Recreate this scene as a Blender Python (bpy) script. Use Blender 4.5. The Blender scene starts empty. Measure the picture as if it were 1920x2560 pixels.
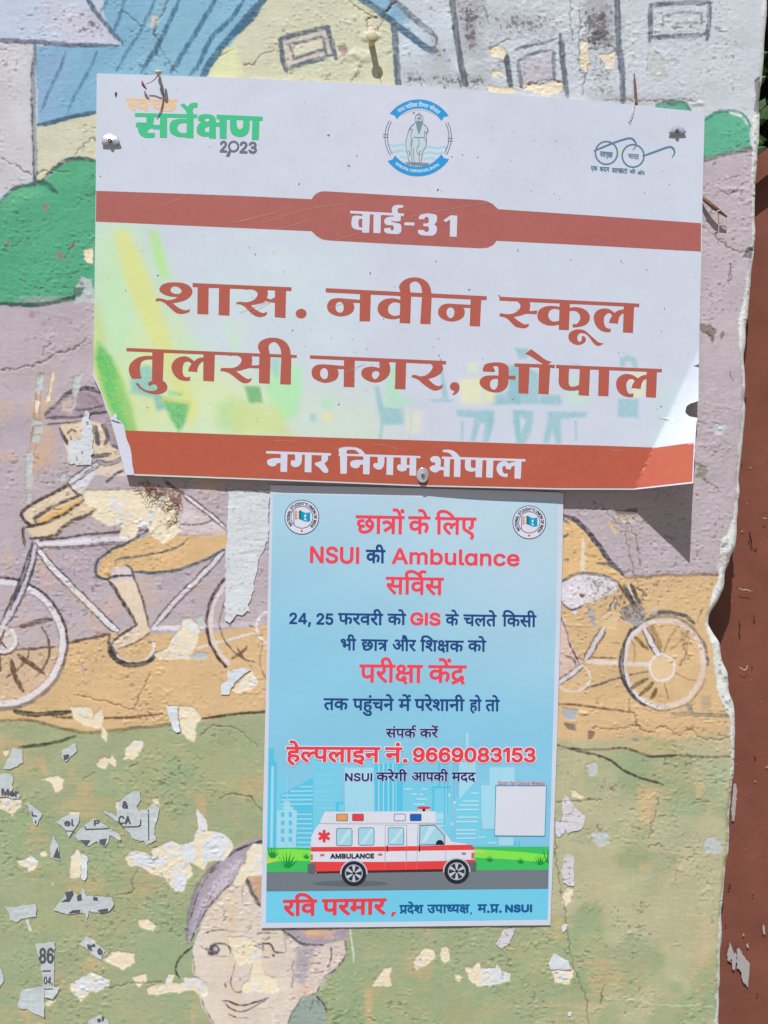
# Painted plaster wall with a municipal ward sign board, a pasted poster and torn paper, in hard midday sun.
import bpy, bmesh, math, random
import numpy as np
from mathutils import Vector, Matrix
from mathutils.geometry import tessellate_polygon

sc = bpy.context.scene
COL = sc.collection
random.seed(7)
RS = np.random.RandomState(11)

# ------------------------------------------------------------------ camera, sky, sun, exposure
PW, PH, F = 1920.0, 2560.0, 1923.0          # the photograph's frame and focal length in its pixels
DIST, HEIGHT = 0.805, 1.5
cam_d = bpy.data.cameras.new('camera')
cam_d.sensor_width = 36.0
cam_d.lens = 36.0 * F / PH
cam_d.clip_start = 0.02
cam_d.clip_end = 500.0
cam = bpy.data.objects.new('camera', cam_d)
COL.objects.link(cam)
YAW, PITCH, ROLL = math.radians(-3.4), math.radians(-1.8), math.radians(1.4)
RM = Matrix.Rotation(YAW, 3, 'Z') @ Matrix.Rotation(math.radians(90) + PITCH, 3, 'X') @ Matrix.Rotation(ROLL, 3, 'Z')
fwd = RM @ Vector((0, 0, -1))
CAM = Vector((0, 0, HEIGHT)) - fwd * DIST
cam.matrix_world = Matrix.Translation(CAM) @ RM.to_4x4()
sc.camera = cam

world = bpy.data.worlds.new('World')
sc.world = world
world.use_nodes = True
wn = world.node_tree
sky = wn.nodes.new('ShaderNodeTexSky')
sky.sky_type = 'NISHITA'
sky.sun_disc = False
SUN = Vector((0.46, 1.0, -1.95)).normalized()     # direction the sunlight travels
sky.sun_elevation = math.asin(-SUN.z)
sky.sun_rotation = math.atan2(-SUN.x, -SUN.y)
sky.air_density = 1.0
sky.dust_density = 2.5
wn.links.new(sky.outputs[0], wn.nodes['Background'].inputs[0])
wn.nodes['Background'].inputs[1].default_value = 0.038
sun_d = bpy.data.lights.new('sun', 'SUN')
sun_d.energy = 5.0
sun_d.angle = math.radians(0.53)
sun_d.color = (1.0, 0.985, 0.97)
sun = bpy.data.objects.new('sun', sun_d)
sun.rotation_euler = SUN.to_track_quat('-Z', 'Y').to_euler()
sun.location = (-2, -4, 7)
COL.objects.link(sun)
vs = sc.view_settings
vs.view_transform = 'Standard'
vs.look = 'None'
vs.gamma = 1.0
vs.use_curve_mapping = False
vs.exposure = 0.12

# ------------------------------------------------------------------ geometry helpers
RN = np.array(RM); CN = np.array(CAM)
def P(px, py, lift=0.0):
    """point of the plane `lift` metres in front of the wall seen at photo pixel (px, py); arrays allowed"""
    px = np.asarray(px, float); py = np.asarray(py, float)
    d = np.stack([(px - PW / 2) / F, -(py - PH / 2) / F, -np.ones_like(px)], -1) @ RN.T
    t = (-np.asarray(lift, float) - CN[1]) / d[..., 1]
    return CN + d * t[..., None]
def toPx(X, Z, Y=0.0):
    v = np.stack([X - CN[0], np.zeros_like(X) + Y - CN[1], Z - CN[2]], -1) @ RN
    return PW / 2 - F * v[..., 0] / v[..., 2], PH / 2 + F * v[..., 1] / v[..., 2]
CR = {'a': (0, 0, 2.37), 'b': (600, 0, 2.37), 'c': (1220, 0, 2.37), 'd': (0, 600, 2.37), 'f': (1220, 600, 2.37),
      'g': (0, 1200, 2.37), 'h': (1300, 1200, 2.676), 'i': (0, 1860, 2.37), 'j': (600, 1860, 2.37),
      'k': (1300, 1860, 2.676), 'l': (440, 2060, 3.607), 'm': (60, 900, 6.146), 'n': (0, 0, 1.0),
      'e': (940, 230, 7.9), 's': (1460, 290, 6.381), '6': (650, 1200, 2.1269), '7': (650, 1780, 2.1269),
      'p': (660, 1830, 4.608), 'q': (1020, 1830, 4.366), 't': (180, 900, 6.914), 'o': (700, 1240, 15.08)}
def V(c, s):
    a, b, k = CR[c]
    v = np.array([[float(q) for q in t.split(',')] for t in s.split()])
    return v / k + np.array([a, b])
def srgb(c):
    c = np.asarray(c, float) / 255.0
    return np.where(c <= 0.04045, c / 12.92, ((c + 0.055) / 1.055) ** 2.4)
LIGHT = np.array([1.05, 1.04, 1.025])
def alb(c):
    """base colour of a sunlit paint that photographs as sRGB c"""
    return np.clip(srgb(c) / LIGHT, 0.0, 0.86)
def obj(name, me, parent=None, mat=None, label=None, cat=None, group=None, kind=None):
    o = bpy.data.objects.new(name, me); COL.objects.link(o)
    if parent is not None: o.parent = parent
    if mat is not None:
        for m in (mat if isinstance(mat, (list, tuple)) else [mat]): me.materials.append(m)
    for k, v in (('label', label), ('category', cat), ('group', group), ('kind', kind)):
        if v: o[k] = v
    return o
def mesh(name, verts, faces, smooth=False):
    me = bpy.data.meshes.new(name)
    me.from_pydata([tuple(map(float, v)) for v in verts], [], faces)
    if smooth: me.shade_smooth()
    me.update(); return me
def grid_mesh(name, V3, mask=None, cols=None, smooth=True, quads_extra=None):
    """structured grid V3[r,c,3]; mask[r-1,c-1] keeps cells; cols[r,c,3] vertex colours"""
    R_, C_ = V3.shape[:2]
    idx = np.arange(R_ * C_).reshape(R_, C_)
    q = np.stack([idx[1:, :-1], idx[1:, 1:], idx[:-1, 1:], idx[:-1, :-1]], -1)
    q = q.reshape(-1, 4) if mask is None else q[mask]
    tn = np.cross(V3[1, 0] - V3[0, 0], V3[0, 1] - V3[0, 0])
    if tn[1] < 0: q = q[:, ::-1]
    used = np.zeros(R_ * C_, bool); used[q.ravel()] = True
    remap = np.cumsum(used) - 1
    q = remap[q]; v = V3.reshape(-1, 3)[used]
    me = bpy.data.meshes.new(name)
    me.vertices.add(len(v)); me.vertices.foreach_set('co', v.astype(np.float32).ravel())
    me.loops.add(q.size); me.loops.foreach_set('vertex_index', q.astype(np.int32).ravel())
    me.polygons.add(len(q)); me.polygons.foreach_set('loop_start', np.arange(0, q.size, 4, dtype=np.int32))
    try: me.polygons.foreach_set('loop_total', np.full(len(q), 4, np.int32))
    except Exception: pass
    me.update(calc_edges=True)
    if cols is not None:
        a = me.color_attributes.new('paint', 'FLOAT_COLOR', 'POINT')
        c4 = np.ones((len(v), 4), np.float32); c4[:, :3] = cols.reshape(-1, 3)[used]
        a.data.foreach_set('color', c4.ravel())
    if smooth: me.shade_smooth()
    return me
def catmull(p, n=8):
    p = np.asarray(p, float)
    if len(p) < 3: return p
    q = np.vstack([2 * p[0] - p[1], p, 2 * p[-1] - p[-2]]); out = []
    for i in range(1, len(q) - 2):
        for j in range(n):
            t = j / n
            out.append(0.5 * (2 * q[i] + (q[i + 1] - q[i - 1]) * t + (2 * q[i - 1] - 5 * q[i] + 4 * q[i + 1] - q[i + 2]) * t * t
                              + (3 * q[i] - q[i - 1] - 3 * q[i + 1] + q[i + 2]) * t ** 3))
    out.append(p[-1]); return np.array(out)

# ------------------------------------------------------------------ materials
def nmat(name, color=None, attr=None, rough=0.7, spec=0.3, bump=(), var=0.0, varscale=300.0, metal=0.0, coat=0.0, transl=0.0):
    m = bpy.data.materials.new(name); m.use_nodes = True
    nt = m.node_tree; N = nt.nodes; L = nt.links; b = N['Principled BSDF']
    b.inputs['Roughness'].default_value = rough
    b.inputs['Specular IOR Level'].default_value = spec
    b.inputs['Metallic'].default_value = metal
    tc = N.new('ShaderNodeTexCoord')
    if attr:
        a = N.new('ShaderNodeAttribute'); a.attribute_name = attr; src = a.outputs['Color']
    else:
        r = N.new('ShaderNodeRGB'); r.outputs[0].default_value = (*[float(x) for x in color], 1); src = r.outputs[0]
    if var > 0:
        nz = N.new('ShaderNodeTexNoise'); nz.inputs['Scale'].default_value = varscale; nz.inputs['Detail'].default_value = 4
        L.new(tc.outputs['Object'], nz.inputs['Vector'])
        mr = N.new('ShaderNodeMapRange'); mr.inputs[1].default_value = 0.25; mr.inputs[2].default_value = 0.75
        mr.inputs[3].default_value = 1 - var; mr.inputs[4].default_value = 1 + var
        L.new(nz.outputs['Fac'], mr.inputs[0])
        mx = N.new('ShaderNodeVectorMath'); mx.operation = 'SCALE'
        L.new(src, mx.inputs[0]); L.new(mr.outputs[0], mx.inputs['Scale']); src = mx.outputs[0]
    L.new(src, b.inputs['Base Color'])
    prev = None
    for scale, dist, detail in bump:
        nz = N.new('ShaderNodeTexNoise'); nz.inputs['Scale'].default_value = scale; nz.inputs['Detail'].default_value = detail
        L.new(tc.outputs['Object'], nz.inputs['Vector'])
        bp = N.new('ShaderNodeBump'); bp.inputs['Strength'].default_value = 1.0; bp.inputs['Distance'].default_value = dist
        L.new(nz.outputs['Fac'], bp.inputs['Height'])
        if prev: L.new(prev, bp.inputs['Normal'])
        prev = bp.outputs[0]
    if prev: L.new(prev, b.inputs['Normal'])
    return m
_ink = {}
def ink(c, rough=0.5, var=0.05):
    k = (tuple(c), rough)
    if k not in _ink:
        _ink[k] = nmat('printed_ink', alb(c), rough=rough, spec=0.25, var=var, varscale=900)
    return _ink[k]

# ------------------------------------------------------------------ the mural: pigment and relief, worked out on a grid over the wall
PAD, SC = 200, 0.55
CW, CH = int((PW + 2 * PAD) * SC), int((PH + 2 * PAD) * SC)
PX, PY = np.meshgrid((np.arange(CW) + .5) / SC - PAD, (np.arange(CH) + .5) / SC - PAD)
def noise(sx, sy=None, seed=0):
    """smooth value noise in 0..1 with cells of sx x sy photo pixels over the canvas"""
    sy = sy or sx
    r = np.random.RandomState(seed * 7919 + int(sx * 13 + sy * 7))
    g = r.rand(int((PH + 2 * PAD) / sy) + 3, int((PW + 2 * PAD) / sx) + 3).astype(np.float32)
    u = (PX[0] + PAD) / sx; v = (PY[:, 0] + PAD) / sy
    i = u.astype(int); f = (u - i); f = f * f * (3 - 2 * f)
    g = g[:, i] * (1 - f) + g[:, i + 1] * f
    j = v.astype(int); h = (v - j); h = (h * h * (3 - 2 * h))[:, None]
    return g[j] * (1 - h) + g[j + 1] * h
def warped(sx, sy, seed, k=.5):
    n = noise(sx, sy, seed); wx = (noise(sx * .45, sy * .45, seed + 1) - .5) * sx * k * 2 * SC; wy = (noise(sx * .45, sy * .45, seed + 2) - .5) * sy * k * 2 * SC
    jj, ii = np.indices(n.shape)
    return n[np.clip(jj + wy, 0, CH - 1).astype(int), np.clip(ii + wx, 0, CW - 1).astype(int)]
N4, N8, N16, N32, N64, N160 = (noise(s, seed=k) for k, s in enumerate((4, 8, 16, 32, 64, 160)))
N6b, N24b, N90b, N3 = noise(6, seed=21), noise(24, seed=22), noise(90, seed=23), noise(2.6, seed=24)
SH_, SV_, SD_ = noise(60, 3.2, 31), noise(3.2, 60, 32), noise(26, 5, 33)
FR = 0.5 * N32 + 0.28 * N16 + 0.15 * N8 + 0.07 * N4      # ragged edge noise
FR2 = 0.34 * N24b + 0.30 * N8 + 0.24 * N6b + 0.12 * N3
paint = np.empty((CH, CW, 3), np.float32)
relief = np.zeros((CH, CW), np.float32)
def box(p, m):
    x0, y0 = p.min(0) - m; x1, y1 = p.max(0) + m
    a, b = int(max(0, (x0 + PAD) * SC)), int(min(CW, (x1 + PAD) * SC + 2))
    c, d = int(max(0, (y0 + PAD) * SC)), int(min(CH, (y1 + PAD) * SC + 2))
    return slice(c, d), slice(a, b)
def sd(p, X, Y):
    D = np.full(X.shape, 1e9, np.float32); W = np.zeros(X.shape, bool)
    for (x0, y0), (x1, y1) in zip(p, np.roll(p, -1, 0)):
        dx, dy = x1 - x0, y1 - y0; l = dx * dx + dy * dy
        if l < 1e-9: continue
        t = np.clip(((X - x0) * dx + (Y - y0) * dy) / l, 0, 1)
        np.minimum(D, (X - x0 - t * dx) ** 2 + (Y - y0 - t * dy) ** 2, out=D)
        if y0 != y1: W ^= (Y >= min(y0, y1)) & (Y < max(y0, y1)) & (X < x0 + (Y - y0) * dx / dy)
    D = np.sqrt(D); return np.where(W, -D, D)
def put(sl, al, c):
    c = alb(c).astype(np.float32); paint[sl] = paint[sl] * (1 - al[..., None]) + c * al[..., None]
def fill(c, s, col, a=1.0, soft=1.5, warp=3.0, rag=0.0, streak=0.0, dz=0.0, nz=None):
    p = V(c, s) if isinstance(s, str) else s
    sl = box(p, 12 + rag + soft); X, Y = PX[sl], PY[sl]
    if not X.size: return
    d = sd(p, X + (N16[sl] - .5) * warp * 2, Y + (N24b[sl] - .5) * warp * 2)
    if rag: d = d + ((FR if nz is None else nz)[sl] - .5) * 2 * rag
    m = np.clip(.5 - d / soft, 0, 1) * a
    if streak: m = m * (1 - streak * np.clip((SH_[sl] - .45) * 3, 0, 1))
    put(sl, m, col)
    if dz: relief[sl] += dz * np.clip(.5 - d / 1.5, 0, 1)
    return sl, d
def stroke(c, s, w, col, a=1.0, dry=0.25, taper=True, soft=1.6, dz=0.00002, n=8):
    p = V(c, s) if isinstance(s, str) else s
    k = CR[c][2]; w = w / k / 2 * (1.18 if sum(col) < 420 else 1.05)
    p = catmull(p, n); sl = box(p, w + 6); X, Y = PX[sl], PY[sl]
    if not X.size: return
    X = X + (N16[sl] - .5) * 3; Y = Y + (N24b[sl] - .5) * 3
    D = np.full(X.shape, 1e9, np.float32); M = len(p) - 1
    for i in range(M):
        x0, y0 = p[i]; dx, dy = p[i + 1] - p[i]; l = dx * dx + dy * dy
        if l < 1e-9: continue
        t = np.clip(((X - x0) * dx + (Y - y0) * dy) / l, 0, 1)
        ww = w
        if taper:
            u = (i + t) / M; ww = w * (0.55 + 0.45 * np.minimum(1, np.minimum(u, 1 - u) * 7))
        np.minimum(D, np.hypot(X - x0 - t * dx, Y - y0 - t * dy) - ww, out=D)
    D = D + (N6b[sl] - .5) * min(2.2, w * .8)
    m = np.clip(.5 - D / soft, 0, 1); a = min(1, a * 1.1)
    if sum(col) < 480: col = tuple(q * .86 for q in col)
    dxy = np.abs(p[-1] - p[0]); g = SV_ if dxy[1] > dxy[0] * 1.3 else SH_
    m = m * a * (1 - dry * np.clip((g[sl] * .6 + N6b[sl] * .4 - .42) * 5, 0, 1))
    put(sl, m, col)
    if dz: relief[sl] += dz * m
DK, SL, WH, MV = (84, 74, 80), (106, 124, 142), (224, 224, 230), (166, 154, 162)
BR = (140, 108, 84)
def many(fn, c, text, *a, **k):
    for s in text.strip().split('\n'):
        fn(c, s.strip(), *a, **k)
def outlined(c, s, w, inner, edge=DK, ew=7, **k):
    stroke(c, s, w + ew, edge, dry=.35, a=.85); stroke(c, s, w - ew * .6, inner, dry=.15, **k)

# ---- grounds of colour, from the top of the wall down
paint[:] = alb((198, 205, 213))
lil = (185, 174, 180)
fill('n', '-220,600 200,760 262,752 300,740 1500,420 1541,402 1640,384 1880,372 2300,360 2300,1500 -220,1900', lil, warp=4)
fill('a', '-520,-520 490,-520 725,262 0,242 -520,236', (190, 201, 221), warp=2)
fill('a', '300,-10 520,60 700,240 420,230 250,120', (206, 198, 210), a=.6, soft=60)
fill('a', '-520,240 205,265 205,1090 100,1110 -520,1330', (199, 198, 203), warp=3)
fill('a', '40,300 180,300 180,900 60,700', (206, 208, 214), a=.6, soft=25, streak=.6)
fill('a', '490,-520 1900,-520 1560,20 1230,445 1250,700 570,690 225,750 215,270 725,265 640,160', (131, 177, 205), warp=3)
fill('a', '215,300 420,300 330,700 215,740', (150, 172, 208), a=.45, soft=50)
fill('a', '900,0 1500,0 1250,430 800,430', (141, 188, 206), a=.5, soft=60)
fill('n', '662,-200 860,-200 912,-12 975,60 985,120 992,260 505,240 520,185 560,140 640,20', (207, 208, 183), warp=2)
fill('a', '1230,440 1290,300 1400,270 1440,440 1300,470', (218, 222, 180), a=1, soft=6)
fill('a', '222,750 400,715 620,668 620,960 440,945 330,1000 245,1075 215,1080', (207, 205, 182), warp=2)
fill('b', '700,-200 900,-200 900,-20 1170,235 1140,305 900,140 730,-10', (139, 181, 206), warp=2)
fill('b', '905,150 1260,40 1330,500 940,520', (200, 211, 220), a=.8, soft=20)
green = (86, 167, 131)
fill('n', '-220,560 -10,515 35,475 85,452 108,458 145,420 190,398 262,402 300,420 300,740 236,742 150,760 0,762 -220,755', green, warp=3)
fill('a', '20,1180 120,1110 230,1100 260,1150 140,1190 40,1260', (120, 192, 146), a=.6, soft=25, streak=.7)
fill('a', '250,1080 420,960 560,970 520,1060 360,1100', (98, 182, 136), a=.6, soft=30, streak=.5)
fill('c', '985,640 1050,595 1130,592 1185,615 1215,660 1200,760 985,760', (96, 168, 142), warp=2)
fill('c', '1270,700 1350,660 1450,650 1530,690 1560,745 1550,800 1565,880 1400,920 1270,950', (98, 176, 146), warp=2, rag=3)
fill('c', '1300,940 1560,885 1560,2200 1250,2200', (190, 180, 187), a=.6, soft=20)
for (x, y, w_) in ((50, 1440, 26), (350, 1515, 34), (275, 1230, 34), (435, 1450, 18), (185, 1860, 36)):
    fill('a', V('n', '0,0') + np.array([[x + w_ * .6 * math.cos(t), y + w_ * .7 * math.sin(t)] for t in np.linspace(0, 6, 7)]) / 2.37, (165, 112, 128), rag=3, soft=4, a=.85)
# sand band and the green field below it
sand = (213, 182, 139)
fill('n', '-220,1625 0,1624 145,1616 168,1607 274,1582 480,1585 690,1560 1410,1440 1560,1441 1794,1436 1900,1440 2300,1440 2300,1960 -220,1960', sand, warp=3)
fill('n', '1410,1290 1450,1312 1495,1370 1540,1425 1565,1450 1470,1500 1380,1500 1390,1280', (222, 187, 136), warp=2)
grn = (163, 171, 134)
fill('n', '-220,1800 0,1802 85,1803 220,1829 464,1808 660,1776 1390,1858 1560,1874 1622,1893 1670,1888 1830,1891 2300,1890 2300,2800 -220,2800', grn, warp=4, soft=8)
gm = (PY > 1800)
def tint(col, m, a):
    m = np.clip(m, 0, 1)[..., None] * a; paint[:] = paint * (1 - m) + alb(col).astype(np.float32) * m
low = np.clip((PY - 1835 - (N90b - .5) * 40) / 14, 0, 1)
W1, W2, W3, W4 = warped(160, 120, 41), warped(90, 70, 44), warped(70, 110, 47), warped(150, 60, 50)
tint((146, 170, 130), low * np.clip((W1 * .7 + W2 * .3 - .45) * 4, 0, 1) * (.6 + .4 * SD_), .6)
tint((190, 176, 132), low * np.clip((W2 * .7 + N24b * .3 - .55) * 5, 0, 1), .35)
tint((203, 174, 132), low * np.clip((W3 * .75 + SH_ * .25 - .66) * 7, 0, 1), .5)
tint((140, 168, 132), low * np.clip((W4 * .7 + SH_ * .3 - .6) * 5, 0, 1), .45)
tint((190, 184, 151), low * (PX > 1340) * np.clip((warped(120, 90, 53) - .25) * 2.5, 0, 1), .7)
up = 1 - low
tint((180, 166, 180), up * (PY > 740) * (PY < 1580) * np.clip((N160 - .55) * 4, 0, 1) * (PX < 560), .45)
tint((203, 174, 156), up * (PY > 1000) * (PY < 1600) * (PX < 560) * np.clip((N64 * .6 + N32 * .4 - .6) * 6, 0, 1), .5)
tint((228, 192, 146), (PY > 1600) * (PY < 1800) * np.clip((N90b - .5) * 3, 0, 1), .35)
fill('m', '250,1100 430,1100 460,1560 160,1680 140,1500', (214, 174, 128), a=.65, soft=40, streak=.5)
fill('i', '40,520 150,500 330,520 300,560 90,570', (198, 178, 128), a=.0, soft=30)
fill('i', '1160,330 1210,310 1230,420 1180,480', (214, 174, 128), a=.5, soft=10)
fill('i', '210,70 260,70 290,190 240,170', (214, 174, 128), a=.5, soft=10)
fill('j', '620,1160 700,1180 700,1659 560,1659', (150, 172, 134), a=.6, soft=40)
fill('j', '740,1460 790,1440 780,1659 750,1659', (212, 176, 130), a=.6, soft=12)
fill('k', '780,300 980,290 900,350 870,540 800,560', (212, 182, 136), a=.5, soft=12)
fill('k', '1170,260 1230,260 1220,350 1180,370', (212, 182, 136), a=.5, soft=8)
fill('k', '790,800 870,790 870,850 800,850', (212, 182, 136), a=.5, soft=14)
fill('k', '1190,1160 1300,1140 1290,1420 1200,1480', (206, 184, 146), a=.45, soft=20)
fill('k', '1270,110 1400,110 1390,320 1260,300', (160, 180, 146), a=.5, soft=20)
fill('k', '920,480 1170,380 1180,620 980,700', (166, 178, 146), a=.4, soft=30)

# ---- the painted houses
SLh = (108, 128, 146)
many(stroke, 'a', '''490,-60 560,60 640,160 725,258''', 24, SLh)
many(stroke, 'a', '''-60,238 200,248 400,265 700,272''', 24, (104, 112, 134))
many(stroke, 'a', '''208,265 195,560 206,900 206,1095''', 25, (112, 118, 128), dry=.5)
many(stroke, 'a', '''640,-20 600,70
750,-20 680,180
920,-10 850,150 765,290 690,420
390,300 350,420 300,520 245,660
575,310 520,430 445,560 400,670''', 17, (94, 146, 176), a=.8, dry=.4)
many(stroke, 'a', '''1065,-10 950,240 840,430
1290,-20 1130,240 1010,430
1450,-10 1370,110 1250,230 1180,380 1125,445''', 24, (88, 138, 170), a=.9, dry=.3)
many(stroke, 'a', '''1590,-40 1450,120 1330,260 1240,380 1205,445''', 34, (84, 128, 158), taper=False)
stroke('a', '225,745 340,715 440,690 590,664', 24, (88, 118, 140))
stroke('b', '150,-20 70,100 -10,185', 34, (84, 128, 158), taper=False)
many(stroke, 'a', '''250,1072 330,990 440,940 580,952''', 22, (86, 116, 112), dry=.45)
many(stroke, 'a', '''-20,1215 80,1120 200,1088''', 18, (88, 118, 116), dry=.45)
stroke('a', '215,1080 280,1090 335,1140', 26, (74, 128, 106), dry=.4)
stroke('d', '-40,378 150,383 300,375 445,335 470,310', 22, (74, 104, 98), dry=.3)
fill('d', '440,290 480,220 550,235 550,330 480,350 450,370', (190, 198, 200), rag=7, soft=3, a=.9)
fill('d', '430,285 500,280 470,330 440,345', (60, 96, 84), rag=6, soft=3, a=.8)
stroke('b', '715,-10 850,85 1000,205 1110,290 1150,300', 36, (92, 128, 154), taper=False)
stroke('b', '880,-20 1000,80 1160,215', 34, (146, 152, 168), dry=.5)
stroke('b', '1165,215 1160,265 1130,300', 14, (120, 130, 150))
stroke('b', '912,140 925,300 940,520', 32, (116, 132, 146), taper=False)
stroke('b', '1258,-20 1275,150 1300,320 1335,495', 32, (98, 106, 118), taper=False)
fill('b', '235,225 525,155 550,320 275,415', (207, 196, 190), a=.8, soft=3)
many(stroke, 'b', '''232,235 360,195 525,158
515,155 545,260 568,350
240,220 250,330 278,425
270,412 400,370 548,325''', 25, (120, 134, 146), dry=.4)
fill('b', '312,280 482,235 500,295 325,345', (216, 214, 190), soft=3)
many(stroke, 'b', '''280,262 400,240 485,212
490,220 500,270 510,320
298,265 312,310 318,352
315,352 420,315 505,288''', 18, (138, 146, 152), dry=.45)
stroke('c', '765,-20 775,250 795,440 800,600', 30, (114, 126, 142), taper=False)
many(stroke, 'c', '''960,30 1130,18 1325,12
1308,14 1310,120 1298,232
962,28 962,140 955,245
960,222 1120,215 1300,200''', 25, (118, 132, 148), dry=.4)
many(stroke, 'c', '''1030,92 1150,70 1275,76
1035,95 1040,140 1035,160
1110,140 1260,135
1262,75 1265,140
1095,150 1110,170 1125,140''', 14, (128, 130, 144), a=.75, dry=.5)
stroke('c', '430,205 448,400 470,575', 28, (118, 132, 146), dry=.35)
stroke('c', '110,325 135,520', 30, (100, 112, 124))
many(stroke, 'c', '''160,298 270,268 410,230
180,362 300,305 375,300''', 20, (132, 140, 154), dry=.4)
fill('c', '190,370 380,310 400,470 200,510', (196, 192, 206), a=.8, soft=4)
many(stroke, 'c', '''180,365 195,515
388,300 392,470''', 24, (146, 148, 166), dry=.35)
stroke('c', '1000,620 1090,598 1160,605 1205,655', 18, (106, 148, 140), dry=.4)
stroke('c', '1285,715 1350,668 1450,655 1520,690 1555,750', 18, (92, 150, 136), dry=.4)
stroke('c', '1265,950 1400,915 1480,895 1565,880', 24, (132, 130, 134), dry=.5, taper=False)
stroke('c', '1430,660 1500,690 1540,740', 16, (210, 220, 216), dry=.6)

# ---- the cyclist on the left
fill('g', '200,360 760,325 760,375 500,395 240,412', (212, 204, 216), soft=3)
stroke('g', '235,362 500,325 700,306 880,298', 12, DK)
stroke('g', '235,402 400,400 600,382 760,372', 18, (130, 112, 112), dry=.4)
stroke('g', '220,386 500,360 770,345', 14, WH)
outlined('g', '205,390 350,560 520,730 640,850 700,890', 34, WH, ew=9)
fill('g', '430,640 560,760 560,800 400,640', (222, 186, 146), a=.5, soft=20)
outlined('g', '1350,400 1200,560 1020,740 905,875', 28, (220, 214, 220), ew=10)
stroke('g', '905,880 1080,875 1230,868', 26, WH)
stroke('g', '1160,1000 1300,960 1510,905', 12, WH)
stroke('g', '1240,865 1560,848', 26, (214, 200, 206), a=.7)
t_ = np.linspace(0, 2 * math.pi, 40)
def ell(c, x, y, rx, ry, a0=0, a1=360, n=30):
    t = np.radians(np.linspace(a0, a1, n)); q = np.stack([x + rx * np.cos(t), y + ry * np.sin(t)], 1)
    a, b, k = CR[c]; return q / k + np.array([a, b])
fill('g', ell('g', 0, 965, 385, 375), (196, 182, 188), a=.25, soft=20)
many(stroke, 'g', '''120,870 200,850 310,822''', 26, (124, 108, 104), dry=.4)
many(stroke, 'g', '''250,870 290,960 285,1060 250,1125 215,1160
170,985 165,1050 100,1130 40,1165
100,1003 220,998 345,985''', 12, (120, 100, 92), dry=.3)
many(stroke, 'g', '''105,1035 180,1090 268,1150
65,1065 90,1160 138,1250
-5,1040 0,1130''', 24, (120, 98, 76), dry=.3)
stroke('g', ell('g', 0, 965, 374, 362, -100, 100), 34, (224, 220, 226), taper=False, n=3)
stroke('g', ell('g', 0, 965, 398, 385, -100, 20), 15, DK, taper=False, n=3)
stroke('g', ell('g', 0, 968, 398, 390, 20, 100), 20, (150, 138, 130), taper=False, n=3, a=.8)
stroke('g', ell('g', 0, 965, 350, 338, -60, 60), 5, (150, 140, 146), taper=False, n=3, a=.7)
outlined('g', '205,395 165,540 90,730 20,860', 44, (206, 198, 210), ew=14)
stroke('g', '190,365 165,520 60,770', 14, (84, 84, 96))
fill('g', ell('g', 18, 945, 78, 78), (206, 194, 186), soft=3)
stroke('g', ell('g', 18, 945, 74, 74), 14, WH, taper=False, n=3)
stroke('g', ell('g', 12, 950, 44, 40, 0, 330), 8, WH, n=3)
many(stroke, 'g', '''-20,900 10,960 40,1000
30,890 10,940 -10,1000''', 9, (120, 104, 100), dry=.3)
stroke('g', ell('g', 18, 945, 92, 90, 10, 200), 8, DK, n=3)
stroke('g', ell('g', 1570, 845, 345, 350, 132, 235), 16, DK, taper=False, n=3)
stroke('g', ell('g', 1570, 845, 322, 325, 132, 232), 22, (222, 208, 206), taper=False, n=3)
stroke('g', '1330,720 1298,850 1340,960 1430,1050 1515,1082', 9, (128, 112, 104), dry=.4)
stroke('g', '1375,1060 1420,1030 1465,985', 16, (132, 104, 74))
stroke('g', '1405,990 1450,1060', 10, (132, 104, 74))
stroke('g', '1560,960 1540,1090 1590,1200', 8, (150, 130, 120), a=.7)
stroke('g', ell('g', 1590, 870, 68, 90, 80, 280), 14, WH, n=3)
stroke('g', ell('g', 790, 985, 122, 100, -20, 200), 14, WH, n=3, taper=False)
stroke('g', ell('g', 790, 985, 142, 112, 20, 190), 26, (78, 72, 76), n=3)
stroke('g', '405,968 500,946 655,908', 15, (104, 88, 78))
skin = (224, 206, 184); orange = (217, 183, 136)
fill('g', '650,590 790,585 860,750 885,880 820,885 720,720', skin, soft=3)
fill('g', '600,470 700,390 880,330 970,325 1340,308 1350,395 1180,480 1000,540 790,545 640,592 575,560', orange, soft=3)
many(stroke, 'g', '''890,292 760,370 660,415 570,490 580,570 645,592
790,545 960,547 1150,500 1345,410''', 15, (92, 104, 116), dry=.3)
many(stroke, 'g', '''970,325 1150,325 1250,322
1110,345 1050,400 850,450 700,470 680,530''', 11, (130, 132, 128), dry=.5)
fill('g', '680,515 760,500 800,585 660,585', (212, 208, 214), soft=3, a=.8)
stroke('g', '620,592 700,568 795,565', 12, DK); stroke('g', '740,495 780,530 800,590', 12, (110, 120, 130))
stroke('g', '640,590 710,690 815,862', 19, (88, 76, 74)); stroke('g', '800,590 850,720 885,875', 11, (104, 92, 90))
fill('g', '830,850 890,890 780,970 690,1005 648,965 720,890', skin, soft=3)
stroke('g', '815,855 700,930 650,990', 15, (96, 90, 92)); stroke('g', '890,900 800,965 690,1000', 9, (120, 106, 100))
stroke('g', '650,915 640,970', 14, (84, 78, 80)); stroke('g', '660,990 680,1040', 24, (70, 66, 70))
fill('g', '135,190 270,90 400,40 500,100 400,170 215,245 180,275', (222, 204, 180), soft=3)
fill('g', '155,285 300,240 500,120 585,175 420,260 320,325 200,350', (220, 200, 170), soft=3)
fill('g', '210,235 300,190 480,110 490,130 330,220 240,260', (222, 180, 110), soft=4, a=.9)
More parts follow.
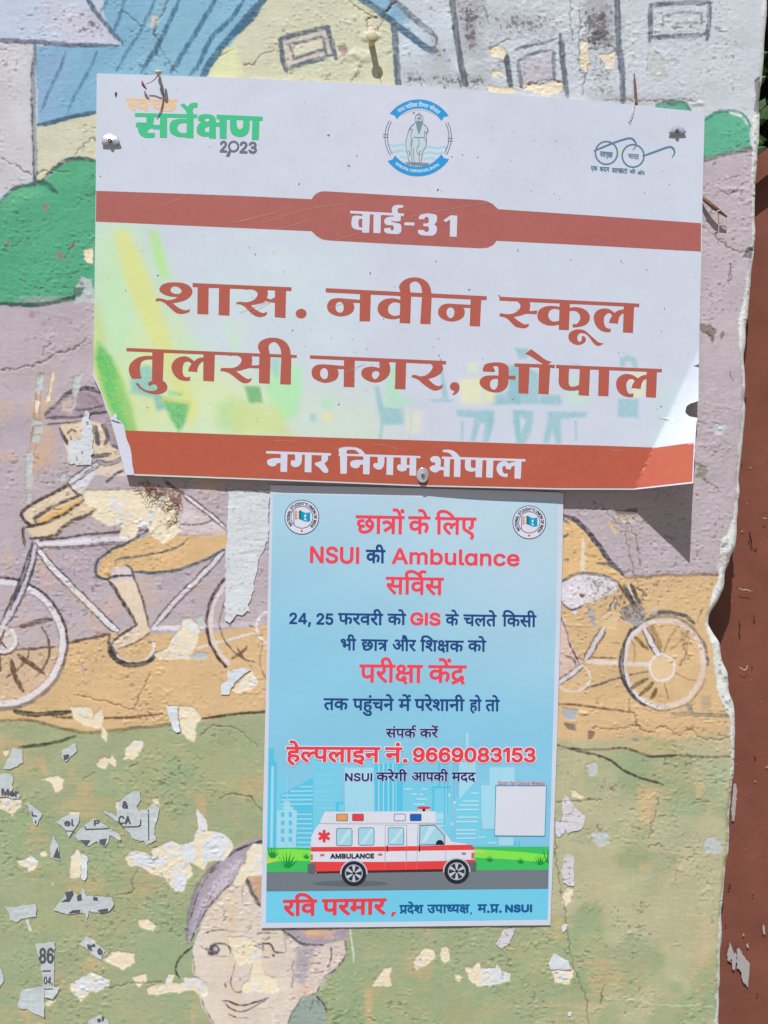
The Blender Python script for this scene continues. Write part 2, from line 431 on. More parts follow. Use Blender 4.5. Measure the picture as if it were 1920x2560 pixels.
many(stroke, 'g', '''410,35 250,110 140,180 138,230 190,272
500,120 380,200 260,255 150,282
140,280 135,330 148,392''', 17, (92, 78, 72), dry=.3)
many(stroke, 'g', '''480,90 330,150 215,218 210,250
180,350 320,328 400,260 578,178''', 19, (112, 98, 90), dry=.45)
fill('g', '780,90 1080,80 1340,290 1330,330 960,330 880,280', (210, 194, 194), a=.75, soft=14)
fill('g', '900,230 1100,180 1300,240 1320,300 1060,300', (224, 214, 214), a=.6, soft=14, streak=.5)
outlined('g', '1085,85 1200,170 1345,292', 20, (226, 222, 228), ew=10)
stroke('g', '980,10 1090,90', 18, (110, 98, 96), a=.8)
stroke('g', '1075,262 1180,262 1260,235', 9, (130, 120, 124))
stroke('g', '850,260 880,290', 22, (120, 96, 76))
# head, hat and sleeve
stroke('m', '270,180 240,400 200,700 170,1000 150,1300 110,1700 80,2050', 130, (204, 172, 142), a=.55, dry=.45)
stroke('m', '450,130 430,300 390,500 340,680 270,900 230,1200', 90, (208, 176, 142), a=.5, dry=.45)
stroke('m', '255,180 190,420 160,800 120,1150 60,1400', 14, (128, 100, 84), a=.6, dry=.6)
stroke('m', '315,200 250,600 240,1100 150,1450 140,1900', 12, (128, 100, 84), a=.6, dry=.6)
fill('m', '330,860 540,620 700,490 870,420 1060,420 1180,490 1290,800 1500,1400 1420,1420 1200,1040 880,870 340,900', (172, 156, 166), soft=3)
fill('m', '545,985 880,930 1200,960 1340,1150 1470,1380 1500,1560 1100,1520 680,1560 620,1200', (222, 202, 178), soft=3)
fill('m', '1180,960 1320,960 1460,1350 1360,1330 1270,1200', (168, 152, 160), soft=3)
fill('m', '560,620 720,600 760,700 740,800 560,800', (206, 186, 178), rag=12, soft=4)
for k_ in range(9):
    stroke('m', f'{820+k_*8},{520+k_*28} {960+k_*20},{515+k_*24} {1120+k_*14},{590+k_*20}', 8, (140, 124, 136), a=.6, dry=.3)
many(stroke, 'm', '''540,620 700,500 880,440 1040,440 1175,500''', 58, (92, 88, 94), dry=.4)
many(stroke, 'm', '''330,895 600,885 900,865 1080,815 1290,790''', 40, (90, 86, 94), dry=.35)
many(stroke, 'm', '''350,990 560,975 900,932''', 26, (110, 98, 98), dry=.45)
stroke('m', '770,770 1000,755 1260,680', 26, (112, 104, 110), dry=.3)
stroke('m', '330,850 420,760 560,620', 50, (128, 116, 128), dry=.5)
stroke('m', '545,1050 610,1180 680,1290', 44, (92, 86, 88))
stroke('m', '1085,1020 1120,1150 1140,1295', 74, (118, 114, 122), dry=.3)
stroke('m', '1190,990 1270,1110 1280,1220 1235,1300', 52, (110, 104, 110), dry=.3)
stroke('m', '1020,1480 1150,1475 1330,1430', 60, (124, 122, 124), dry=.3)
stroke('m', '1370,1300 1420,1340 1460,1370', 40, (112, 106, 112))
fill('m', '680,1900 1100,1600 1230,1600 1500,1520 1560,1800 1300,1780 1080,1760 900,2080 780,2020', (220, 206, 192), soft=3)
fill('m', '760,1850 1090,1640 1090,1760 900,2000 780,1990', (214, 214, 224), soft=4)
outlined('m', '690,1900 900,1740 1150,1580', 70, (218, 218, 224), ew=22)
stroke('m', '860,1780 1010,1680 1120,1600', 14, (110, 108, 112), dry=.5)
outlined('m', '1130,1550 1250,1590 1400,1570 1510,1490', 46, (178, 170, 172), edge=(92, 88, 92), ew=22)
stroke('m', '1260,1870 1400,1760 1530,1695', 42, (98, 92, 96), dry=.35)
stroke('m', '680,1900 780,2020 900,2100', 28, (100, 88, 90))
stroke('m', '690,1895 400,2070 110,2210', 26, (108, 90, 76), dry=.3)
stroke('m', '670,1130 735,1072 800,1105', 30, (98, 90, 94))

# ---- the second bicycle on the right
fill('h', '275,690 400,622 560,640 655,682 640,745 500,800 410,835 370,905 262,800', (222, 218, 224), soft=3)
stroke('h', '265,690 385,625 550,640 655,685', 18, (118, 124, 136), dry=.4)
stroke('h', '285,235 400,290 520,430 600,540 690,635', 28, (92, 90, 98), dry=.3)
stroke('h', '520,555 600,565 675,608', 18, (122, 128, 132), dry=.4)
many(stroke, 'h', '''290,260 330,300
285,390 320,360
290,535 325,535''', 18, (130, 140, 150), dry=.5)
fill('h', '410,400 425,380 440,440 420,490 430,600 410,600', (226, 214, 196), rag=5, soft=3)
fill('h', '255,900 300,930 345,1090 420,1235 380,1320 250,1380', (216, 190, 178), soft=3)
many(stroke, 'h', '''262,905 310,1000 330,1090 405,1240
300,1170 360,1200 375,1250''', 11, (122, 104, 100), dry=.4)
stroke('h', '262,800 340,870 420,840', 12, (110, 108, 120))
outlined('h', '420,1240 340,1300 250,1370', 30, (224, 218, 222), ew=8)
outlined('h', '565,985 500,1100 440,1205', 34, (216, 208, 212), ew=10)
outlined('h', '640,800 600,900 580,960', 30, (206, 196, 196), ew=12)
stroke('h', '445,1215 700,1228 890,1232', 28, (224, 214, 208)); stroke('h', '460,1190 640,1192', 8, (140, 112, 96))
stroke('h', '450,1390 600,1345 740,1305 880,1272', 11, (124, 106, 104))
stroke('h', ell('h', 350, 1320, 118, 96, -50, 150), 12, (224, 216, 214), n=3)
stroke('h', '745,700 770,760 800,830', 24, (110, 98, 90)); stroke('h', '700,715 735,780 775,835', 34, (74, 72, 80))
stroke('h', '722,700 750,760 785,830', 12, WH)
stroke('h', '850,930 900,1020 945,1120', 30, (178, 140, 96), a=.7)
outlined('h', '825,975 880,1090 935,1185', 36, (222, 216, 220), ew=10)
stroke('h', ell('h', 962, 1225, 288, 310, 115, 250), 26, (88, 86, 92), n=3, taper=False)
stroke('h', ell('h', 962, 1225, 288, 308, 250, 360), 26, (132, 126, 128), n=3, taper=False, dry=.5)
stroke('h', ell('h', 962, 1225, 265, 288, 0, 360), 32, (222, 206, 194), n=3, taper=False)
stroke('h', ell('h', 962, 1225, 270, 292, 90, 240), 18, WH, n=3, taper=False)
stroke('h', ell('h', 962, 1225, 296, 316, 20, 110), 8, (150, 130, 130), n=3, taper=False)
fill('h', ell('h', 950, 1255, 84, 84), (224, 196, 158), soft=3)
stroke('h', ell('h', 950, 1253, 84, 88), 16, (228, 222, 222), n=3, taper=False)
many(stroke, 'h', '''745,1402 790,1370 855,1330
803,1445 850,1400 890,1355
770,1055 800,1080 855,1135
880,1465 912,1395''', 22, (140, 114, 78), dry=.3)
many(stroke, 'h', '''1130,1010 1050,1100 1000,1130
1070,1250 1110,1150 1130,1050
740,1060 770,1130 760,1230''', 7, (160, 128, 96), a=.6)
stroke('h', '870,905 960,885 1100,905 1160,960', 24, (112, 110, 114), dry=.3)
stroke('h', '740,1000 700,1100 690,1240 720,1380 800,1480', 10, (86, 84, 90), dry=.3)
many(stroke, 'h', '''960,1160 1000,1060 1040,1000
1040,1290 1120,1330 1180,1340
960,1350 980,1420 990,1470''', 9, (158, 124, 92), a=.7)
stroke('h', '655,690 700,760 760,850', 14, (110, 96, 88), dry=.4)
stroke('h', '250,1498 500,1518 745,1555', 13, (138, 110, 82), dry=.35)
stroke('h', '1020,1560 1200,1568 1415,1575', 24, (150, 140, 128), a=.8, dry=.5)
stroke('h', '708,650 900,644 1000,638 1325,632', 15, (150, 118, 100), dry=.4, taper=False)
fill('h', '680,860 800,825 850,880 850,950 760,985 690,940', (170, 166, 164), rag=9, soft=3, dz=-.0004)
fill('h', '560,900 620,850 655,880 645,1000 560,985 545,900', (214, 190, 152), rag=6, soft=3, dz=-.0003)
fill('h', '420,790 470,840 510,900 500,980 450,920', (176, 170, 172), rag=9, soft=3, dz=-.0003)
fill('h', '880,855 930,870 925,905 885,912', (176, 176, 176), rag=5, soft=2, dz=.0003)
fill('h', '280,1520 390,1540 365,1610 290,1595', (176, 180, 184), rag=8, soft=2, dz=-.0004)
fill('h', '400,750 440,770 420,800 395,780', (124, 96, 80), rag=6, soft=3, dz=-.0008)
fill('h', '640,205 700,200 780,190 770,235 650,228', (96, 90, 88), rag=9, soft=5, a=.8, dz=-.0005)
fill('h', '590,260 640,300 660,340 635,360 600,310', (218, 192, 150), rag=5, soft=3, dz=-.0004)
fill('h', '640,240 720,240 780,260 720,290 660,290', (200, 186, 168), rag=8, soft=4, dz=-.0004)
fill('h', '460,1680 500,1690 500,1750 460,1740', (106, 98, 90), rag=8, soft=4, a=.8, dz=-.0006)
fill('h', '290,1630 370,1650 380,1680 320,1670', (108, 98, 92), rag=8, soft=4, a=.8, dz=-.0005)
fill('h', ell('h', 775, 1750, 22, 16), (170, 162, 150), rag=4, soft=3, dz=-.0005)
fill('h', '1110,1490 1170,1490 1160,1560 1120,1555', (130, 124, 116), rag=9, soft=5, a=.8)
fill('h', '1200,1440 1280,1440 1270,1540 1215,1540', (178, 160, 134), rag=12, soft=8, a=.7)
# lines where sand meets grass
many(stroke, 'g', '''85,1370 200,1388 420,1374''', 26, (88, 82, 74))
many(stroke, 'g', '''-40,1430 150,1420 300,1455 520,1495 800,1470 1100,1435 1200,1412''', 17, (140, 124, 84), a=.8, dry=.4)
many(stroke, 'g', '''310,1400 500,1410 700,1408 960,1388''', 12, (140, 108, 74), dry=.35)
stroke('g', '1190,1412 1400,1388 1620,1362', 14, (92, 82, 70)); stroke('g', '110,1582 300,1560 450,1518', 18, (84, 98, 74))
stroke('k', '245,8 350,32 500,38 700,28 860,80 1000,78 1200,85 1420,85', 15, (96, 98, 84), dry=.4)
stroke('k', '340,35 580,95 700,180 850,240 958,272', 15, (84, 88, 82), dry=.25)

# ---- the smiling face
fs = (218, 206, 194)
fill('l', '560,200 740,130 1000,120 1300,300 1530,700 1560,1000 1530,1100 1180,1000 800,960 780,480 560,430 470,440 300,640', (204, 176, 150), a=.6, soft=14)
fill('l', '110,870 180,640 280,450 400,310 560,210 680,150 800,120 1100,120 1300,250 1000,420 780,480 650,470 560,470 500,540 400,640 300,760 230,860 160,1020 105,1080', (170, 159, 172), soft=4)
fill('l', '430,430 560,300 640,360 520,540 330,700 200,900 140,1020 160,850 280,600', (192, 182, 192), a=.6, soft=20, streak=.6)
fill('l', '500,540 620,540 700,640 800,760 960,950 1060,1060 1160,1090 1300,1100 1250,1250 1060,1370 1050,1480 1120,1560 1080,1700 1010,2300 500,2300 330,1803 240,1660 190,1500 160,1400 150,1130 240,850 330,730', fs, soft=4)
fill('l', '650,480 690,560 770,730 900,760 1000,700 1000,430 700,430', (202, 168, 142), soft=6)
speckle_later = [('l', '140,1040 180,700 300,480 450,330 600,260 640,340 520,540 330,720 230,860', (206, 198, 210), .72), ('l', '120,900 200,640 330,440 480,340 440,480 280,640', (140, 130, 146), .66), ('l', '1100,1110 1240,1120 1200,1300 1140,1430', (204, 196, 206), .6), ('l', '1180,980 1520,960 1500,1040 1300,1090', (200, 192, 206), .6)]
for x0, x1 in ((300, 370), (430, 540), (820, 890), (480, 560)):
    fill('l', f'{x0},620 {x1},620 {x1-10},1300 {x0+20},1320', (220, 194, 160), a=.35, soft=22, streak=.3)
fill('l', '480,1420 560,1420 560,2000 480,2000', (222, 190, 150), a=.4, soft=22)
fill('l', '985,940 1560,930 1535,1040 1400,1062 1330,1105 1200,1105 1070,1050', (170, 160, 172), soft=5)
fill('l', '1100,950 1430,950 1400,1030 1200,1015', (214, 178, 146), soft=14)
fill('l', '1320,1090 1520,1050 1535,1180 1450,1290 1340,1400 1280,1510 1120,1570 1050,1480 1060,1370 1200,1250 1250,1120', (214, 200, 190), soft=4)
fill('l', '1090,1100 1260,1105 1210,1300 1140,1450 1060,1380', (176, 166, 178), a=.85, soft=12)
fill('l', '1100,1500 1250,1420 1200,1540 1120,1570', (222, 186, 152), a=.6, soft=16)
fill('l', '1125,1560 1270,1545 1345,1640 1380,2300 940,2300 1000,1803', (152, 168, 160), soft=5)
many(stroke, 'l', '''440,305 560,232 700,182 800,150''', 20, (84, 80, 88), dry=.35)
stroke('l', '440,285 250,470 165,640 108,850 104,1075', 30, (152, 148, 162), dry=.3, a=.8)
stroke('l', '400,330 270,500 190,660 130,850', 9, (96, 90, 104), dry=.75)
stroke('l', '330,560 260,700 200,860', 8, (128, 118, 134), dry=.6)
stroke('l', '420,440 340,600 260,760', 8, (128, 118, 134), dry=.6)
stroke('l', '135,1060 200,900 330,700 430,600 520,520', 13, (100, 94, 104), dry=.4)
stroke('l', '350,370 300,440 390,380', 12, (110, 104, 112), dry=.5)
stroke('l', '30,1388 0,1340 5,1260 60,1180 150,1108', 17, (84, 80, 80), dry=.2)
stroke('l', '640,490 690,620 755,735', 32, (98, 96, 108), dry=.3)
stroke('l', '965,955 1060,1030 1150,1085 1320,1092', 20, (104, 104, 112), dry=.3)
stroke('l', '1530,1050 1535,1180 1450,1290 1340,1380 1275,1510', 14, (112, 108, 120), dry=.6)
stroke('l', '1400,1110 1402,1200 1360,1290', 12, (100, 96, 110))
stroke('l', '1265,1550 1330,1630 1365,1695', 17, (96, 104, 108)); stroke('l', '1120,1580 1060,1690 1000,1810', 11, (108, 106, 104))
stroke('l', '1240,1580 1210,1680', 7, (108, 116, 112)); stroke('l', '1270,1590 1290,1640', 7, (108, 116, 112))
stroke('l', '220,1008 300,970 420,952 505,968', 10, (112, 98, 100), dry=.75); stroke('l', '750,985 850,985', 9, (112, 98, 100), dry=.7)
fill('l', ell('l', 350, 1135, 38, 40), (120, 114, 120), soft=3); stroke('l', ell('l', 350, 1135, 36, 38), 14, (74, 70, 78), n=3, taper=False)
stroke('l', ell('l', 360, 1125, 12, 12), 10, (210, 206, 210), n=3)
stroke('l', '290,1140 335,1090 400,1078 470,1105 492,1170', 15, (84, 78, 84), dry=.25)
stroke('l', '300,1165 380,1192 480,1195', 8, (110, 100, 102), dry=.5); stroke('l', '285,1130 300,1165 330,1175', 20, (80, 76, 84))
stroke('l', '222,1092 250,1120', 10, (120, 108, 110)); stroke('l', '262,1130 285,1115', 12, (110, 100, 104))
stroke('l', '735,1095 790,1078 850,1085 868,1120', 13, (84, 78, 84), dry=.25); stroke('l', '782,1090 790,1152', 9, (96, 88, 92))
stroke('l', '868,1105 890,1155 975,1165', 14, (90, 84, 90)); stroke('l', '870,1185 880,1190', 20, (84, 78, 84)); stroke('l', '778,1205 842,1212', 7, (110, 100, 102))
stroke('l', '535,1240 515,1330 495,1380 490,1440 530,1510 580,1517 597,1490', 9, (104, 90, 90), dry=.35)
stroke('l', '438,1435 452,1480', 14, (92, 80, 84))
stroke('l', '418,1597 480,1600 570,1635 700,1612 835,1562', 14, (90, 70, 72), dry=.15)
stroke('l', '440,1610 500,1668 590,1690 700,1650 800,1590', 10, (108, 92, 92), dry=.2)
stroke('l', '475,1715 540,1738', 14, (104, 86, 86), dry=.3); stroke('l', '540,1745 660,1750', 9, (130, 114, 110), dry=.6)
stroke('l', '148,1160 170,1280 170,1380', 9, (112, 98, 96), dry=.6); stroke('l', '225,1570 260,1660 340,1800', 11, (112, 100, 98), dry=.5)
stroke('l', '600,560 600,720', 5, (140, 120, 110), dry=.6)
stroke('l', '180,1215 500,1215 1040,1240', 6, (228, 216, 204), a=.8)
stroke('l', '150,1375 600,1372 1330,1378', 5, (176, 158, 146), a=.8)

# ---- dirt, mould and bare patches on the wall
def speckle(c, s, col, dens=.5, a=.85, soft=60, dz=-.00015, scale=None):
    p = V(c, s); sl = box(p, soft + 10); d = sd(p, PX[sl], PY[sl])
    k = np.clip(.5 - d / soft, 0, 1)
    nz = (N4[sl] * .45 + N8[sl] * .3 + N3[sl] * .25) if scale is None else scale[sl]
    m = np.clip((nz - (1 - dens * k * .8)) * 9, 0, 1) * a
    put(sl, m, col); relief[sl] += dz * m
for c_, s_, a_ in (('c', '560,-40 740,-40 770,300 600,310', .5), ('b', '1265,-20 1440,-20 1440,330 1330,330', .5), ('b', '1130,200 1260,300 1250,470 1120,380', .35), ('b', '950,400 1500,400 1500,540 950,520', .3), ('c', '-20,60 430,60 330,240 0,250', .22), ('c', '590,560 1100,560 1100,640 640,620', .4), ('c', '200,360 390,320 400,480 200,510', .2)):
    fill(c_, s_, (138, 136, 140), a=a_, soft=34, rag=16, warp=8)
for q_ in speckle_later: speckle(*q_[:4], soft=40, dz=.00004)
speckle('c', '540,30 740,30 750,300 560,300', (104, 100, 102), .85)
speckle('c', '610,300 760,280 790,600 560,590', (132, 126, 124), .6)
speckle('b', '1270,0 1430,30 1430,320 1330,330', (98, 94, 98), .82)
speckle('b', '1130,180 1250,300 1240,440 1100,300', (110, 110, 116), .74)
speckle('b', '950,420 1480,420 1480,540 960,520', (96, 96, 98), .72)
speckle('c', '0,80 150,60 420,70 330,230 30,230', (116, 116, 124), .66)
speckle('c', '-10,230 170,250 130,430 0,440', (126, 120, 112), .6)
speckle('c', '200,480 450,470 460,560 200,540', (122, 110, 98), .7)
speckle('c', '600,560 900,560 1100,620 700,640', (106, 98, 96), .66)
speckle('a', '500,60 620,110 680,220 540,230 400,220', (120, 100, 96), .6, soft=40)
speckle('a', '900,40 960,200 1040,400 960,440 860,260', (74, 92, 104), .57, soft=40)
speckle('g', '1355,50 1600,50 1600,180 1355,190', (84, 88, 84), .7, soft=30)
speckle('h', '560,150 900,150 900,480 620,420', (136, 112, 104), .5, soft=60)
speckle('f', '1270,1200 1480,1150 1500,1300 1300,1400', (150, 130, 128), .52)
speckle('k', '480,240 760,230 740,340 500,330', (110, 98, 72), .66, soft=50)
speckle('k', '250,150 350,160 340,230 250,230', (110, 104, 84), .62, soft=40)
speckle('k', '1080,110 1180,110 1170,160 1090,160', (92, 92, 84), .8, soft=24)
speckle('k', '700,1000 900,1000 880,1320 720,1300', (128, 120, 96), .55, soft=60)
speckle('k', '1010,830 1080,830 1070,920 1010,920', (130, 120, 90), .7, soft=26)
speckle('k', '480,480 620,560 620,660 480,600', (126, 118, 96), .6, soft=30)
speckle('d', '200,900 290,1300 140,1480 180,1100', (170, 128, 84), .62, soft=60)
speckle('h', '620,720 860,760 860,980 640,960', (120, 104, 90), .72, soft=40)
speckle('h', '400,600 700,640 700,860 420,860', (150, 136, 128), .62, soft=50)
speckle('n', '340,1200 470,1215 455,1310 400,1290', (126, 92, 70), .8, soft=26)
speckle('h', '1040,980 1180,980 1160,1260 1080,1260', (150, 118, 90), .6, soft=40)
speckle('i', '960,330 1100,330 1080,440 980,420', (126, 122, 84), .68, soft=50)
# fine pits all over
pit = np.clip((N3 * .7 + N4 * .3 - .86) * 16, 0, 1) * np.clip((N90b * .6 + N24b * .4 - .35) * 3, .15, 1)
tint((96, 84, 80), pit, .7); relief -= .00012 * pit
CREAM, PALE, GREY = (231, 220, 194), (216, 222, 226), (190, 196, 196)
def peel(c, s, col=CREAM, rag=5, dz=-.00040, shade=True, white=0.0):
    p = V(c, s); sl, d = fill(c, s, col, warp=2, rag=rag, soft=1.6, dz=dz, nz=FR2)
    m = np.clip(1 - np.abs(d) / 1.3, 0, 1) * .5
    put(sl, m * (N8[sl] > .35), (150, 122, 84))
    if white:
        w_ = np.clip(-d / 3, 0, 1) * np.clip((N24b[sl] * .6 + N8[sl] * .4 - (1 - white)) * 9, 0, 1); put(sl, w_, (216, 222, 228))
        relief[sl] += .00012 * w_
    relief[sl] += (N6b[sl] - .5) * .0001 * np.clip(-d / 2, 0, 1)
PEELS = '''g 500,60 800,55 1000,100 1050,200 1060,240 965,370 900,330 880,290 820,280 810,330 760,350 715,330 710,265 640,270 570,230 540,210 575,170 500,130 490,90
g 1070,830 1130,815 1190,890 1170,950 1150,1010 1120,1060 1040,1070 930,1060 915,1030 990,990 1030,920 1070,880
g 415,1345 530,1345 550,1400 600,1350 615,1400 600,1440 640,1500 630,1560 600,1520 610,1470 560,1470 480,1440 430,1410
g 1060,1340 1150,1345 1190,1410 1160,1480 1150,1550 1110,1530 1060,1460
g 740,1590 790,1540 850,1545 845,1590 790,1650 735,1650
g 1440,1170 1490,1120 1545,1200 1480,1250 1400,1260 1370,1240
g 900,310 940,270 1060,250 1080,300 970,370
i 570,115 610,75 650,85 660,55 690,95 680,135 640,110 625,145 580,135
i 250,210 340,185 378,215 370,270 320,292 310,230
i 0,315 120,325 130,360 70,430 45,400 0,385
i 100,685 150,685 180,655 225,690 215,730 180,760 155,735 115,715
i 235,640 265,630 278,655 250,672
i 15,40 45,30 50,60 25,85
i 415,670 460,620 485,680 480,795 415,790
i 820,1040 870,1035 925,1070 905,1100 830,1085
i 600,1285 650,1240 700,1225 790,1240 795,1290 730,1335 690,1310
i 790,1380 870,1355 875,1400 820,1440 795,1420
i 870,1450 920,1430 970,1420 990,1360 1030,1370 1025,1410 1090,1415 1090,1380 1160,1380 1230,1440 1230,1480 1190,1490 1140,1460 1060,1470 980,1475 880,1480
i 270,1530 310,1510 330,1520 290,1550
i 410,400 465,400 465,425 420,430
i 680,340 720,330 725,385 690,380
i 890,325 935,320 948,370 915,355
l 640,250 700,170 775,190 900,190 900,470 700,470 650,470 620,540 510,540 540,480 590,370 640,350
l 460,1020 600,1010 690,1030 720,1110 770,1120 775,1250 790,1300 800,1360 920,1400 925,1500 760,1510 590,1500 600,1430 660,1410 680,1340 690,1260 650,1250 550,1270 500,1150
j 1045,1260 1090,1210 1150,1215 1155,1265 1100,1320 1045,1340 1020,1300
j 1185,1205 1235,1200 1240,1270 1210,1300 1185,1260
j 780,1430 850,1330 895,1320 890,1400 900,1425 830,1440
j 1275,1365 1300,1362 1318,1380 1300,1400 1280,1390
k 280,1010 310,960 355,965 350,1050 290,1080
k 205,1510 350,1510 360,1550 325,1610 235,1600
k 340,300 365,310 430,350 410,368 350,340
c 5,280 90,275 110,310 90,345 20,330
c 545,240 590,230 600,400 575,425 545,380
c 660,320 750,310 745,400 700,410
c 200,500 440,480 445,545 320,560 210,530
c 20,420 90,425 85,450 30,450
c 0,510 150,520 200,545 0,545
m 270,190 310,200 290,330 240,420 210,330
m 410,220 440,160 480,190 470,290 420,340 430,450 390,620 330,640 380,480 390,380
m 170,620 230,620 220,780 160,790
b 765,100 800,130 810,240 760,230 750,200
d 495,60 550,40 550,140 520,135 500,110'''
for ln in PEELS.split('\n'):
    c_, s_ = ln.split(' ', 1); peel(c_, s_, white=.35)
PALES = '''m 190,250 260,190 320,230 310,330 290,440 240,530 180,480 185,380
m 60,1560 150,1500 130,1700 60,1760
m 160,1020 280,1010 270,1120 150,1120
m 150,880 200,920 300,930 290,990 200,960 130,1000
m 130,1170 250,1140 240,1250 120,1250
m 30,1430 130,1390 150,1480 130,1900 80,1980 20,1990
m 40,2020 80,1990 120,2080 90,2200 30,2180
m 510,1820 600,1720 650,1740 640,1840 560,1900
m 740,330 790,220 830,260 900,170 880,380 840,480 790,600 800,700 760,770 740,700 760,560 730,480
k 1235,640 1290,615 1340,650 1360,700 1320,740 1240,730
k 480,590 590,590 590,650 540,690 480,640
k 445,140 500,110 525,140 520,200 470,210
a 895,90 935,88 940,120 915,155 895,150
c 950,320 1000,300 1050,360 1060,480 1000,490 940,430
c 1055,360 1110,350 1150,370 1120,400 1070,400
f 1320,1120 1350,1085 1410,1095 1400,1150 1350,1160
g 1155,830 1200,800 1230,870 1180,880
g 1120,1040 1170,1020 1235,1025 1230,1065 1130,1060'''
for ln in PALES.split('\n'):
    c_, s_ = ln.split(' ', 1); peel(c_, s_, col=GREY, rag=6, dz=-.0003, white=.25)
peel('i', '740,665 790,625 860,640 900,670 890,620 960,600 1010,570 1060,590 1110,590 1150,570 1150,530 1170,510 1165,380 1225,450 1230,510 1320,530 1370,570 1390,610 1330,690 1230,700 1205,745 1160,710 1120,700 1140,770 1110,800 1085,880 1040,870 980,790 890,760 830,730 770,720', white=.62, rag=4)
peel('i', '420,1420 470,1390 540,1350 650,1400 640,1430 570,1470 530,1465 480,1525 460,1490 425,1470', white=.7)
peel('j', '1335,1320 1380,1325 1420,1290 1430,1330 1510,1325 1525,1290 1540,1340 1605,1360 1600,1410 1480,1440 1400,1430 1350,1380', white=.6)
peel('l', '60,1400 190,1380 290,1440 280,1520 230,1550 200,1500 130,1420', white=.6)
peel('f', '1255,500 1320,505 1350,540 1330,600 1300,560 1260,545', col=(136, 128, 124), rag=8)
peel('f', '1365,560 1390,545 1405,570 1385,590', col=(140, 130, 128), rag=4)
peel('f', '1230,1320 1280,1330 1310,1370 1290,1420 1240,1400', col=(150, 148, 140), rag=9)
peel('b', '590,280 625,260 640,310 620,330 595,310', col=(170, 150, 150), rag=5)
def bulge(c, x, y, rx, ry, h):
    """a raised lip of old paint"""
    q = ell(c, x, y, rx, ry); sl = box(q, 20); k = CR[c][2]
    cx, cy = q.mean(0); r = np.hypot((PX[sl] - cx) / (rx / k), (PY[sl] - cy) / (ry / k)) + (N16[sl] - .5) * .8
    relief[sl] += h * np.clip(1.1 - r, 0, 1) * (.6 + .8 * N8[sl])
bulge('b', 780, 215, 60, 30, .0022); bulge('b', 700, 330, 110, 40, .0012); bulge('b', 690, 420, 30, 60, .0010)
bulge('c', 640, 200, 90, 60, .0010); bulge('c', 1230, 610, 60, 14, .0010); bulge('h', 430, 1560, 40, 14, .0012)
bulge('c', 1450, 1120, 80, 14, .0007); bulge('c', 1440, 1060, 60, 12, .0006)

# ---- cracks
def crack(c, s, w=2.2, col=(104, 84, 76), dz=-.0009, a=.9, jit=5):
    p = catmull(V(c, s), 5); r = RS.randn(len(p), 2) * jit / CR[c][2]; p = p + r
    sl = box(p, 8); X, Y = PX[sl], PY[sl]; D = np.full(X.shape, 1e9, np.float32)
    X = X + (N8[sl] - .5) * 6; Y = Y + (N6b[sl] - .5) * 6
    for i in range(len(p) - 1):
        x0, y0 = p[i]; dx, dy = p[i + 1] - p[i]; l = dx * dx + dy * dy + 1e-9
        t = np.clip(((X - x0) * dx + (Y - y0) * dy) / l, 0, 1); np.minimum(D, np.hypot(X - x0 - t * dx, Y - y0 - t * dy), out=D)
    m = np.clip(1.1 - D / w * (.7 + .9 * N24b[sl]), 0, 1) * a
    put(sl, m * .85, col); relief[sl] += dz * m
CRACKS = '''a 0,945 100,985 180,1035
a 215,1025 260,1015 340,1020 400,1018
a 440,930 490,870 520,840 570,820
a 1000,0 960,80 920,150 930,230 990,350 1020,390 1060,440
a 730,60 830,160
a 1310,335 1390,290
a 1445,385 1500,375 1560,320 1650,290
b 640,0 690,40 770,90 850,110 870,60 930,10
b 770,100 750,140 820,180
b 710,390 690,450 660,490
b 825,430 840,495
b 930,0 860,80 850,130 820,175
b 1440,50 1480,150
c 485,0 495,150 510,250
c 545,60 540,240 545,400 575,440
c 610,360 580,440 555,560
c 600,290 660,290 720,270 750,290 760,330
c 0,290 60,260 130,235
c 200,520 280,490 400,475 450,510
c 700,600 800,590 900,600 1010,600 1180,590 1230,600
c 1270,1340 1340,1400 1400,1450 1480,1490 1580,1480
c 1410,1060 1450,1045 1480,1048
c 1360,1130 1440,1145 1490,1100 1550,1075
c 1440,1560 1435,1640
f 1435,140 1445,200 1430,250
f 1290,560 1330,580 1345,620
f 1440,780 1450,840
f 1270,1420 1320,1440 1380,1500
d 390,120 410,60 440,20
d 0,775 100,760 250,720 420,655
d 430,640 520,595
d 260,680 270,640 300,610
d 240,1450 320,1440
g 800,1360 820,1290 850,1220 890,1150
g 440,1270 600,1310 800,1360
g 1190,1520 1260,1465 1370,1465 1430,1500 1540,1580
g 870,1380 920,1420
g 1480,340 1555,400 1540,450
h 700,360 720,440 740,520 752,610 770,640
h 745,310 770,380 790,450 800,580
h 500,130 560,190 620,260 690,330
h 490,1660 600,1670 680,1660 780,1640 830,1680 890,1690 940,1650 1000,1670 1060,1710 1120,1670 1160,1670
h 1160,1640 1180,1700 1250,1740 1420,1720
h 740,1400 740,1540 770,1580 785,1640
h 1140,1010 1100,1080 1110,1170 1070,1240
h 780,650 800,720 830,760
h 1240,870 1190,960
i 30,715 75,672
i 690,895 775,880 790,800 830,740
i 640,1450 760,1420 960,1408
i 1290,320 1400,300 1480,320 1560,390
i 500,210 560,170
i 760,135 820,110
k 245,390 400,380 560,375
k 860,690 900,675 945,680
k 1120,770 1185,745
k 1150,400 1270,390
k 230,500 240,700 260,900 300,1120 330,1350 370,1520 440,1700 460,1873
k 550,1690 540,1740 560,1620
k 870,640 880,560 900,450
l 430,780 440,850 430,890
l 1050,1240 1060,1370 1050,1480
l 980,980 990,1100 1000,1180'''
for ln in CRACKS.split('\n'):
    c_, s_ = ln.split(' ', 1); crack(c_, s_)
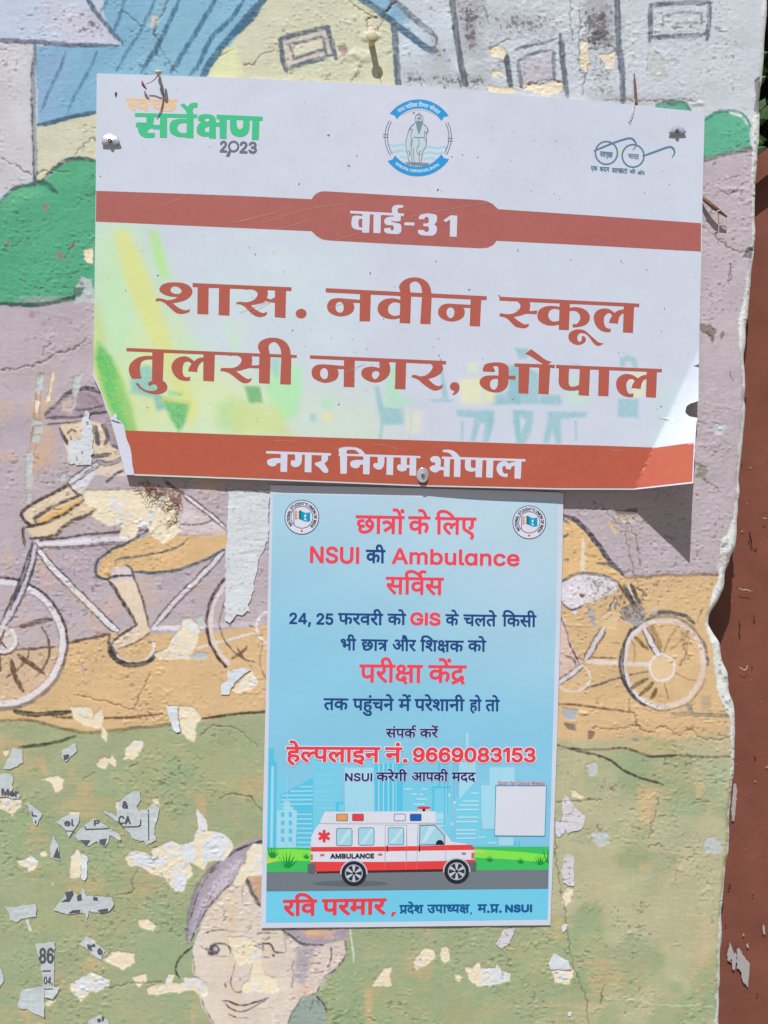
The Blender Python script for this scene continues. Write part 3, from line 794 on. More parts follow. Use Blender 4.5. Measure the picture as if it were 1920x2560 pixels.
crack('k', '560,1700 800,1720 1000,1750 1300,1760', col=(200, 206, 180), dz=.0003)
for _ in range(70):      # little paint ridges
    x, y = RS.rand() * 1850, RS.rand() * 2500; a_ = RS.randn() * .6; l_ = 8 + RS.rand() * 26
    crack('n', f'{x:.0f},{y:.0f} {x+l_*math.cos(a_):.0f},{y+l_*math.sin(a_):.0f}', w=1.8, dz=-.0004, a=.5, jit=2)
# vertical light drips
stroke('l', '1570,930 1590,1100 1605,1250', 12, (206, 222, 206), dry=.1); stroke('l', '865,1700 880,1830', 12, (220, 222, 222), dry=.1)
stroke('i', '155,1030 170,1080 182,1110', 12, (210, 220, 212), dry=.1); stroke('i', '305,820 318,840', 10, (214, 220, 214))
stroke('g', '487,1100 495,1155', 10, (160, 150, 170))

# ---- white filler down the broken end of the wall
EDGE = np.array([[1927, -220], [1920, 17], [1918, 56], [1913, 140], [1909, 196], [1903, 252], [1903, 280], [1900, 358], [1897, 392],
    [1893, 448], [1892, 498], [1890, 532], [1895, 574], [1892, 600], [1885, 655], [1878, 727], [1870, 811], [1863, 874], [1866, 937],
    [1865, 1022], [1861, 1106], [1853, 1191], [1852, 1240], [1849, 1290], [1846, 1342], [1843, 1371], [1829, 1396], [1819, 1428],
    [1816, 1466], [1800, 1504], [1778, 1535], [1773, 1561], [1787, 1586], [1803, 1608], [1808, 1656], [1822, 1684], [1829, 1732],
    [1838, 1763], [1841, 1785], [1841, 1864], [1841, 1890], [1838, 1926], [1834, 1960], [1826, 2028], [1826, 2095], [1824, 2126],
    [1818, 2163], [1814, 2212], [1809, 2280], [1806, 2372], [1803, 2449], [1801, 2526], [1800, 2560], [1794, 2780]], float)
INNER = np.array([[1915, -220], [1903, 150], [1895, 250], [1880, 300], [1880, 400], [1880, 520], [1879, 650], [1862, 740], [1846, 800],
    [1848, 860], [1858, 930], [1860, 1000], [1850, 1100], [1843, 1200], [1838, 1270], [1826, 1320], [1805, 1345], [1798, 1380], [1792, 1420], [1797, 1440],
    [1782, 1480], [1765, 1560], [1772, 1590], [1783, 1620], [1788, 1680], [1795, 1720], [1808, 1760], [1825, 1800], [1830, 1900], [1828, 1960],
    [1822, 2030], [1823, 2090], [1816, 2160], [1806, 2220], [1800, 2300], [1797, 2400], [1790, 2500], [1788, 2560], [1784, 2780]], float)
def xcurve(C, y): return np.interp(y, C[:, 1], C[:, 0])
de = xcurve(EDGE, PY) - PX; di = PX - xcurve(INNER, PY) + (FR2 - .5) * 16
m_ = np.clip(di / 2 + .5, 0, 1)
fc = alb((222, 226, 222)).astype(np.float32)[None, None] * (1 - .07 * (N8 > .62)[..., None] - .1 * (N64[..., None] - .5))
paint[:] = paint * (1 - m_[..., None]) + fc * m_[..., None]
relief += .0004 * m_ * (N16 - .3)
fill('n', '1890,200 1902,190 1910,240 1902,285 1884,280 1890,240', (150, 150, 150), rag=7, soft=4, dz=-.001)
fill('n', '1872,620 1888,618 1885,650 1860,640', (132, 130, 128), rag=6, soft=4, dz=-.001)
fill('n', '1796,1385 1830,1378 1825,1400 1800,1420 1790,1440', (196, 184, 184), rag=5, soft=4, a=.8)
speckle('n', '1770,1340 1850,1340 1840,1900 1800,1900', (150, 140, 132), .5, soft=30, dz=-.0003)
# overall relief and brushwork
lumpiness = np.clip((warped(110, 90, 61) * .6 + warped(46, 40, 64) * .4 - .34) * 3.2, .12, 1)
relief += (N64 - .5) * .0008 + (N32 - .5) * .00030 + (N16 - .5) * .00010 * lumpiness + (N8 - .5) * .00007 + (N4 - .5) * .00005
relief += lumpiness * ((SD_ - .5) * .00010 + (N8 - .5) * .00012 + (N6b - .5) * .00012 + np.clip(N6b * .5 + noise(11, 6, 77) * .5 - .62, 0, 1) * .0020 - np.clip(noise(9, 5, 78) * .6 + N8 * .4 - .66, 0, 1) * .0028)
rough_ = np.clip(1 - np.hypot((PX - 1500) / 420, (PY - 120) / 220), 0, 1) + np.clip(1 - np.hypot((PX - 1790) / 90, (PY - 1080) / 200), 0, 1) + .8 * np.clip(1 - np.hypot((PX - 1330) / 220, (PY - 60) / 160), 0, 1)
relief += rough_ * ((N8 - .5) * .0005 + (N4 - .5) * .00025)
tint((96, 90, 88), np.clip(noise(9, 5, 78) * .6 + N8 * .4 - .68, 0, 1) * 7 * lumpiness, .45)
brush = 1 + .07 * (SH_ - .5) + .05 * (SV_ - .5) + .06 * (N64 - .5) + .07 * (N8 - .5) + .05 * (N3 - .5)
paint *= brush[..., None].astype(np.float32)
np.clip(paint, .01, .86, out=paint)

def sample(A, px, py):
    u = np.clip((px + PAD) * SC - .5, 0, CW - 1.001); v = np.clip((py + PAD) * SC - .5, 0, CH - 1.001)
    i = u.astype(int); j = v.astype(int); f = u - i; g = v - j
    if A.ndim == 3: f = f[..., None]; g = g[..., None]
    return (A[j, i] * (1 - f) + A[j, i + 1] * f) * (1 - g) + (A[j + 1, i] * (1 - f) + A[j + 1, i + 1] * f) * g

# ------------------------------------------------------------------ the wall itself
m_wall = nmat('wall_paint', attr='paint', rough=.85, spec=.15, var=.06, varscale=900, bump=((420, .00016, 3), (1500, .00010, 3)))
m_core = nmat('bare_render', alb((150, 140, 132)), rough=.95, spec=.1, var=.2, varscale=60, bump=((120, .002, 5),))
STEP = .00088
corn = P([-16, 1936, -16, 1936], [-16, -16, 2576, 2576])
XL = corn[:, 0].min() - .004; ZB = corn[:, 2].min(); ZT = corn[:, 2].max()
zs = np.arange(ZB, ZT, STEP)
er = P(EDGE[:, 0], EDGE[:, 1]); er = er[np.argsort(er[:, 2])]
xe = np.interp(zs, er[:, 2], er[:, 0])
xe = xe + np.interp(zs, np.arange(ZB, ZT + .02, .011), RS.randn(len(np.arange(ZB, ZT + .02, .011))) * .0006)
xe = np.convolve(np.pad(xe, 4, mode='edge'), np.ones(9) / 9, 'valid')
nc = int((xe.mean() - XL) / STEP)
s = np.linspace(0, 1, nc)[None]
X = XL + s * (xe[:, None] - XL); Z = np.repeat(zs[:, None], nc, 1)
px_, py_ = toPx(X, Z)
H = sample(relief, px_, py_); CC = sample(paint, px_, py_)
dedge = xe[:, None] - X
Y = -H + np.clip(1 - dedge / .007, 0, 1) ** 2 * .0035
def inpoly(poly, x, y):
    W = np.zeros(x.shape, bool)
    for (x0, y0), (x1, y1) in zip(poly, np.roll(poly, -1, 0)):
        if y0 != y1: W ^= (y >= min(y0, y1)) & (y < max(y0, y1)) & (x < x0 + (y - y0) * (x1 - x0) / (y1 - y0))
    return W
hidden = inpoly(V('n', '300,240 1250,290 1480,330 1560,600 1500,1080 1300,1130 340,1110 290,800'), px_, py_) | inpoly(V('n', '700,1290 1385,1290 1352,2290 676,2290'), px_, py_)
cell = ~(hidden[1:, 1:] & hidden[:-1, :-1])
me = grid_mesh('wall_front', np.stack([X, Y, Z], -1), mask=cell, cols=CC)
wall = bpy.data.objects.new('plaster_wall', None); COL.objects.link(wall); wall.location = (0, 0, 0)
wall['label'] = 'painted plaster wall with faded mural of houses, cyclists and a smiling face'; wall['category'] = 'wall'
obj('painted_face', me, wall, m_wall)
# broken end: thin overhanging plaster, then the core set back from it
k3 = slice(None, None, 3)
ze, xq = zs[k3], xe[k3]; XC = float(P(1790, 1560)[0]) + .004
yf = Y[k3, -1]
n1 = np.interp(np.arange(len(ze)), np.arange(0, len(ze) + 20, 20), RS.rand(len(np.arange(0, len(ze) + 20, 20)))); n2 = n1[::-1] * .0003
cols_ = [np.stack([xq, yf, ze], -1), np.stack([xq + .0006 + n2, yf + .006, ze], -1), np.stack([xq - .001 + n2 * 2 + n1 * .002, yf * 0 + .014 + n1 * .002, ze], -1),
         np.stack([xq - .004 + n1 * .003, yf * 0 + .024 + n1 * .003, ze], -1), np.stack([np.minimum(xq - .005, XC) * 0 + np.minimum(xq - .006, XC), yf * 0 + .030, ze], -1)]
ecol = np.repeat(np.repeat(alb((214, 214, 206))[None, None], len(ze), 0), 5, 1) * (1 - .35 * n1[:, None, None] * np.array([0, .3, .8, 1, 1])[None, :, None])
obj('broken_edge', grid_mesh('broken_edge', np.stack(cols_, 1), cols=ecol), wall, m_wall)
def boxmesh(name, x0, x1, y0, y1, z0, z1):
    v = [(x, y, z) for x in (x0, x1) for y in (y0, y1) for z in (z0, z1)]
    return mesh(name, v, [(0, 1, 3, 2), (4, 6, 7, 5), (0, 4, 5, 1), (2, 3, 7, 6), (0, 2, 6, 4), (1, 5, 7, 3)])
obj('wall_core', boxmesh('wall_core', XL - .35, XC, .0312, .23, -0.02, 2.6), wall, m_core)
# plain continuation of the wall outside the picture
def side(name, x0, x1, z0, z1, nx, nz, lead=None):
    xs = np.linspace(x0, x1, nx); zz = np.linspace(z0, z1, nz); X2, Z2 = np.meshgrid(xs, zz)
    a, b = toPx(X2, Z2); return grid_mesh(name, np.stack([X2, X2 * 0 + .0002, Z2], -1), cols=sample(paint, a, b))
XR = float(xe[0]); XR2 = float(xe[-1])
obj('painted_side', side('painted_side', XL - .35, XL, -.02, 2.6, 90, 300), wall, m_wall)
obj('painted_base', side('painted_base', XL, XR, -.02, ZB, 220, 120), wall, m_wall)
obj('painted_top', side('painted_top', XL, XR2, float(zs[-1]), 2.6, 220, 60), wall, m_wall)

relief_wall = relief.copy()

# letter outlines: advance width, then contours as 2*x+on_curve, y pairs (500 units to the em)
DEVA = {
    'aa': (512, [[471,109,470,74,380,40,313,40,226,40,92,104,29,178,101,191,144,138,244,76,305,76,344,76,392,94,393,114,392,132,350,161,319,174,292,171,261,170,257,206,324,206,380,228,381,247,380,265,332,281,303,281,264,281,204,271,173,262,147,297,172,304,248,316,299,316,376,316,460,277,461,248,460,208,393,188,404,182,413,178,450,175,487,175,518,175,568,178,595,182,595,276,521,276,521,311,1039,311,1039,276,935,276,935,0,853,0,853,276,677,276,677,0,595,0,595,145,570,142,524,140,499,140,480,140,457,141,470,126]]),
    'aavowelsign': (130, [[171,276,171,0,89,0,89,276,1,276,1,311,273,311,273,276]]),
    'anusvara': (0, [[-183,386,-184,398,-152,415,-129,415,-108,415,-76,398,-75,386,-76,374,-108,357,-129,357,-152,357,-184,374]]),
    'au': (512, [[471,109,470,74,380,40,313,40,226,40,92,104,29,178,101,191,144,138,244,76,305,76,344,76,392,94,393,114,392,132,350,161,319,174,292,171,261,170,257,206,324,206,380,228,381,247,380,265,332,281,303,281,264,281,204,271,173,262,147,297,172,304,248,316,299,316,376,316,460,277,461,248,460,208,393,188,404,182,413,178,450,175,487,175,518,175,568,178,595,182,595,276,521,276,521,311,1039,311,1039,276,935,276,935,0,853,0,853,276,677,276,677,0,595,0,595,145,570,142,524,140,499,140,480,140,457,141,470,126], [845,308,816,328,772,346,728,352,705,352,684,352,640,346,621,341,597,376,618,380,668,386,697,386,742,386,812,365,837,346,841,347,820,373,782,402,738,414,709,414,684,414,652,410,637,406,615,441,652,448,705,448,760,448,838,422,900,361,929,308]]),
    'bha': (352, [[175,316,212,316,268,306,293,293,308,284,332,250,333,218,333,160,533,160,533,276,403,276,403,311,717,311,717,276,615,276,615,0,533,0,533,125,333,125,333,106,332,90,304,76,285,76,264,76,222,88,186,108,164,130,165,139,164,148,192,160,225,160,253,160,253,213,252,236,244,262,233,269,212,284,169,284,142,284,114,271,115,260,114,246,160,232,219,230,211,194,136,198,46,228,47,260,46,290,122,316]]),
    'ca': (317, [[649,276,545,276,545,0,465,0,465,82,440,74,368,59,317,59,240,59,140,102,141,138,140,152,166,178,185,186,39,184,39,220,333,220,348,220,384,220,389,220,383,185,351,185,292,185,220,160,221,137,220,116,280,94,317,94,368,94,438,116,465,130,465,276,1,276,1,311,649,311]]),
    'caprehalf': (198, [[1,311,411,311,411,276,1,276], [509,100,492,92,438,73,364,59,317,59,240,59,140,102,141,138,140,152,166,178,185,186,39,184,39,220,333,220,348,220,384,220,389,220,383,185,351,185,292,185,220,160,221,137,220,116,280,94,317,94,368,94,440,116,469,131]]),
    'cha': (350, [[297,35,372,35,500,66,574,120,575,155,574,178,528,210,489,210,452,210,424,192,425,179,424,163,476,138,537,130,503,99,420,110,348,152,349,178,348,202,402,236,457,240,457,276,1,276,1,311,717,311,717,276,537,276,537,238,586,232,652,190,653,154,652,125,604,70,510,26,378,0,297,0,200,0,100,42,101,74,100,84,116,106,133,116,90,126,44,158,45,180,44,210,132,242,207,242,224,242,276,239,289,236,283,202,268,204,232,208,213,208,124,208,125,175,124,160,168,144,203,140,232,145,267,145,276,145,300,144,309,144,303,108,296,109,280,109,277,109,182,109,183,74,182,54,244,35]]),
    'da': (260, [[413,-29,392,-12,354,23,343,36,330,36,302,34,289,34,244,34,160,44,88,68,46,108,47,136,46,158,76,190,103,200,136,215,232,228,291,228,297,228,297,276,1,276,1,311,535,311,535,276,377,276,377,192,329,192,268,192,198,186,173,178,152,170,126,147,127,131,126,104,204,70,289,70,292,70,304,70,313,70,306,80,307,88,306,106,348,120,373,120,416,120,460,96,461,81,460,65,432,48,411,43,422,31,456,6,481,-12]]),
    'dara': (260, [[43,2,213,40,168,45,92,68,46,106,47,136,46,158,76,190,103,200,136,215,232,228,291,228,297,228,297,276,1,276,1,311,535,311,535,276,377,276,377,192,329,192,268,192,198,186,173,178,152,170,126,147,127,131,126,104,204,70,289,70,292,70,304,70,313,70,306,80,307,88,306,106,348,120,373,120,416,120,460,96,461,81,460,65,432,48,411,43,422,31,456,6,481,-12,413,-29,392,-12,354,23,343,36,83,-33]]),
    'dhaprehalf': (181, [[483,89,444,74,354,52,285,52,206,52,112,92,113,126,112,139,128,164,149,174,100,183,42,218,43,246,42,276,124,316,189,316,240,316,312,288,313,266,312,242,273,222,211,241,220,246,230,258,231,263,230,270,210,284,185,284,156,284,116,262,117,244,116,228,148,209,196,200,225,198,252,202,289,202,300,202,326,202,333,201,327,166,320,166,304,166,299,166,248,166,192,146,193,127,192,106,248,86,293,86,344,86,420,108,445,122]]),
    'e': (276, [[569,276,475,276,475,190,474,164,460,134,441,123,404,99,325,96,309,133,328,135,360,140,371,146,382,152,392,170,393,190,393,276,161,276,161,176,160,154,166,124,186,106,226,90,261,80,371,49,432,31,486,-2,487,-26,486,-46,452,-82,441,-92,369,-71,380,-61,404,-38,405,-28,404,-18,388,-4,340,14,291,28,205,53,164,64,108,89,97,106,80,124,81,158,81,276,1,276,1,311,569,311]]),
    'evowelsign': (0, [[-167,308,-190,347,-232,392,-280,412,-315,412,-336,412,-372,407,-383,404,-407,441,-370,448,-317,448,-264,448,-184,422,-122,361,-93,308]]),
    'evowelsignanusvara': (0, [[-167,308,-190,347,-232,392,-280,412,-315,412,-336,412,-372,407,-383,404,-407,441,-370,448,-317,448,-264,448,-184,422,-122,361,-93,308], [-111,410,-112,422,-80,440,-57,440,-36,440,-2,422,-1,410,-2,398,-36,382,-57,382,-80,382,-112,398]]),
    'ga': (282, [[209,276,209,117,208,104,184,89,161,89,134,89,80,110,40,140,41,154,40,166,68,180,103,180,129,180,129,276,1,276,1,311,579,311,579,276,475,276,475,0,393,0,393,276]]),
    'ha': (266, [[321,34,356,40,404,58,405,74,404,93,344,114,281,114,212,114,138,86,139,62,138,46,160,18,232,-18,303,-44,249,-71,156,-36,58,26,59,65,58,84,88,114,117,124,96,133,68,159,69,176,68,190,88,210,107,216,128,225,188,232,229,232,361,232,361,276,1,276,1,311,547,311,547,276,443,276,443,197,231,197,200,197,172,194,165,190,148,184,149,174,148,164,168,148,185,142,230,150,285,150,352,150,440,129,480,96,481,76,480,48,412,10,349,1]]),
    'hau': (266, [[285,150,356,150,442,130,480,98,481,80,480,54,420,20,361,9,333,42,364,48,404,64,405,78,404,96,348,114,283,114,204,114,138,88,139,68,138,56,160,30,224,2,293,-16,308,-14,325,-14,400,-14,484,-53,485,-84,484,-115,390,-154,305,-154,208,-154,66,-108,7,-70,69,-48,106,-72,176,-104,256,-118,305,-118,410,-118,411,-81,410,-64,360,-48,331,-48,304,-48,260,-54,241,-60,225,-40,134,-12,58,38,59,68,58,86,88,114,113,124,96,134,68,159,69,176,68,190,88,210,107,216,128,225,188,232,229,232,361,232,361,276,1,276,1,311,547,311,547,276,443,276,443,197,231,197,200,197,172,194,165,190,148,184,149,174,148,164,168,148,183,142,228,150]]),
    'i': (246, [[273,111,242,111,184,104,161,98,114,112,50,150,51,176,50,190,70,210,89,216,110,225,172,232,221,232,315,232,315,276,1,276,1,311,505,311,505,276,397,276,397,197,213,197,180,197,154,194,145,190,130,184,131,174,130,162,158,145,175,138,220,147,277,147,348,147,448,110,449,77,448,44,364,7,289,2,318,-4,380,-15,417,-20,383,-55,324,-42,220,-14,177,0,116,2,48,16,49,32,48,44,76,58,101,58,120,58,164,48,195,35,208,34,221,34,288,34,366,54,367,76,366,93,316,111]]),
    'iivowelsign': (130, [[-183,308,-202,325,-220,357,-219,374,-220,406,-136,448,-59,448,0,448,80,420,136,359,165,311,273,311,273,276,171,276,171,0,89,0,89,276,1,276,1,311,89,311,60,363,-2,412,-55,412,-96,412,-140,388,-139,366,-140,350,-120,322,-103,308]]),
    'ivowelsign': (130, [[89,276,1,276,1,311,81,311,68,322,52,347,53,362,52,401,168,448,267,448,408,448,624,372,705,308,621,308,468,412,285,412,212,412,134,382,135,357,134,342,152,320,165,311,273,311,273,276,171,276,171,0,89,0]]),
    'ka': (381, [[777,276,453,276,453,174,500,200,569,200,634,200,716,158,717,120,716,96,686,44,653,20,581,40,604,56,636,98,637,118,636,142,596,165,563,165,508,165,453,129,453,0,373,0,373,87,348,77,276,59,227,59,180,59,96,78,46,116,47,145,46,185,156,232,245,232,268,232,324,228,341,227,333,190,316,192,268,196,249,196,192,196,128,170,129,146,128,120,188,94,229,94,272,94,340,115,373,130,373,276,1,276,1,311,777,311]]),
    'kassa': (356, [[625,276,625,0,543,0,543,162,512,155,440,146,391,146,340,146,256,156,225,163,178,148,128,122,129,104,128,94,148,74,200,60,249,60,258,60,269,60,264,70,265,78,264,94,304,108,329,108,368,108,412,82,413,68,412,54,388,38,365,33,384,22,420,1,449,-12,391,-32,364,-17,314,14,299,26,286,26,258,25,245,25,186,25,96,46,46,81,47,102,46,130,116,166,165,180,120,195,74,230,75,254,74,280,156,316,233,316,292,316,382,287,383,258,382,234,336,200,297,186,314,184,356,182,381,182,424,182,504,192,543,206,543,276,453,276,453,311,729,311,729,276], [153,251,152,234,196,208,229,200,304,224,305,253,304,265,268,283,229,283,196,283,152,266]]),
    'la': (339, [[1,276,1,311,693,311,693,276,589,276,589,0,509,0,509,178,502,178,495,178,470,178,420,166,374,134,357,104,281,116,292,139,313,156,288,166,240,176,209,176,168,176,126,154,127,136,126,116,168,82,252,44,309,20,257,-6,196,19,100,64,44,111,45,138,44,164,94,198,168,213,205,213,248,213,320,198,355,185,412,213,501,213,504,213,509,213,509,276]]),
    'laprehalf': (250, [[1,311,517,311,517,276,1,276], [537,174,516,178,495,178,470,178,420,166,374,134,357,104,281,116,292,139,313,156,288,166,240,176,209,176,168,176,126,154,127,136,126,116,168,82,252,44,309,20,257,-6,196,19,100,64,44,111,45,138,44,164,94,198,168,213,205,213,248,213,320,198,355,185,412,213,501,213,514,213,544,211,557,208]]),
    'ma': (299, [[509,276,509,0,429,0,429,125,209,125,209,106,208,90,178,76,161,76,140,76,98,88,62,108,40,130,41,139,40,148,66,160,101,160,127,160,127,276,1,276,1,311,613,311,613,276], [429,276,209,276,209,160,429,160]]),
    'na': (278, [[1,311,569,311,569,276,467,276,467,0,385,0,385,149,205,149,205,122,204,108,176,94,153,94,128,94,76,115,36,145,37,159,36,170,64,184,99,184,385,184,385,276,1,276]]),
    'o': (512, [[471,109,470,74,380,40,313,40,226,40,92,104,29,178,101,191,144,138,244,76,305,76,344,76,392,94,393,114,392,132,350,161,319,174,292,171,261,170,257,206,324,206,380,228,381,247,380,265,332,281,303,281,264,281,204,271,173,262,147,297,172,304,248,316,299,316,376,316,460,277,461,248,460,208,393,188,404,182,413,178,450,175,487,175,518,175,568,178,595,182,595,276,521,276,521,311,1039,311,1039,276,935,276,935,0,853,0,853,276,677,276,677,0,595,0,595,145,570,142,524,140,499,140,480,140,457,141,470,126], [855,308,832,347,792,392,742,412,709,412,686,412,652,407,639,404,615,441,652,448,705,448,760,448,838,422,900,361,929,308]]),
    'ovowelsign': (130, [[171,276,171,0,89,0,89,276,1,276,1,311,273,311,273,276], [91,308,68,347,28,392,-22,412,-55,412,-78,412,-112,407,-125,404,-149,441,-112,448,-59,448,-4,448,74,422,136,361,165,308]]),
    'pa': (284, [[481,276,481,0,399,0,399,96,368,86,300,73,255,73,214,73,148,86,129,97,104,110,80,147,81,179,81,276,1,276,1,311,585,311,585,276], [399,276,161,276,161,184,160,164,166,140,180,126,191,120,212,108,265,108,304,108,372,128,399,140]]),
    'para': (284, [[45,26,215,76,160,81,129,97,104,110,80,147,81,179,81,276,1,276,1,311,585,311,585,276,481,276,481,0,399,0,399,96,93,-6], [399,276,161,276,161,184,160,164,166,140,180,126,191,120,212,108,263,108,300,108,372,128,399,140]]),
    'pha': (386, [[461,276,461,174,484,186,544,200,579,200,644,200,724,158,725,120,724,96,696,44,661,20,589,40,612,56,644,98,645,118,644,142,604,165,571,165,516,165,461,128,461,0,381,0,381,96,356,87,292,73,249,73,208,73,144,88,125,98,100,113,80,148,81,177,81,276,1,276,1,311,787,311,787,276], [161,276,161,180,160,152,172,128,189,120,208,108,249,108,288,108,352,126,381,139,381,276]]),
    'ra': (204, [[397,21,341,-6,282,18,178,68,98,112,77,128,52,144,40,162,41,170,40,180,70,196,105,196,128,196,166,185,181,174,220,184,256,214,257,234,256,246,246,268,241,276,1,276,1,311,425,311,425,276,321,276,336,258,337,229,336,202,292,164,216,137,169,127,212,101,332,46]]),
    'reph': (0, [[-189,308,-212,325,-240,363,-239,381,-240,414,-152,448,-83,448,-52,448,0,442,21,436,1,403,-18,408,-56,414,-77,414,-118,414,-160,391,-159,374,-160,357,-132,326,-107,308]]),
    'sa': (338, [[589,276,589,0,507,0,507,133,476,128,420,126,381,126,338,126,244,133,213,138,192,132,169,126,208,100,320,46,381,21,327,-6,270,18,172,68,96,112,73,128,52,144,40,162,41,170,40,180,70,196,105,196,128,196,166,185,181,175,202,184,216,214,217,229,216,244,208,268,201,276,1,276,1,311,693,311,693,276], [369,161,408,161,472,165,507,170,507,276,281,276,288,267,298,244,299,229,298,208,280,177,263,166,314,161]]),
    'saprehalf': (194, [[369,161,400,161,450,164,479,166,487,130,460,128,408,126,381,126,338,126,244,133,213,138,192,132,169,126,208,100,320,46,381,21,327,-6,270,18,172,68,96,112,73,128,52,144,40,162,41,170,40,180,70,196,105,196,128,196,166,185,181,175,202,184,216,214,217,229,216,244,208,268,201,276,1,276,1,311,405,311,405,276,281,276,288,267,298,244,299,229,298,208,280,177,263,166,314,161]]),
    'sha': (340, [[123,94,88,94,40,112,41,128,40,142,76,157,105,157,122,157,160,150,193,138,240,146,304,189,305,222,304,250,246,283,201,283,168,283,138,270,139,258,138,250,156,233,214,221,271,220,253,185,160,188,66,230,67,258,66,284,136,316,205,316,252,316,332,294,384,252,385,220,384,186,316,127,255,110,300,91,384,44,415,22,351,0,300,36,216,82,181,97,152,94], [593,276,593,0,511,0,511,276,421,276,421,311,697,311,697,276]]),
    'ta': (285, [[481,276,481,0,401,0,401,164,293,164,230,164,168,158,151,150,126,140,127,118,126,94,200,48,273,20,217,-6,172,14,92,54,44,97,45,121,44,138,72,166,93,176,122,188,204,200,273,200,401,200,401,276,1,276,1,311,585,311,585,276]]),
    'tara': (276, [[129,32,81,66,327,140,284,168,224,190,181,190,152,190,96,182,57,172,29,208,60,216,136,228,181,228,220,228,284,216,344,187,383,163,383,276,1,276,1,311,567,311,567,276,465,276,465,0,383,0,383,117]]),
    'u': (274, [[1,311,565,311,565,276,453,276,484,256,485,232,484,187,407,164,442,148,500,106,501,76,500,51,454,17,376,0,329,0,272,0,168,30,72,100,29,156,101,169,128,130,196,70,274,37,321,37,360,37,414,56,415,80,414,100,368,135,329,150,300,148,265,147,261,182,332,183,404,207,405,232,404,246,374,269,353,276,1,276]]),
    'va': (278, [[573,276,469,276,469,0,389,0,389,82,360,74,286,59,233,59,180,59,96,80,46,118,47,143,46,186,160,232,257,232,268,232,308,230,344,228,355,227,349,190,330,192,282,196,261,196,196,196,128,168,129,144,128,118,190,94,237,94,288,94,362,116,389,130,389,276,1,276,1,311,573,311]]),
    'ya': (290, [[597,311,597,276,493,276,493,0,411,0,411,90,382,80,304,66,253,66,164,66,52,126,39,176,100,183,160,206,161,228,160,242,136,266,125,276,1,276,1,311], [129,150,148,126,210,102,261,102,308,102,384,122,411,137,411,276,213,276,240,250,241,222,240,168]]),
    '.': (134, [[73,27,72,46,108,60,133,60,160,60,196,46,197,27,196,9,160,-7,133,-7,108,-7,72,9]]),
}
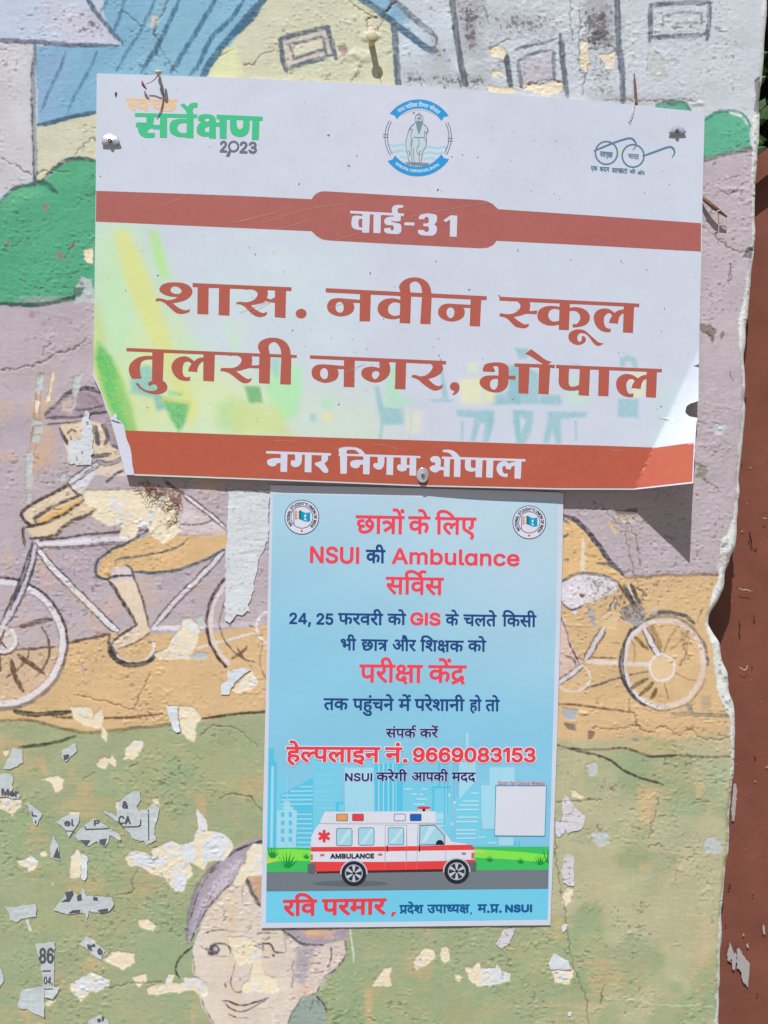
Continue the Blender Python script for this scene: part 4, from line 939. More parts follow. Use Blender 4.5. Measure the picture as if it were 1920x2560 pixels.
LATIN = {
    '&': (330, [[291,-5,216,-5,110,22,52,68,53,97,52,122,92,157,162,188,209,204,319,245,332,250,364,264,386,284,387,296,386,314,338,337,299,337,270,337,226,326,204,306,205,292,204,278,228,252,272,225,301,208,645,0,537,0,253,170,212,194,148,232,112,270,113,292,112,316,158,354,240,376,297,376,352,376,432,354,476,318,477,296,476,279,450,250,406,225,377,214,229,159,182,142,144,113,145,96,144,78,180,50,242,34,285,34,328,34,410,52,476,86,512,134,513,164,601,164,600,128,566,80,522,52,509,46,491,34,452,14,344,-5]]),
    "'": (154, [[117,231,105,372,203,372,193,231]]),
    ',': (148, [[65,-90,109,52,213,52,133,-90]]),
    '.': (138, [[141,-3,112,-3,72,16,73,30,72,44,112,64,141,64,168,64,208,44,209,30,208,16,168,-3]]),
    '0': (323, [[325,-5,240,-5,124,40,60,125,61,186,60,246,124,332,240,378,325,378,406,378,524,332,584,246,585,186,584,126,524,40,406,-5], [325,36,378,36,454,72,494,139,495,186,494,234,454,301,378,336,325,336,268,336,192,300,152,234,153,186,152,139,192,72,268,36]]),
    '1': (208, [[327,372,327,0,233,0,233,328,229,328,49,262,49,313,211,372]]),
    '2': (312, [[77,0,77,34,325,168,366,191,420,225,448,256,449,273,448,292,412,321,348,336,309,336,266,336,204,319,170,288,171,267,81,267,80,300,140,350,244,378,313,378,378,378,480,350,540,303,541,274,540,253,510,215,436,166,373,132,209,45,209,42,553,42,553,0]]),
    '3': (316, [[319,-5,244,-5,132,20,64,64,63,94,159,94,162,76,204,50,274,37,317,37,364,37,436,53,478,82,479,102,478,122,436,153,360,170,305,170,245,170,245,212,305,212,348,212,414,227,452,256,453,275,452,294,420,321,360,336,319,336,280,336,214,322,172,297,171,279,79,279,80,308,146,352,256,378,321,378,390,378,490,350,544,304,545,278,544,246,478,202,421,194,421,190,468,187,536,162,572,125,573,101,572,71,506,23,390,-5]]),
    '4': (331, [[61,76,61,114,387,372,445,372,445,313,405,313,163,120,163,118,603,118,603,76], [411,0,411,87,413,106,413,372,503,372,503,0]]),
    '5': (304, [[299,-5,232,-5,128,21,66,66,65,94,157,94,160,78,198,52,260,37,299,37,344,37,414,58,454,95,455,118,454,142,412,180,340,202,293,202,258,202,186,191,165,182,77,188,121,372,513,372,513,331,201,331,175,222,179,222,200,232,272,244,311,244,360,244,448,225,512,192,546,146,547,119,546,83,482,27,370,-5]]),
    '6': (318, [[325,-5,276,-5,184,12,108,52,60,120,61,172,60,221,98,298,170,350,272,378,335,378,396,378,496,352,560,308,569,279,477,279,462,303,392,336,335,336,278,336,196,302,152,239,153,194,157,194,176,210,232,232,302,244,341,244,404,244,510,212,574,156,575,120,574,86,512,29,400,-5], [325,37,368,37,440,59,482,97,483,120,482,143,442,180,370,202,327,202,292,202,232,189,188,166,164,136,165,120,164,98,206,60,278,37]]),
    '8': (317, [[317,-5,240,-5,126,22,60,69,61,99,60,122,100,163,164,190,207,194,207,196,152,202,88,249,89,278,88,307,148,352,250,378,317,378,382,378,484,352,544,307,545,278,544,249,480,202,429,196,429,194,468,190,534,163,572,122,573,99,572,69,508,22,392,-5], [317,36,366,36,438,52,478,82,479,102,478,122,436,154,362,172,317,172,270,172,196,154,154,122,155,102,154,82,194,52,266,36], [317,212,356,212,416,228,452,256,453,275,452,294,418,321,356,336,317,336,276,336,214,321,180,294,181,275,180,256,214,228,276,212]]),
    '9': (318, [[303,-5,238,-5,140,20,76,65,69,95,161,95,172,70,242,37,303,37,358,37,440,70,484,134,485,179,481,179,460,164,404,142,334,129,297,129,232,129,124,161,60,217,61,252,60,287,124,344,238,378,315,378,360,377,452,360,528,320,574,252,575,201,574,152,536,75,466,22,364,-5], [311,171,344,171,402,184,446,208,472,237,473,254,472,275,430,312,358,336,313,336,268,336,196,314,154,276,155,253,154,230,194,193,264,171]]),
    'A': (353, [[27,0,297,372,407,372,681,0,581,0,423,221,408,242,370,303,343,350,361,350,332,302,294,240,281,221,129,0], [163,104,163,146,545,146,545,104]]),
    'B': (335, [[91,0,91,372,355,372,432,372,534,346,584,301,585,274,584,250,548,218,494,200,461,196,461,192,496,191,566,169,612,128,613,99,612,71,560,26,450,0,363,0], [185,42,361,42,448,42,520,76,521,100,520,118,482,150,412,169,365,169,185,169], [185,209,349,209,388,209,454,225,492,254,493,273,492,297,424,330,353,330,185,330]]),
    'C': (374, [[393,-5,296,-5,146,41,60,127,61,186,60,245,146,331,296,378,393,378,448,378,548,361,628,329,682,284,693,255,597,255,588,274,550,304,496,324,428,334,393,334,324,334,216,300,154,234,155,186,154,138,216,73,324,39,393,39,428,39,496,49,550,69,588,98,597,117,693,117,682,89,628,44,548,12,448,-5]]),
    'D': (370, [[323,0,143,0,143,42,317,42,408,42,528,77,586,142,587,187,586,232,528,296,412,330,327,330,139,330,139,372,333,372,440,372,596,328,678,245,679,187,678,129,596,45,436,0], [185,372,185,0,91,0,91,372]]),
    'E': (308, [[91,0,91,372,545,372,545,330,185,330,185,209,521,209,521,167,185,167,185,42,549,42,549,0]]),
    'F': (302, [[91,0,91,372,541,372,541,330,185,330,185,203,507,203,507,161,185,161,185,0]]),
    'G': (382, [[395,-5,296,-5,144,42,60,127,61,186,60,245,144,331,292,378,389,378,448,378,550,360,632,328,684,283,695,256,597,256,584,274,548,302,494,323,428,334,389,334,324,334,216,300,154,234,155,186,154,138,216,73,326,39,395,39,458,39,554,66,608,115,609,148,637,146,415,146,415,187,701,187,701,146,700,100,620,32,484,-5]]),
    'H': (380, [[91,0,91,372,185,372,185,212,577,212,577,372,673,372,673,0,577,0,577,170,185,170,185,0]]),
    'I': (138, [[185,372,185,0,91,0,91,372]]),
    'L': (290, [[91,0,91,372,185,372,185,42,531,42,531,0]]),
    'M': (462, [[91,0,91,372,225,372,409,138,416,129,432,104,450,76,468,47,475,34,453,34,460,46,476,74,496,104,512,129,519,138,701,372,837,372,837,0,743,0,743,213,742,224,742,254,744,286,744,320,747,336,755,336,744,318,720,282,696,249,676,222,671,213,505,0,421,0,253,213,244,222,226,248,204,281,180,317,169,336,177,336,176,322,178,289,180,256,180,225,181,213,181,0]]),
    'N': (386, [[91,0,91,372,203,372,505,134,516,125,552,96,590,60,611,39,597,39,592,60,588,100,586,132,587,144,587,372,683,372,683,0,569,0,299,212,280,227,242,258,194,301,161,332,177,332,180,304,184,258,186,222,187,212,187,0]]),
    'O': (392, [[393,-5,296,-5,148,41,60,127,61,186,60,245,148,331,296,378,393,378,488,378,636,331,722,245,723,186,722,127,636,41,488,-5], [393,39,458,39,566,73,630,138,631,186,630,234,566,300,458,334,393,334,324,334,216,300,154,234,155,186,154,138,216,73,324,39]]),
    'P': (327, [[91,0,91,372,345,372,432,372,544,341,600,287,601,254,600,221,544,167,432,135,347,135,165,135,165,176,341,176,400,176,472,197,504,232,505,254,504,276,472,311,400,331,341,331,185,331,185,0]]),
    'R': (330, [[91,0,91,372,345,372,432,372,544,343,600,291,601,258,600,224,544,173,432,144,347,144,145,144,145,187,341,187,400,187,472,204,504,236,505,258,504,280,472,312,400,331,341,331,185,331,185,0], [519,0,339,168,445,168,629,0]]),
    'S': (328, [[329,-6,248,-6,130,20,62,66,59,98,157,98,160,76,208,49,284,36,329,36,380,36,460,52,506,82,507,102,506,120,466,143,400,157,361,163,269,176,180,188,80,236,81,273,80,304,148,352,264,378,337,378,408,378,522,352,588,307,589,278,497,278,490,306,398,336,333,336,284,336,212,320,172,292,173,275,172,256,220,232,286,218,315,215,389,204,418,200,490,186,556,163,600,128,601,102,600,71,536,22,414,-6]]),
    'T': (330, [[49,330,49,372,613,372,613,330,379,330,379,0,285,0,285,330]]),
    'U': (381, [[383,-6,294,-6,162,28,90,88,91,127,91,372,185,372,185,130,184,104,232,62,320,38,383,38,442,38,530,62,576,104,577,130,577,372,673,372,673,127,672,88,600,28,470,-6]]),
    'a': (314, [[289,-6,220,-6,112,30,52,94,53,139,52,183,112,248,220,283,291,283,344,283,408,265,442,242,453,235,459,235,459,280,549,280,549,0,461,0,461,43,453,43,442,36,406,12,342,-6], [305,34,354,34,424,61,460,108,461,140,460,170,424,217,354,243,305,243,250,243,180,216,144,169,145,140,144,110,180,62,250,34]]),
    'b': (314, [[339,-6,286,-6,220,12,186,36,177,43,167,43,167,0,81,0,81,372,169,372,169,235,177,235,186,242,220,265,284,283,339,283,408,283,514,248,576,183,577,139,576,94,516,30,408,-6], [325,34,378,34,448,62,484,110,485,140,484,168,448,215,378,243,325,243,274,243,204,217,168,170,169,140,168,108,204,61,274,34]]),
    'c': (292, [[307,-6,230,-6,116,30,52,95,53,138,52,182,116,247,230,283,307,283,348,283,420,272,478,253,522,224,533,206,447,194,440,204,416,222,380,236,334,243,307,243,250,243,178,214,144,166,145,138,144,110,178,63,250,34,307,34,334,34,382,42,418,56,444,74,449,86,537,74,524,55,480,26,420,5,348,-6]]),
    'd': (314, [[289,-6,220,-6,112,30,52,94,53,139,52,183,112,248,220,283,289,283,344,283,408,265,442,242,453,235,459,235,459,372,549,372,549,0,461,0,461,43,453,43,442,36,406,12,342,-6], [303,34,352,34,424,61,460,108,461,140,460,170,424,217,354,243,303,243,248,243,178,215,144,168,145,140,144,110,180,62,250,34]]),
    'e': (298, [[315,-6,232,-6,116,30,52,94,53,138,52,180,114,246,228,283,305,283,348,283,434,268,504,236,548,182,549,143,549,124,113,124,113,162,499,162,457,148,456,176,422,219,354,243,305,243,252,243,180,218,144,178,145,156,145,130,144,100,186,56,264,34,315,34,348,34,402,44,440,63,453,77,539,65,524,44,464,12,372,-6]]),
    'f': (190, [[341,280,341,241,11,241,11,280], [121,0,121,317,120,341,166,374,238,390,281,390,312,390,352,385,365,382,339,344,332,345,308,348,291,348,248,348,210,327,211,307,211,0]]),
    'i': (124, [[81,0,81,280,169,280,169,0], [125,325,100,325,62,343,63,355,62,368,100,385,125,385,150,385,188,368,189,355,188,343,150,325]]),
    'l': (141, [[205,-2,142,-2,80,32,81,62,81,372,169,372,169,73,168,54,188,38,217,38,230,38,244,39,253,40,271,2,258,0,222,-2]]),
    'm': (448, [[81,0,81,280,167,280,169,217,161,217,172,240,220,270,288,284,325,284,384,284,460,247,473,216,461,216,468,238,522,268,598,284,643,284,690,284,770,264,818,221,819,188,819,0,729,0,729,187,728,218,660,244,617,244,578,244,524,228,494,200,495,182,495,0,405,0,405,192,404,215,342,244,295,244,262,244,204,228,168,198,169,176,169,0]]),
    'n': (302, [[169,168,169,0,81,0,81,280,167,280,167,212,155,212,180,250,274,283,337,283,394,283,478,260,526,213,527,178,527,0,437,0,437,174,436,206,368,242,311,242,270,242,206,225,168,192]]),
    'o': (307, [[307,-6,230,-6,116,30,52,95,53,138,52,182,116,247,230,283,307,283,384,283,498,247,562,182,563,138,562,95,498,30,384,-6], [307,34,364,34,436,63,472,110,473,138,472,166,436,214,364,243,307,243,250,243,178,214,144,166,145,138,144,110,178,63,250,34]]),
    'r': (193, [[81,0,81,280,167,280,167,236,173,236,188,258,268,284,317,284,328,284,354,283,363,283,363,238,358,238,326,240,309,240,268,240,204,223,168,194,169,175,169,0]]),
    'u': (303, [[269,-4,212,-4,126,20,80,67,81,102,81,280,169,280,169,106,168,74,236,37,297,37,336,37,400,54,436,88,437,112,437,280,527,280,527,0,441,0,441,68,453,68,426,28,330,-4]]),
}

# ------------------------------------------------------------------ lettering: traced or set from outlines, thickened and merged by distance fields
D, I = DEVA, LATIN
CR.update({'A':(380,680,4.1475),'B':(800,680,3.7705),'C':(1230,720,4.1475),'D':(300,840,3.6065),'E':(760,860,4.1475),'F':(1180,860,3.318),'G':(840,500,4.8794),'H':(640,1100,2.37),'L':(220,170,3.456),'S':(1460,290,6.381)})
def flat(c,n=5):
    P=[];L=len(c)
    pts=[]
    for i in range(L):
        x,y,on=c[i];nx,ny,non=c[(i+1)%L]
        pts.append((x,y,on))
        if not on and not non:pts.append(((x+nx)/2,(y+ny)/2,True))
    k=next(i for i,p in enumerate(pts) if p[2]);pts=pts[k:]+pts[:k]
    i=0;L=len(pts)
    while i<L:
        x,y,on=pts[i];P.append((x,y))
        q=pts[(i+1)%L]
        if not q[2]:
            e=pts[(i+2)%L]
            for j in range(1,n):
                t=j/n;P.append(((1-t)**2*x+2*t*(1-t)*q[0]+t*t*e[0],(1-t)**2*y+2*t*(1-t)*q[1]+t*t*e[1]))
            i+=2
        else:i+=1
    return P
def smooth(pts,n=6):
    """pts [(x,y,corner)] closed catmull-rom with corners"""
    out=[];L=len(pts)
    for i in range(L):
        p0,p1,p2,p3=pts[i-1],pts[i],pts[(i+1)%L],pts[(i+2)%L]
        if p1[2] and p2[2]:out.append(p1[:2]);continue
        a=np.array(p1[:2],float);b=np.array(p2[:2],float)
        ch=np.linalg.norm(b-a)
        def tan(pm,p,pp,corner):
            if corner:return None
            d=np.array(pp[:2],float)-np.array(pm[:2],float);l1=np.linalg.norm(np.array(p[:2],float)-np.array(pm[:2],float));l2=np.linalg.norm(np.array(pp[:2],float)-np.array(p[:2],float))
            return d/(l1+l2+1e-9)*ch
        t1=tan(p0,p1,p2,p1[2]);t2=tan(p1,p2,p3,p2[2])
        if t1 is None:t1=(b-a)*1.5-t2*.5
        if t2 is None:t2=(b-a)*1.5-t1*.5
        for j in range(n):
            t=j/n;h=(2*t**3-3*t*t+1,t**3-2*t*t+t,-2*t**3+3*t*t,t**3-t*t)
            q=h[0]*a+h[1]*t1+h[2]*b+h[3]*t2;out.append(tuple(q))
    return out
def sdf_poly(polys,X,Y,sy=1.0):
    """signed distance (negative inside), nonzero winding; y scaled by sy for anisotropic distance"""
    D=np.full(X.shape,1e9);W=np.zeros(X.shape,int)
    for P in polys:
        P=np.array(P,float);Q=np.roll(P,-1,0)
        for (x0,y0),(x1,y1) in zip(P,Q):
            dx=x1-x0;dy=(y1-y0)*sy;l=dx*dx+dy*dy
            if l<1e-12:continue
            t=np.clip(((X-x0)*dx+(Y-y0)*sy*dy)/l,0,1)
            d=(X-x0-t*dx)**2+((Y-y0)*sy-t*dy)**2
            np.minimum(D,d,out=D)
            if y0!=y1:
                up=(Y>=min(y0,y1))&(Y<max(y0,y1))&(X<x0+(Y-y0)*(x1-x0)/(y1-y0))
                W[up]+=1 if y1>y0 else -1
    D=np.sqrt(D);return np.where(W!=0,-D,D)
def march(F,x0,y0,st):
    """contours of F=0 with F<0 inside"""
    H,Wd=F.shape;F=np.where(F==0,1e-6,F);seg={}
    neg=F<0
    c=(neg[:-1,:-1]*1+neg[:-1,1:]*2+neg[1:,1:]*4+neg[1:,:-1]*8)
    ys,xs=np.nonzero((c>0)&(c<15))
    def pt(e):
        k,i,j=e
        if k==0:a,b=F[i,j],F[i,j+1];t=a/(a-b);return (x0+(j+t)*st,y0+i*st)
        a,b=F[i,j],F[i+1,j];t=a/(a-b);return (x0+j*st,y0+(i+t)*st)
    # edges: 0 top(i,j) 1 right 2 bottom 3 left
    tb={1:[(3,0)],2:[(0,1)],3:[(3,1)],4:[(1,2)],5:[(3,0),(1,2)],6:[(0,2)],7:[(3,2)],8:[(2,3)],9:[(2,0)],10:[(0,1),(2,3)],11:[(2,1)],12:[(1,3)],13:[(1,0)],14:[(0,3)]}
    for i,j in zip(ys.tolist(),xs.tolist()):
        E=[(0,i,j),(1,i,j+1),(0,i+1,j),(1,i,j)]
        for a,b in tb[int(c[i,j])]:
            seg[E[a]]=E[b]
    out=[]
    while seg:
        s,e=seg.popitem();loop=[s]
        while e!=s:
            loop.append(e)
            if e not in seg:break
            e=seg.pop(e)
        out.append([pt(k) for k in loop])
    return out
def dp(P,tol):
    P=np.array(P);n=len(P)
    if n<4:return P
    a=0;b=int(np.argmax(((P-P[0])**2).sum(1)))
    def rec(i,j):
        if j<=i+1:return []
        A=P[i];B=P[j%n];d=B-A;l=np.hypot(*d)
        idx=np.arange(i+1,j);q=P[idx%n]-A
        dist=np.abs(d[0]*q[:,1]-d[1]*q[:,0])/l if l>1e-9 else np.hypot(q[:,0],q[:,1])
        k=int(np.argmax(dist))
        if dist[k]<tol:return []
        k=idx[k];return rec(i,k)+[k]+rec(k,j)
    ks=[0]+rec(0,b)+[b]+rec(b,n)
    return P[np.array(ks)%n]
def area(P):
    x,y=P[:,0],P[:,1];return .5*np.sum(x*np.roll(y,-1)-y*np.roll(x,-1))
def contours(fields,X0,Y0,st,tol):
    F=fields;out=[]
    for c in march(F,X0,Y0,st):
        c=dp(c,tol)
        if len(c)>=3 and abs(area(c))>st*st*1.0:out.append(c)
    return out
def union(polylists,grow=0,sy=1.0,st=.6,tol=.12,shrinkx=None):
    """polylists: list of glyphs(each list of polys) in px. returns contours of union grown by grow px"""
    al=np.array([p for g in polylists for c in g for p in c]);m=grow+3*st+1
    x0,y0=al.min(0)-m;x1,y1=al.max(0)+m
    gx=np.arange(x0,x1,st);gy=np.arange(y0,y1,st);F=np.full((len(gy),len(gx)),1e3)
    for g in polylists:
        if not g:continue
        a=np.array([p for c in g for p in c]);ax0,ay0=a.min(0)-m;ax1,ay1=a.max(0)+m
        i0,i1=np.searchsorted(gy,[ay0,ay1]);j0,j1=np.searchsorted(gx,[ax0,ax1])
        X,Y=np.meshgrid(gx[j0:j1],gy[i0:i1])
        d=sdf_poly(g,X,Y,sy)
        F[i0:i1,j0:j1]=np.minimum(F[i0:i1,j0:j1],d-grow)
    F[0]=F[-1]=9;F[:,0]=F[:,-1]=9
    return contours(F,x0,y0,st,tol)
def cv(c,x,y):
    a,b,s=CR[c];return (a+x/s,b+y/s)
def parse(c,s):
    P=[]
    for t in s.split():
        k=t.endswith('!');x,y=t.rstrip('!').split(',');P.append(cv(c,float(x),float(y))+(k,))
    return P
def shape(c,s,hole=False):
    P=smooth(parse(c,s))
    a=area(np.array(P))
    if (a<0)!=hole:P=P[::-1]
    return P
T={}
def trace(name,c,outs,holes=''):
    """each outer is its own glyph; holes belong to preceding outer: format list 'outer | hole | hole' """
    gl=[]
    for o in outs.strip().split('\n'):
        ps=o.split('|');g=[shape(c,ps[0])]+[shape(c,h,True) for h in ps[1:]];gl.append(g)
    T.setdefault(name,[]);T[name]+=gl
trace('school_name','A','''421,114! 1447,158! 1444,198! 421,156!
473,150! 587,156! 584,440! 470,436!
695,160! 808,166! 803,452! 690,447!
1276,180! 1390,184! 1384,477! 1272,468!
75,180 100,135 160,112 240,107 330,117 395,150 420,200 400,250 350,290 280,312 215,322! 260,360 310,388 350,396 395,385! 385,412 340,430 280,434 230,410 170,355 120,315 75,300 42,308! 38,285 60,272 110,277 150,290 200,288 240,275 265,258! 200,255 140,240 90,210 | 192,180 210,155 245,148 285,165 307,195 300,215 270,228 225,222 198,205
1190,160! 1200,205 1200,235 1190,268! 1230,285! 1276,262! 1276,318! 1230,315 1175,300 1160,315 1110,330 1025,345! 1060,378 1110,410 1150,425 1192,412! 1190,440 1160,460 1110,467 1060,450 1010,410 960,360 920,338 872,332! 878,315 920,308 960,313 1010,308 1060,285 1090,250 1092,215 1060,188 1010,178 970,187! 960,150!
1489,431 1505,398 1546,381 1587,396 1603,431 1587,466 1546,481 1505,466''')
trace('school_name','B','''54,152! 1572,228! 1570,265! 54,192!
378,185! 480,190! 472,465! 372,464!
758,195! 860,200! 850,486! 750,480!
745,135 770,95 820,62 890,50 960,62 1010,95 1040,145 1050,195 1053,230! 1042,492! 945,488! 962,220! 960,170 950,130 930,102 900,88 870,95 848,115 848,155 858,205! 770,200! 750,165
1421,235! 1521,240! 1508,514! 1411,508!
66,330 75,290 100,260 150,247 210,248 300,256 380,262! 380,292! 310,290! 322,315 322,350 300,385 250,410 185,418 120,400 80,370 | 147,330 155,295 185,280 210,290 222,320 220,360 200,382 175,380 152,360
542,345 555,300 600,262 660,248 720,252 765,268! 765,300! 720,285 680,290 650,315 641,350 650,385 680,408 720,412 765,398! 765,430! 700,445 640,440 580,415 550,380
1112,380 1120,345 1150,312 1200,298 1260,300 1350,305 1424,310! 1424,338! 1350,338! 1365,365 1362,400 1340,435 1290,460 1230,466 1165,448 1125,418 | 1192,380 1200,350 1225,333 1252,340 1267,370 1262,405 1245,430 1222,432 1200,410''')
trace('school_name','C','''78,90! 1528,162! 1526,198! 76,130!
385,120! 397,180 388,232! 400,238 430,238! 467,230! 465,272! 400,268 350,268 300,285 225,300! 270,338 320,370 350,378 383,370! 378,395 345,415 300,415 245,400 200,360 160,320 120,300 78,295! 80,268 100,262 140,270 200,268 250,250 285,215 295,180 270,145 235,132 180,140! 175,110!
702,125! 809,130! 797,437! 692,432!
470,290 480,240 520,205 580,186 640,186 708,196! 708,228! 650,215 605,230 585,265 588,305 615,340 650,348 700,338! 700,378! 630,390 560,382 500,350 475,320
805,205! 870,198 940,212 990,245 1015,295 1005,345 970,382 910,402 835,410! 838,368! 870,375 900,350 915,310 905,270 870,240 805,238!
792,510 800,470 840,440 900,428 960,440 1010,480 1060,525 1110,565 1158,572! 1140,588 1100,600 1060,580 1030,540 1000,500 960,472 915,468 890,490 885,530 900,555 925,550 932,500! 950,498 972,520 968,555 930,583 880,590 830,570 800,540
1368,170! 1475,175! 1462,466! 1356,460!
1054,310 1065,265 1100,228 1160,212 1220,222 1270,258! 1310,232 1372,220! 1372,258! 1330,285 1312,330 1305,370! 1212,362! 1225,320 1245,290! 1225,262 1195,265 1165,300 1160,350 1175,400 1205,420 1232,418! 1230,455! 1180,458 1120,435 1075,385''')
trace('town_name','D','''58,107! 1595,172! 1592,198! 58,138!
291,125! 396,130! 386,402! 288,396!
296,180! 220,180 160,195 105,235 80,280 85,340 112,386! 195,382! 182,330 180,280 195,235 230,215 296,212!
140,428! 165,425 185,455 230,485 280,495 320,490 338,470 325,440 300,435 270,452! 255,440 255,420 290,402 340,395 390,405 420,435 427,470 405,505 350,524 280,520 210,495 160,455
752,140! 856,146! 848,410! 750,404!
463,285 475,240 510,202 570,183 620,192 668,228! 705,200 756,192! 756,225! 720,250 700,290 697,325! 612,318! 625,280 645,250! 615,230 580,240 565,280 565,330 580,365 605,372 634,366! 632,402! 590,405 530,390 485,345
1180,160! 1192,215 1185,262! 1220,265 1260,258! 1260,292! 1200,290 1160,290 1100,308 1045,316! 1090,350 1130,378 1155,388 1187,378! 1180,405 1145,425 1100,420 1050,385 1000,345 960,325 905,315! 912,290 950,288 1010,288 1060,270 1092,235 1092,200 1060,178 1020,172 988,185! 985,150!
1256,160! 1358,165! 1350,430! 1252,425!
1243,95 1260,55 1310,25 1380,15 1450,28 1500,60 1530,110 1540,165 1545,200! 1540,438! 1443,434! 1455,180! 1450,130 1435,90 1400,55 1370,58 1345,80 1340,110 1352,165! 1265,155! 1248,120''')
trace('town_name','E','''62,116! 1474,176! 1472,212! 62,152!
415,140! 527,146! 522,448! 411,444!
78,300 90,250 130,218 190,210 260,214 340,222 420,228! 420,260! 345,260! 358,290 355,330 330,370 270,395 210,402 140,380 95,350 | 167,300 180,262 210,248 235,262 249,300 242,345 215,365 190,355 170,330
870,160! 890,220 895,270 880,320 840,365 780,395 720,398 660,380 610,345 593,305 610,260 660,238 720,235 780,250! 785,215 770,160! | 704,325 715,290 745,280 770,285! 783,310 765,345 740,365 718,355
950,170! 1060,175! 1052,470! 942,466!
1400,175! 1435,220 1442,260 1420,300 1370,335 1290,362! 1320,395 1360,425 1400,435 1440,418! 1435,450 1400,475 1350,482 1290,455 1230,410 1190,375 1150,355 1116,345! 1120,325 1150,320 1210,335 1270,320 1315,280 1335,235 1315,205 1270,190 1230,192 1200,208! 1190,175!
1512,440 1530,405 1565,395 1600,410 1613,450 1600,495 1550,532! 1537,520! 1562,490 1550,485 1525,470''')
trace('town_name','F','''352,160! 688,172! 686,200! 352,188!
697,172! 1577,207! 1575,235! 697,200!
95,190 110,168 160,155 220,152 270,162 300,185 305,215 305,262! 362,262! 360,295! 302,292! 300,330 280,370 235,398 190,402 130,388 80,355 62,320 75,285 110,265 150,260 218,262! 220,215 215,188 190,182 175,192 190,215 185,232! 95,228! 88,210 | 148,335 160,300 190,288 215,290! 215,330 205,362 185,378 162,370
387,170! 478,175! 468,412! 384,408!
557,175! 650,180! 636,418! 550,412!
440,82! 490,42! 550,85 610,130 662,148! 625,172! 595,170! 530,130 470,92!
722,185! 808,190! 803,330 820,352 850,352 895,335! 895,378! 830,388 770,380 730,350 718,310!
895,190! 980,195! 970,430! 883,424!
1052,195! 1140,200! 1132,434! 1046,430!
1450,215! 1535,220! 1526,446! 1442,440!
1195,325 1205,290 1240,258 1290,248 1335,258 1375,285! 1410,262 1454,255! 1454,285! 1420,305 1405,340 1400,372! 1322,365! 1335,330 1350,308! 1330,290 1300,295 1282,325 1282,370 1300,410 1340,408! 1338,440! 1290,440 1240,420 1205,380''')
trace('ward_number','G','''172,130! 830,165! 826,197! 172,163!
328,200! 280,192 230,190 200,205 190,250 190,310 210,345 255,362 328,368! 328,338! 300,335 278,320 276,250 292,232 328,230!
322,145! 415,148! 404,400! 318,398!
460,150! 548,155! 543,405! 455,402!
820,62! 818,95! 790,95 762,102 750,120 756,150 775,185! 695,185! 682,140 683,100 705,70 750,58!
700,165! 790,168! 788,258! 712,262 680,255! 674,245 690,236 705,235!
710,203! 630,210 592,240 592,280 620,305 680,308 702,318 702,362 690,370 668,365 668,338! 590,345! 588,380 620,405 680,412 750,415 790,395 798,350 795,310 780,290 720,278 680,265 672,248 690,238 712,240!
835,270! 958,275! 955,312! 834,308!
1010,235! 1015,200 1050,170 1110,163 1180,170 1228,190 1228,260 1195,300! 1228,325 1225,390 1190,430 1110,435 1030,425 1003,400 1003,362! 1080,368! 1085,385 1110,390 1130,375 1130,330 1110,322 1065,320! 1065,285! 1110,285 1128,275 1130,225 1110,205 1085,215 1080,235!
1395,188! 1480,190! 1472,450! 1388,446! 1392,240! 1335,270! 1312,245!''')
trace('corporation_name','H','''60,65! 445,78! 444,93! 60,80!
490,80! 975,95! 974,108! 488,93!
1102,98! 1597,113! 1596,128! 1102,112!
147,72! 187,74! 184,190! 145,188!
149,108! 100,108 68,120 70,145 95,157 118,150 122,138! 149,136!
290,75! 330,76! 328,192! 288,190!
230,72! 272,74! 270,130 255,155 225,160 207,145 210,122 232,122!
390,78! 425,80! 425,118 405,138! 430,178! 422,194 400,192 375,165 352,150! 348,136! 388,124!
500,200! 497,85! 490,55 515,42 570,40 620,55 650,88! 618,90! 590,62 550,58 537,65 540,90! 538,200!
636,86! 676,88! 672,204! 634,202!
638,120! 590,118 560,130 562,155 590,168 612,160 615,147! 638,146!
775,90! 815,92! 812,208! 772,206!
720,88! 760,90! 758,150 740,174 712,172 695,155 700,138 722,138!
912,92! 950,94! 948,212! 908,210!
858,92! 895,93! 893,148! 914,148! 914,164! 893,166! 890,178 865,187 842,178 835,160 842,146 858,146!
1032,112 1050,96 1080,98 1094,115 1092,158! 1118,160! 1118,180! 1088,180 1070,192 1045,188 1028,168 1045,150! 1058,150 1062,136 1042,132!
1115,104! 1150,106! 1146,218! 1112,216!
1175,104! 1213,106! 1210,220! 1172,218!
1105,72! 1108,58! 1150,58 1180,70 1215,108! 1170,108! 1150,82 1125,72!
1240,106! 1276,108! 1274,158 1288,166 1304,162! 1304,182! 1275,188 1245,178 1237,150!
1302,110! 1343,112! 1338,222! 1300,220!
1366,113! 1407,115! 1402,224! 1363,222!
1534,120! 1574,122! 1568,230! 1531,228!
1425,165 1440,135 1475,125 1500,140! 1515,132 1536,132! 1536,154! 1515,158 1510,175! 1480,172! 1478,155 1462,158 1460,180 1470,198 1492,198! 1490,220! 1455,215 1432,195!''')
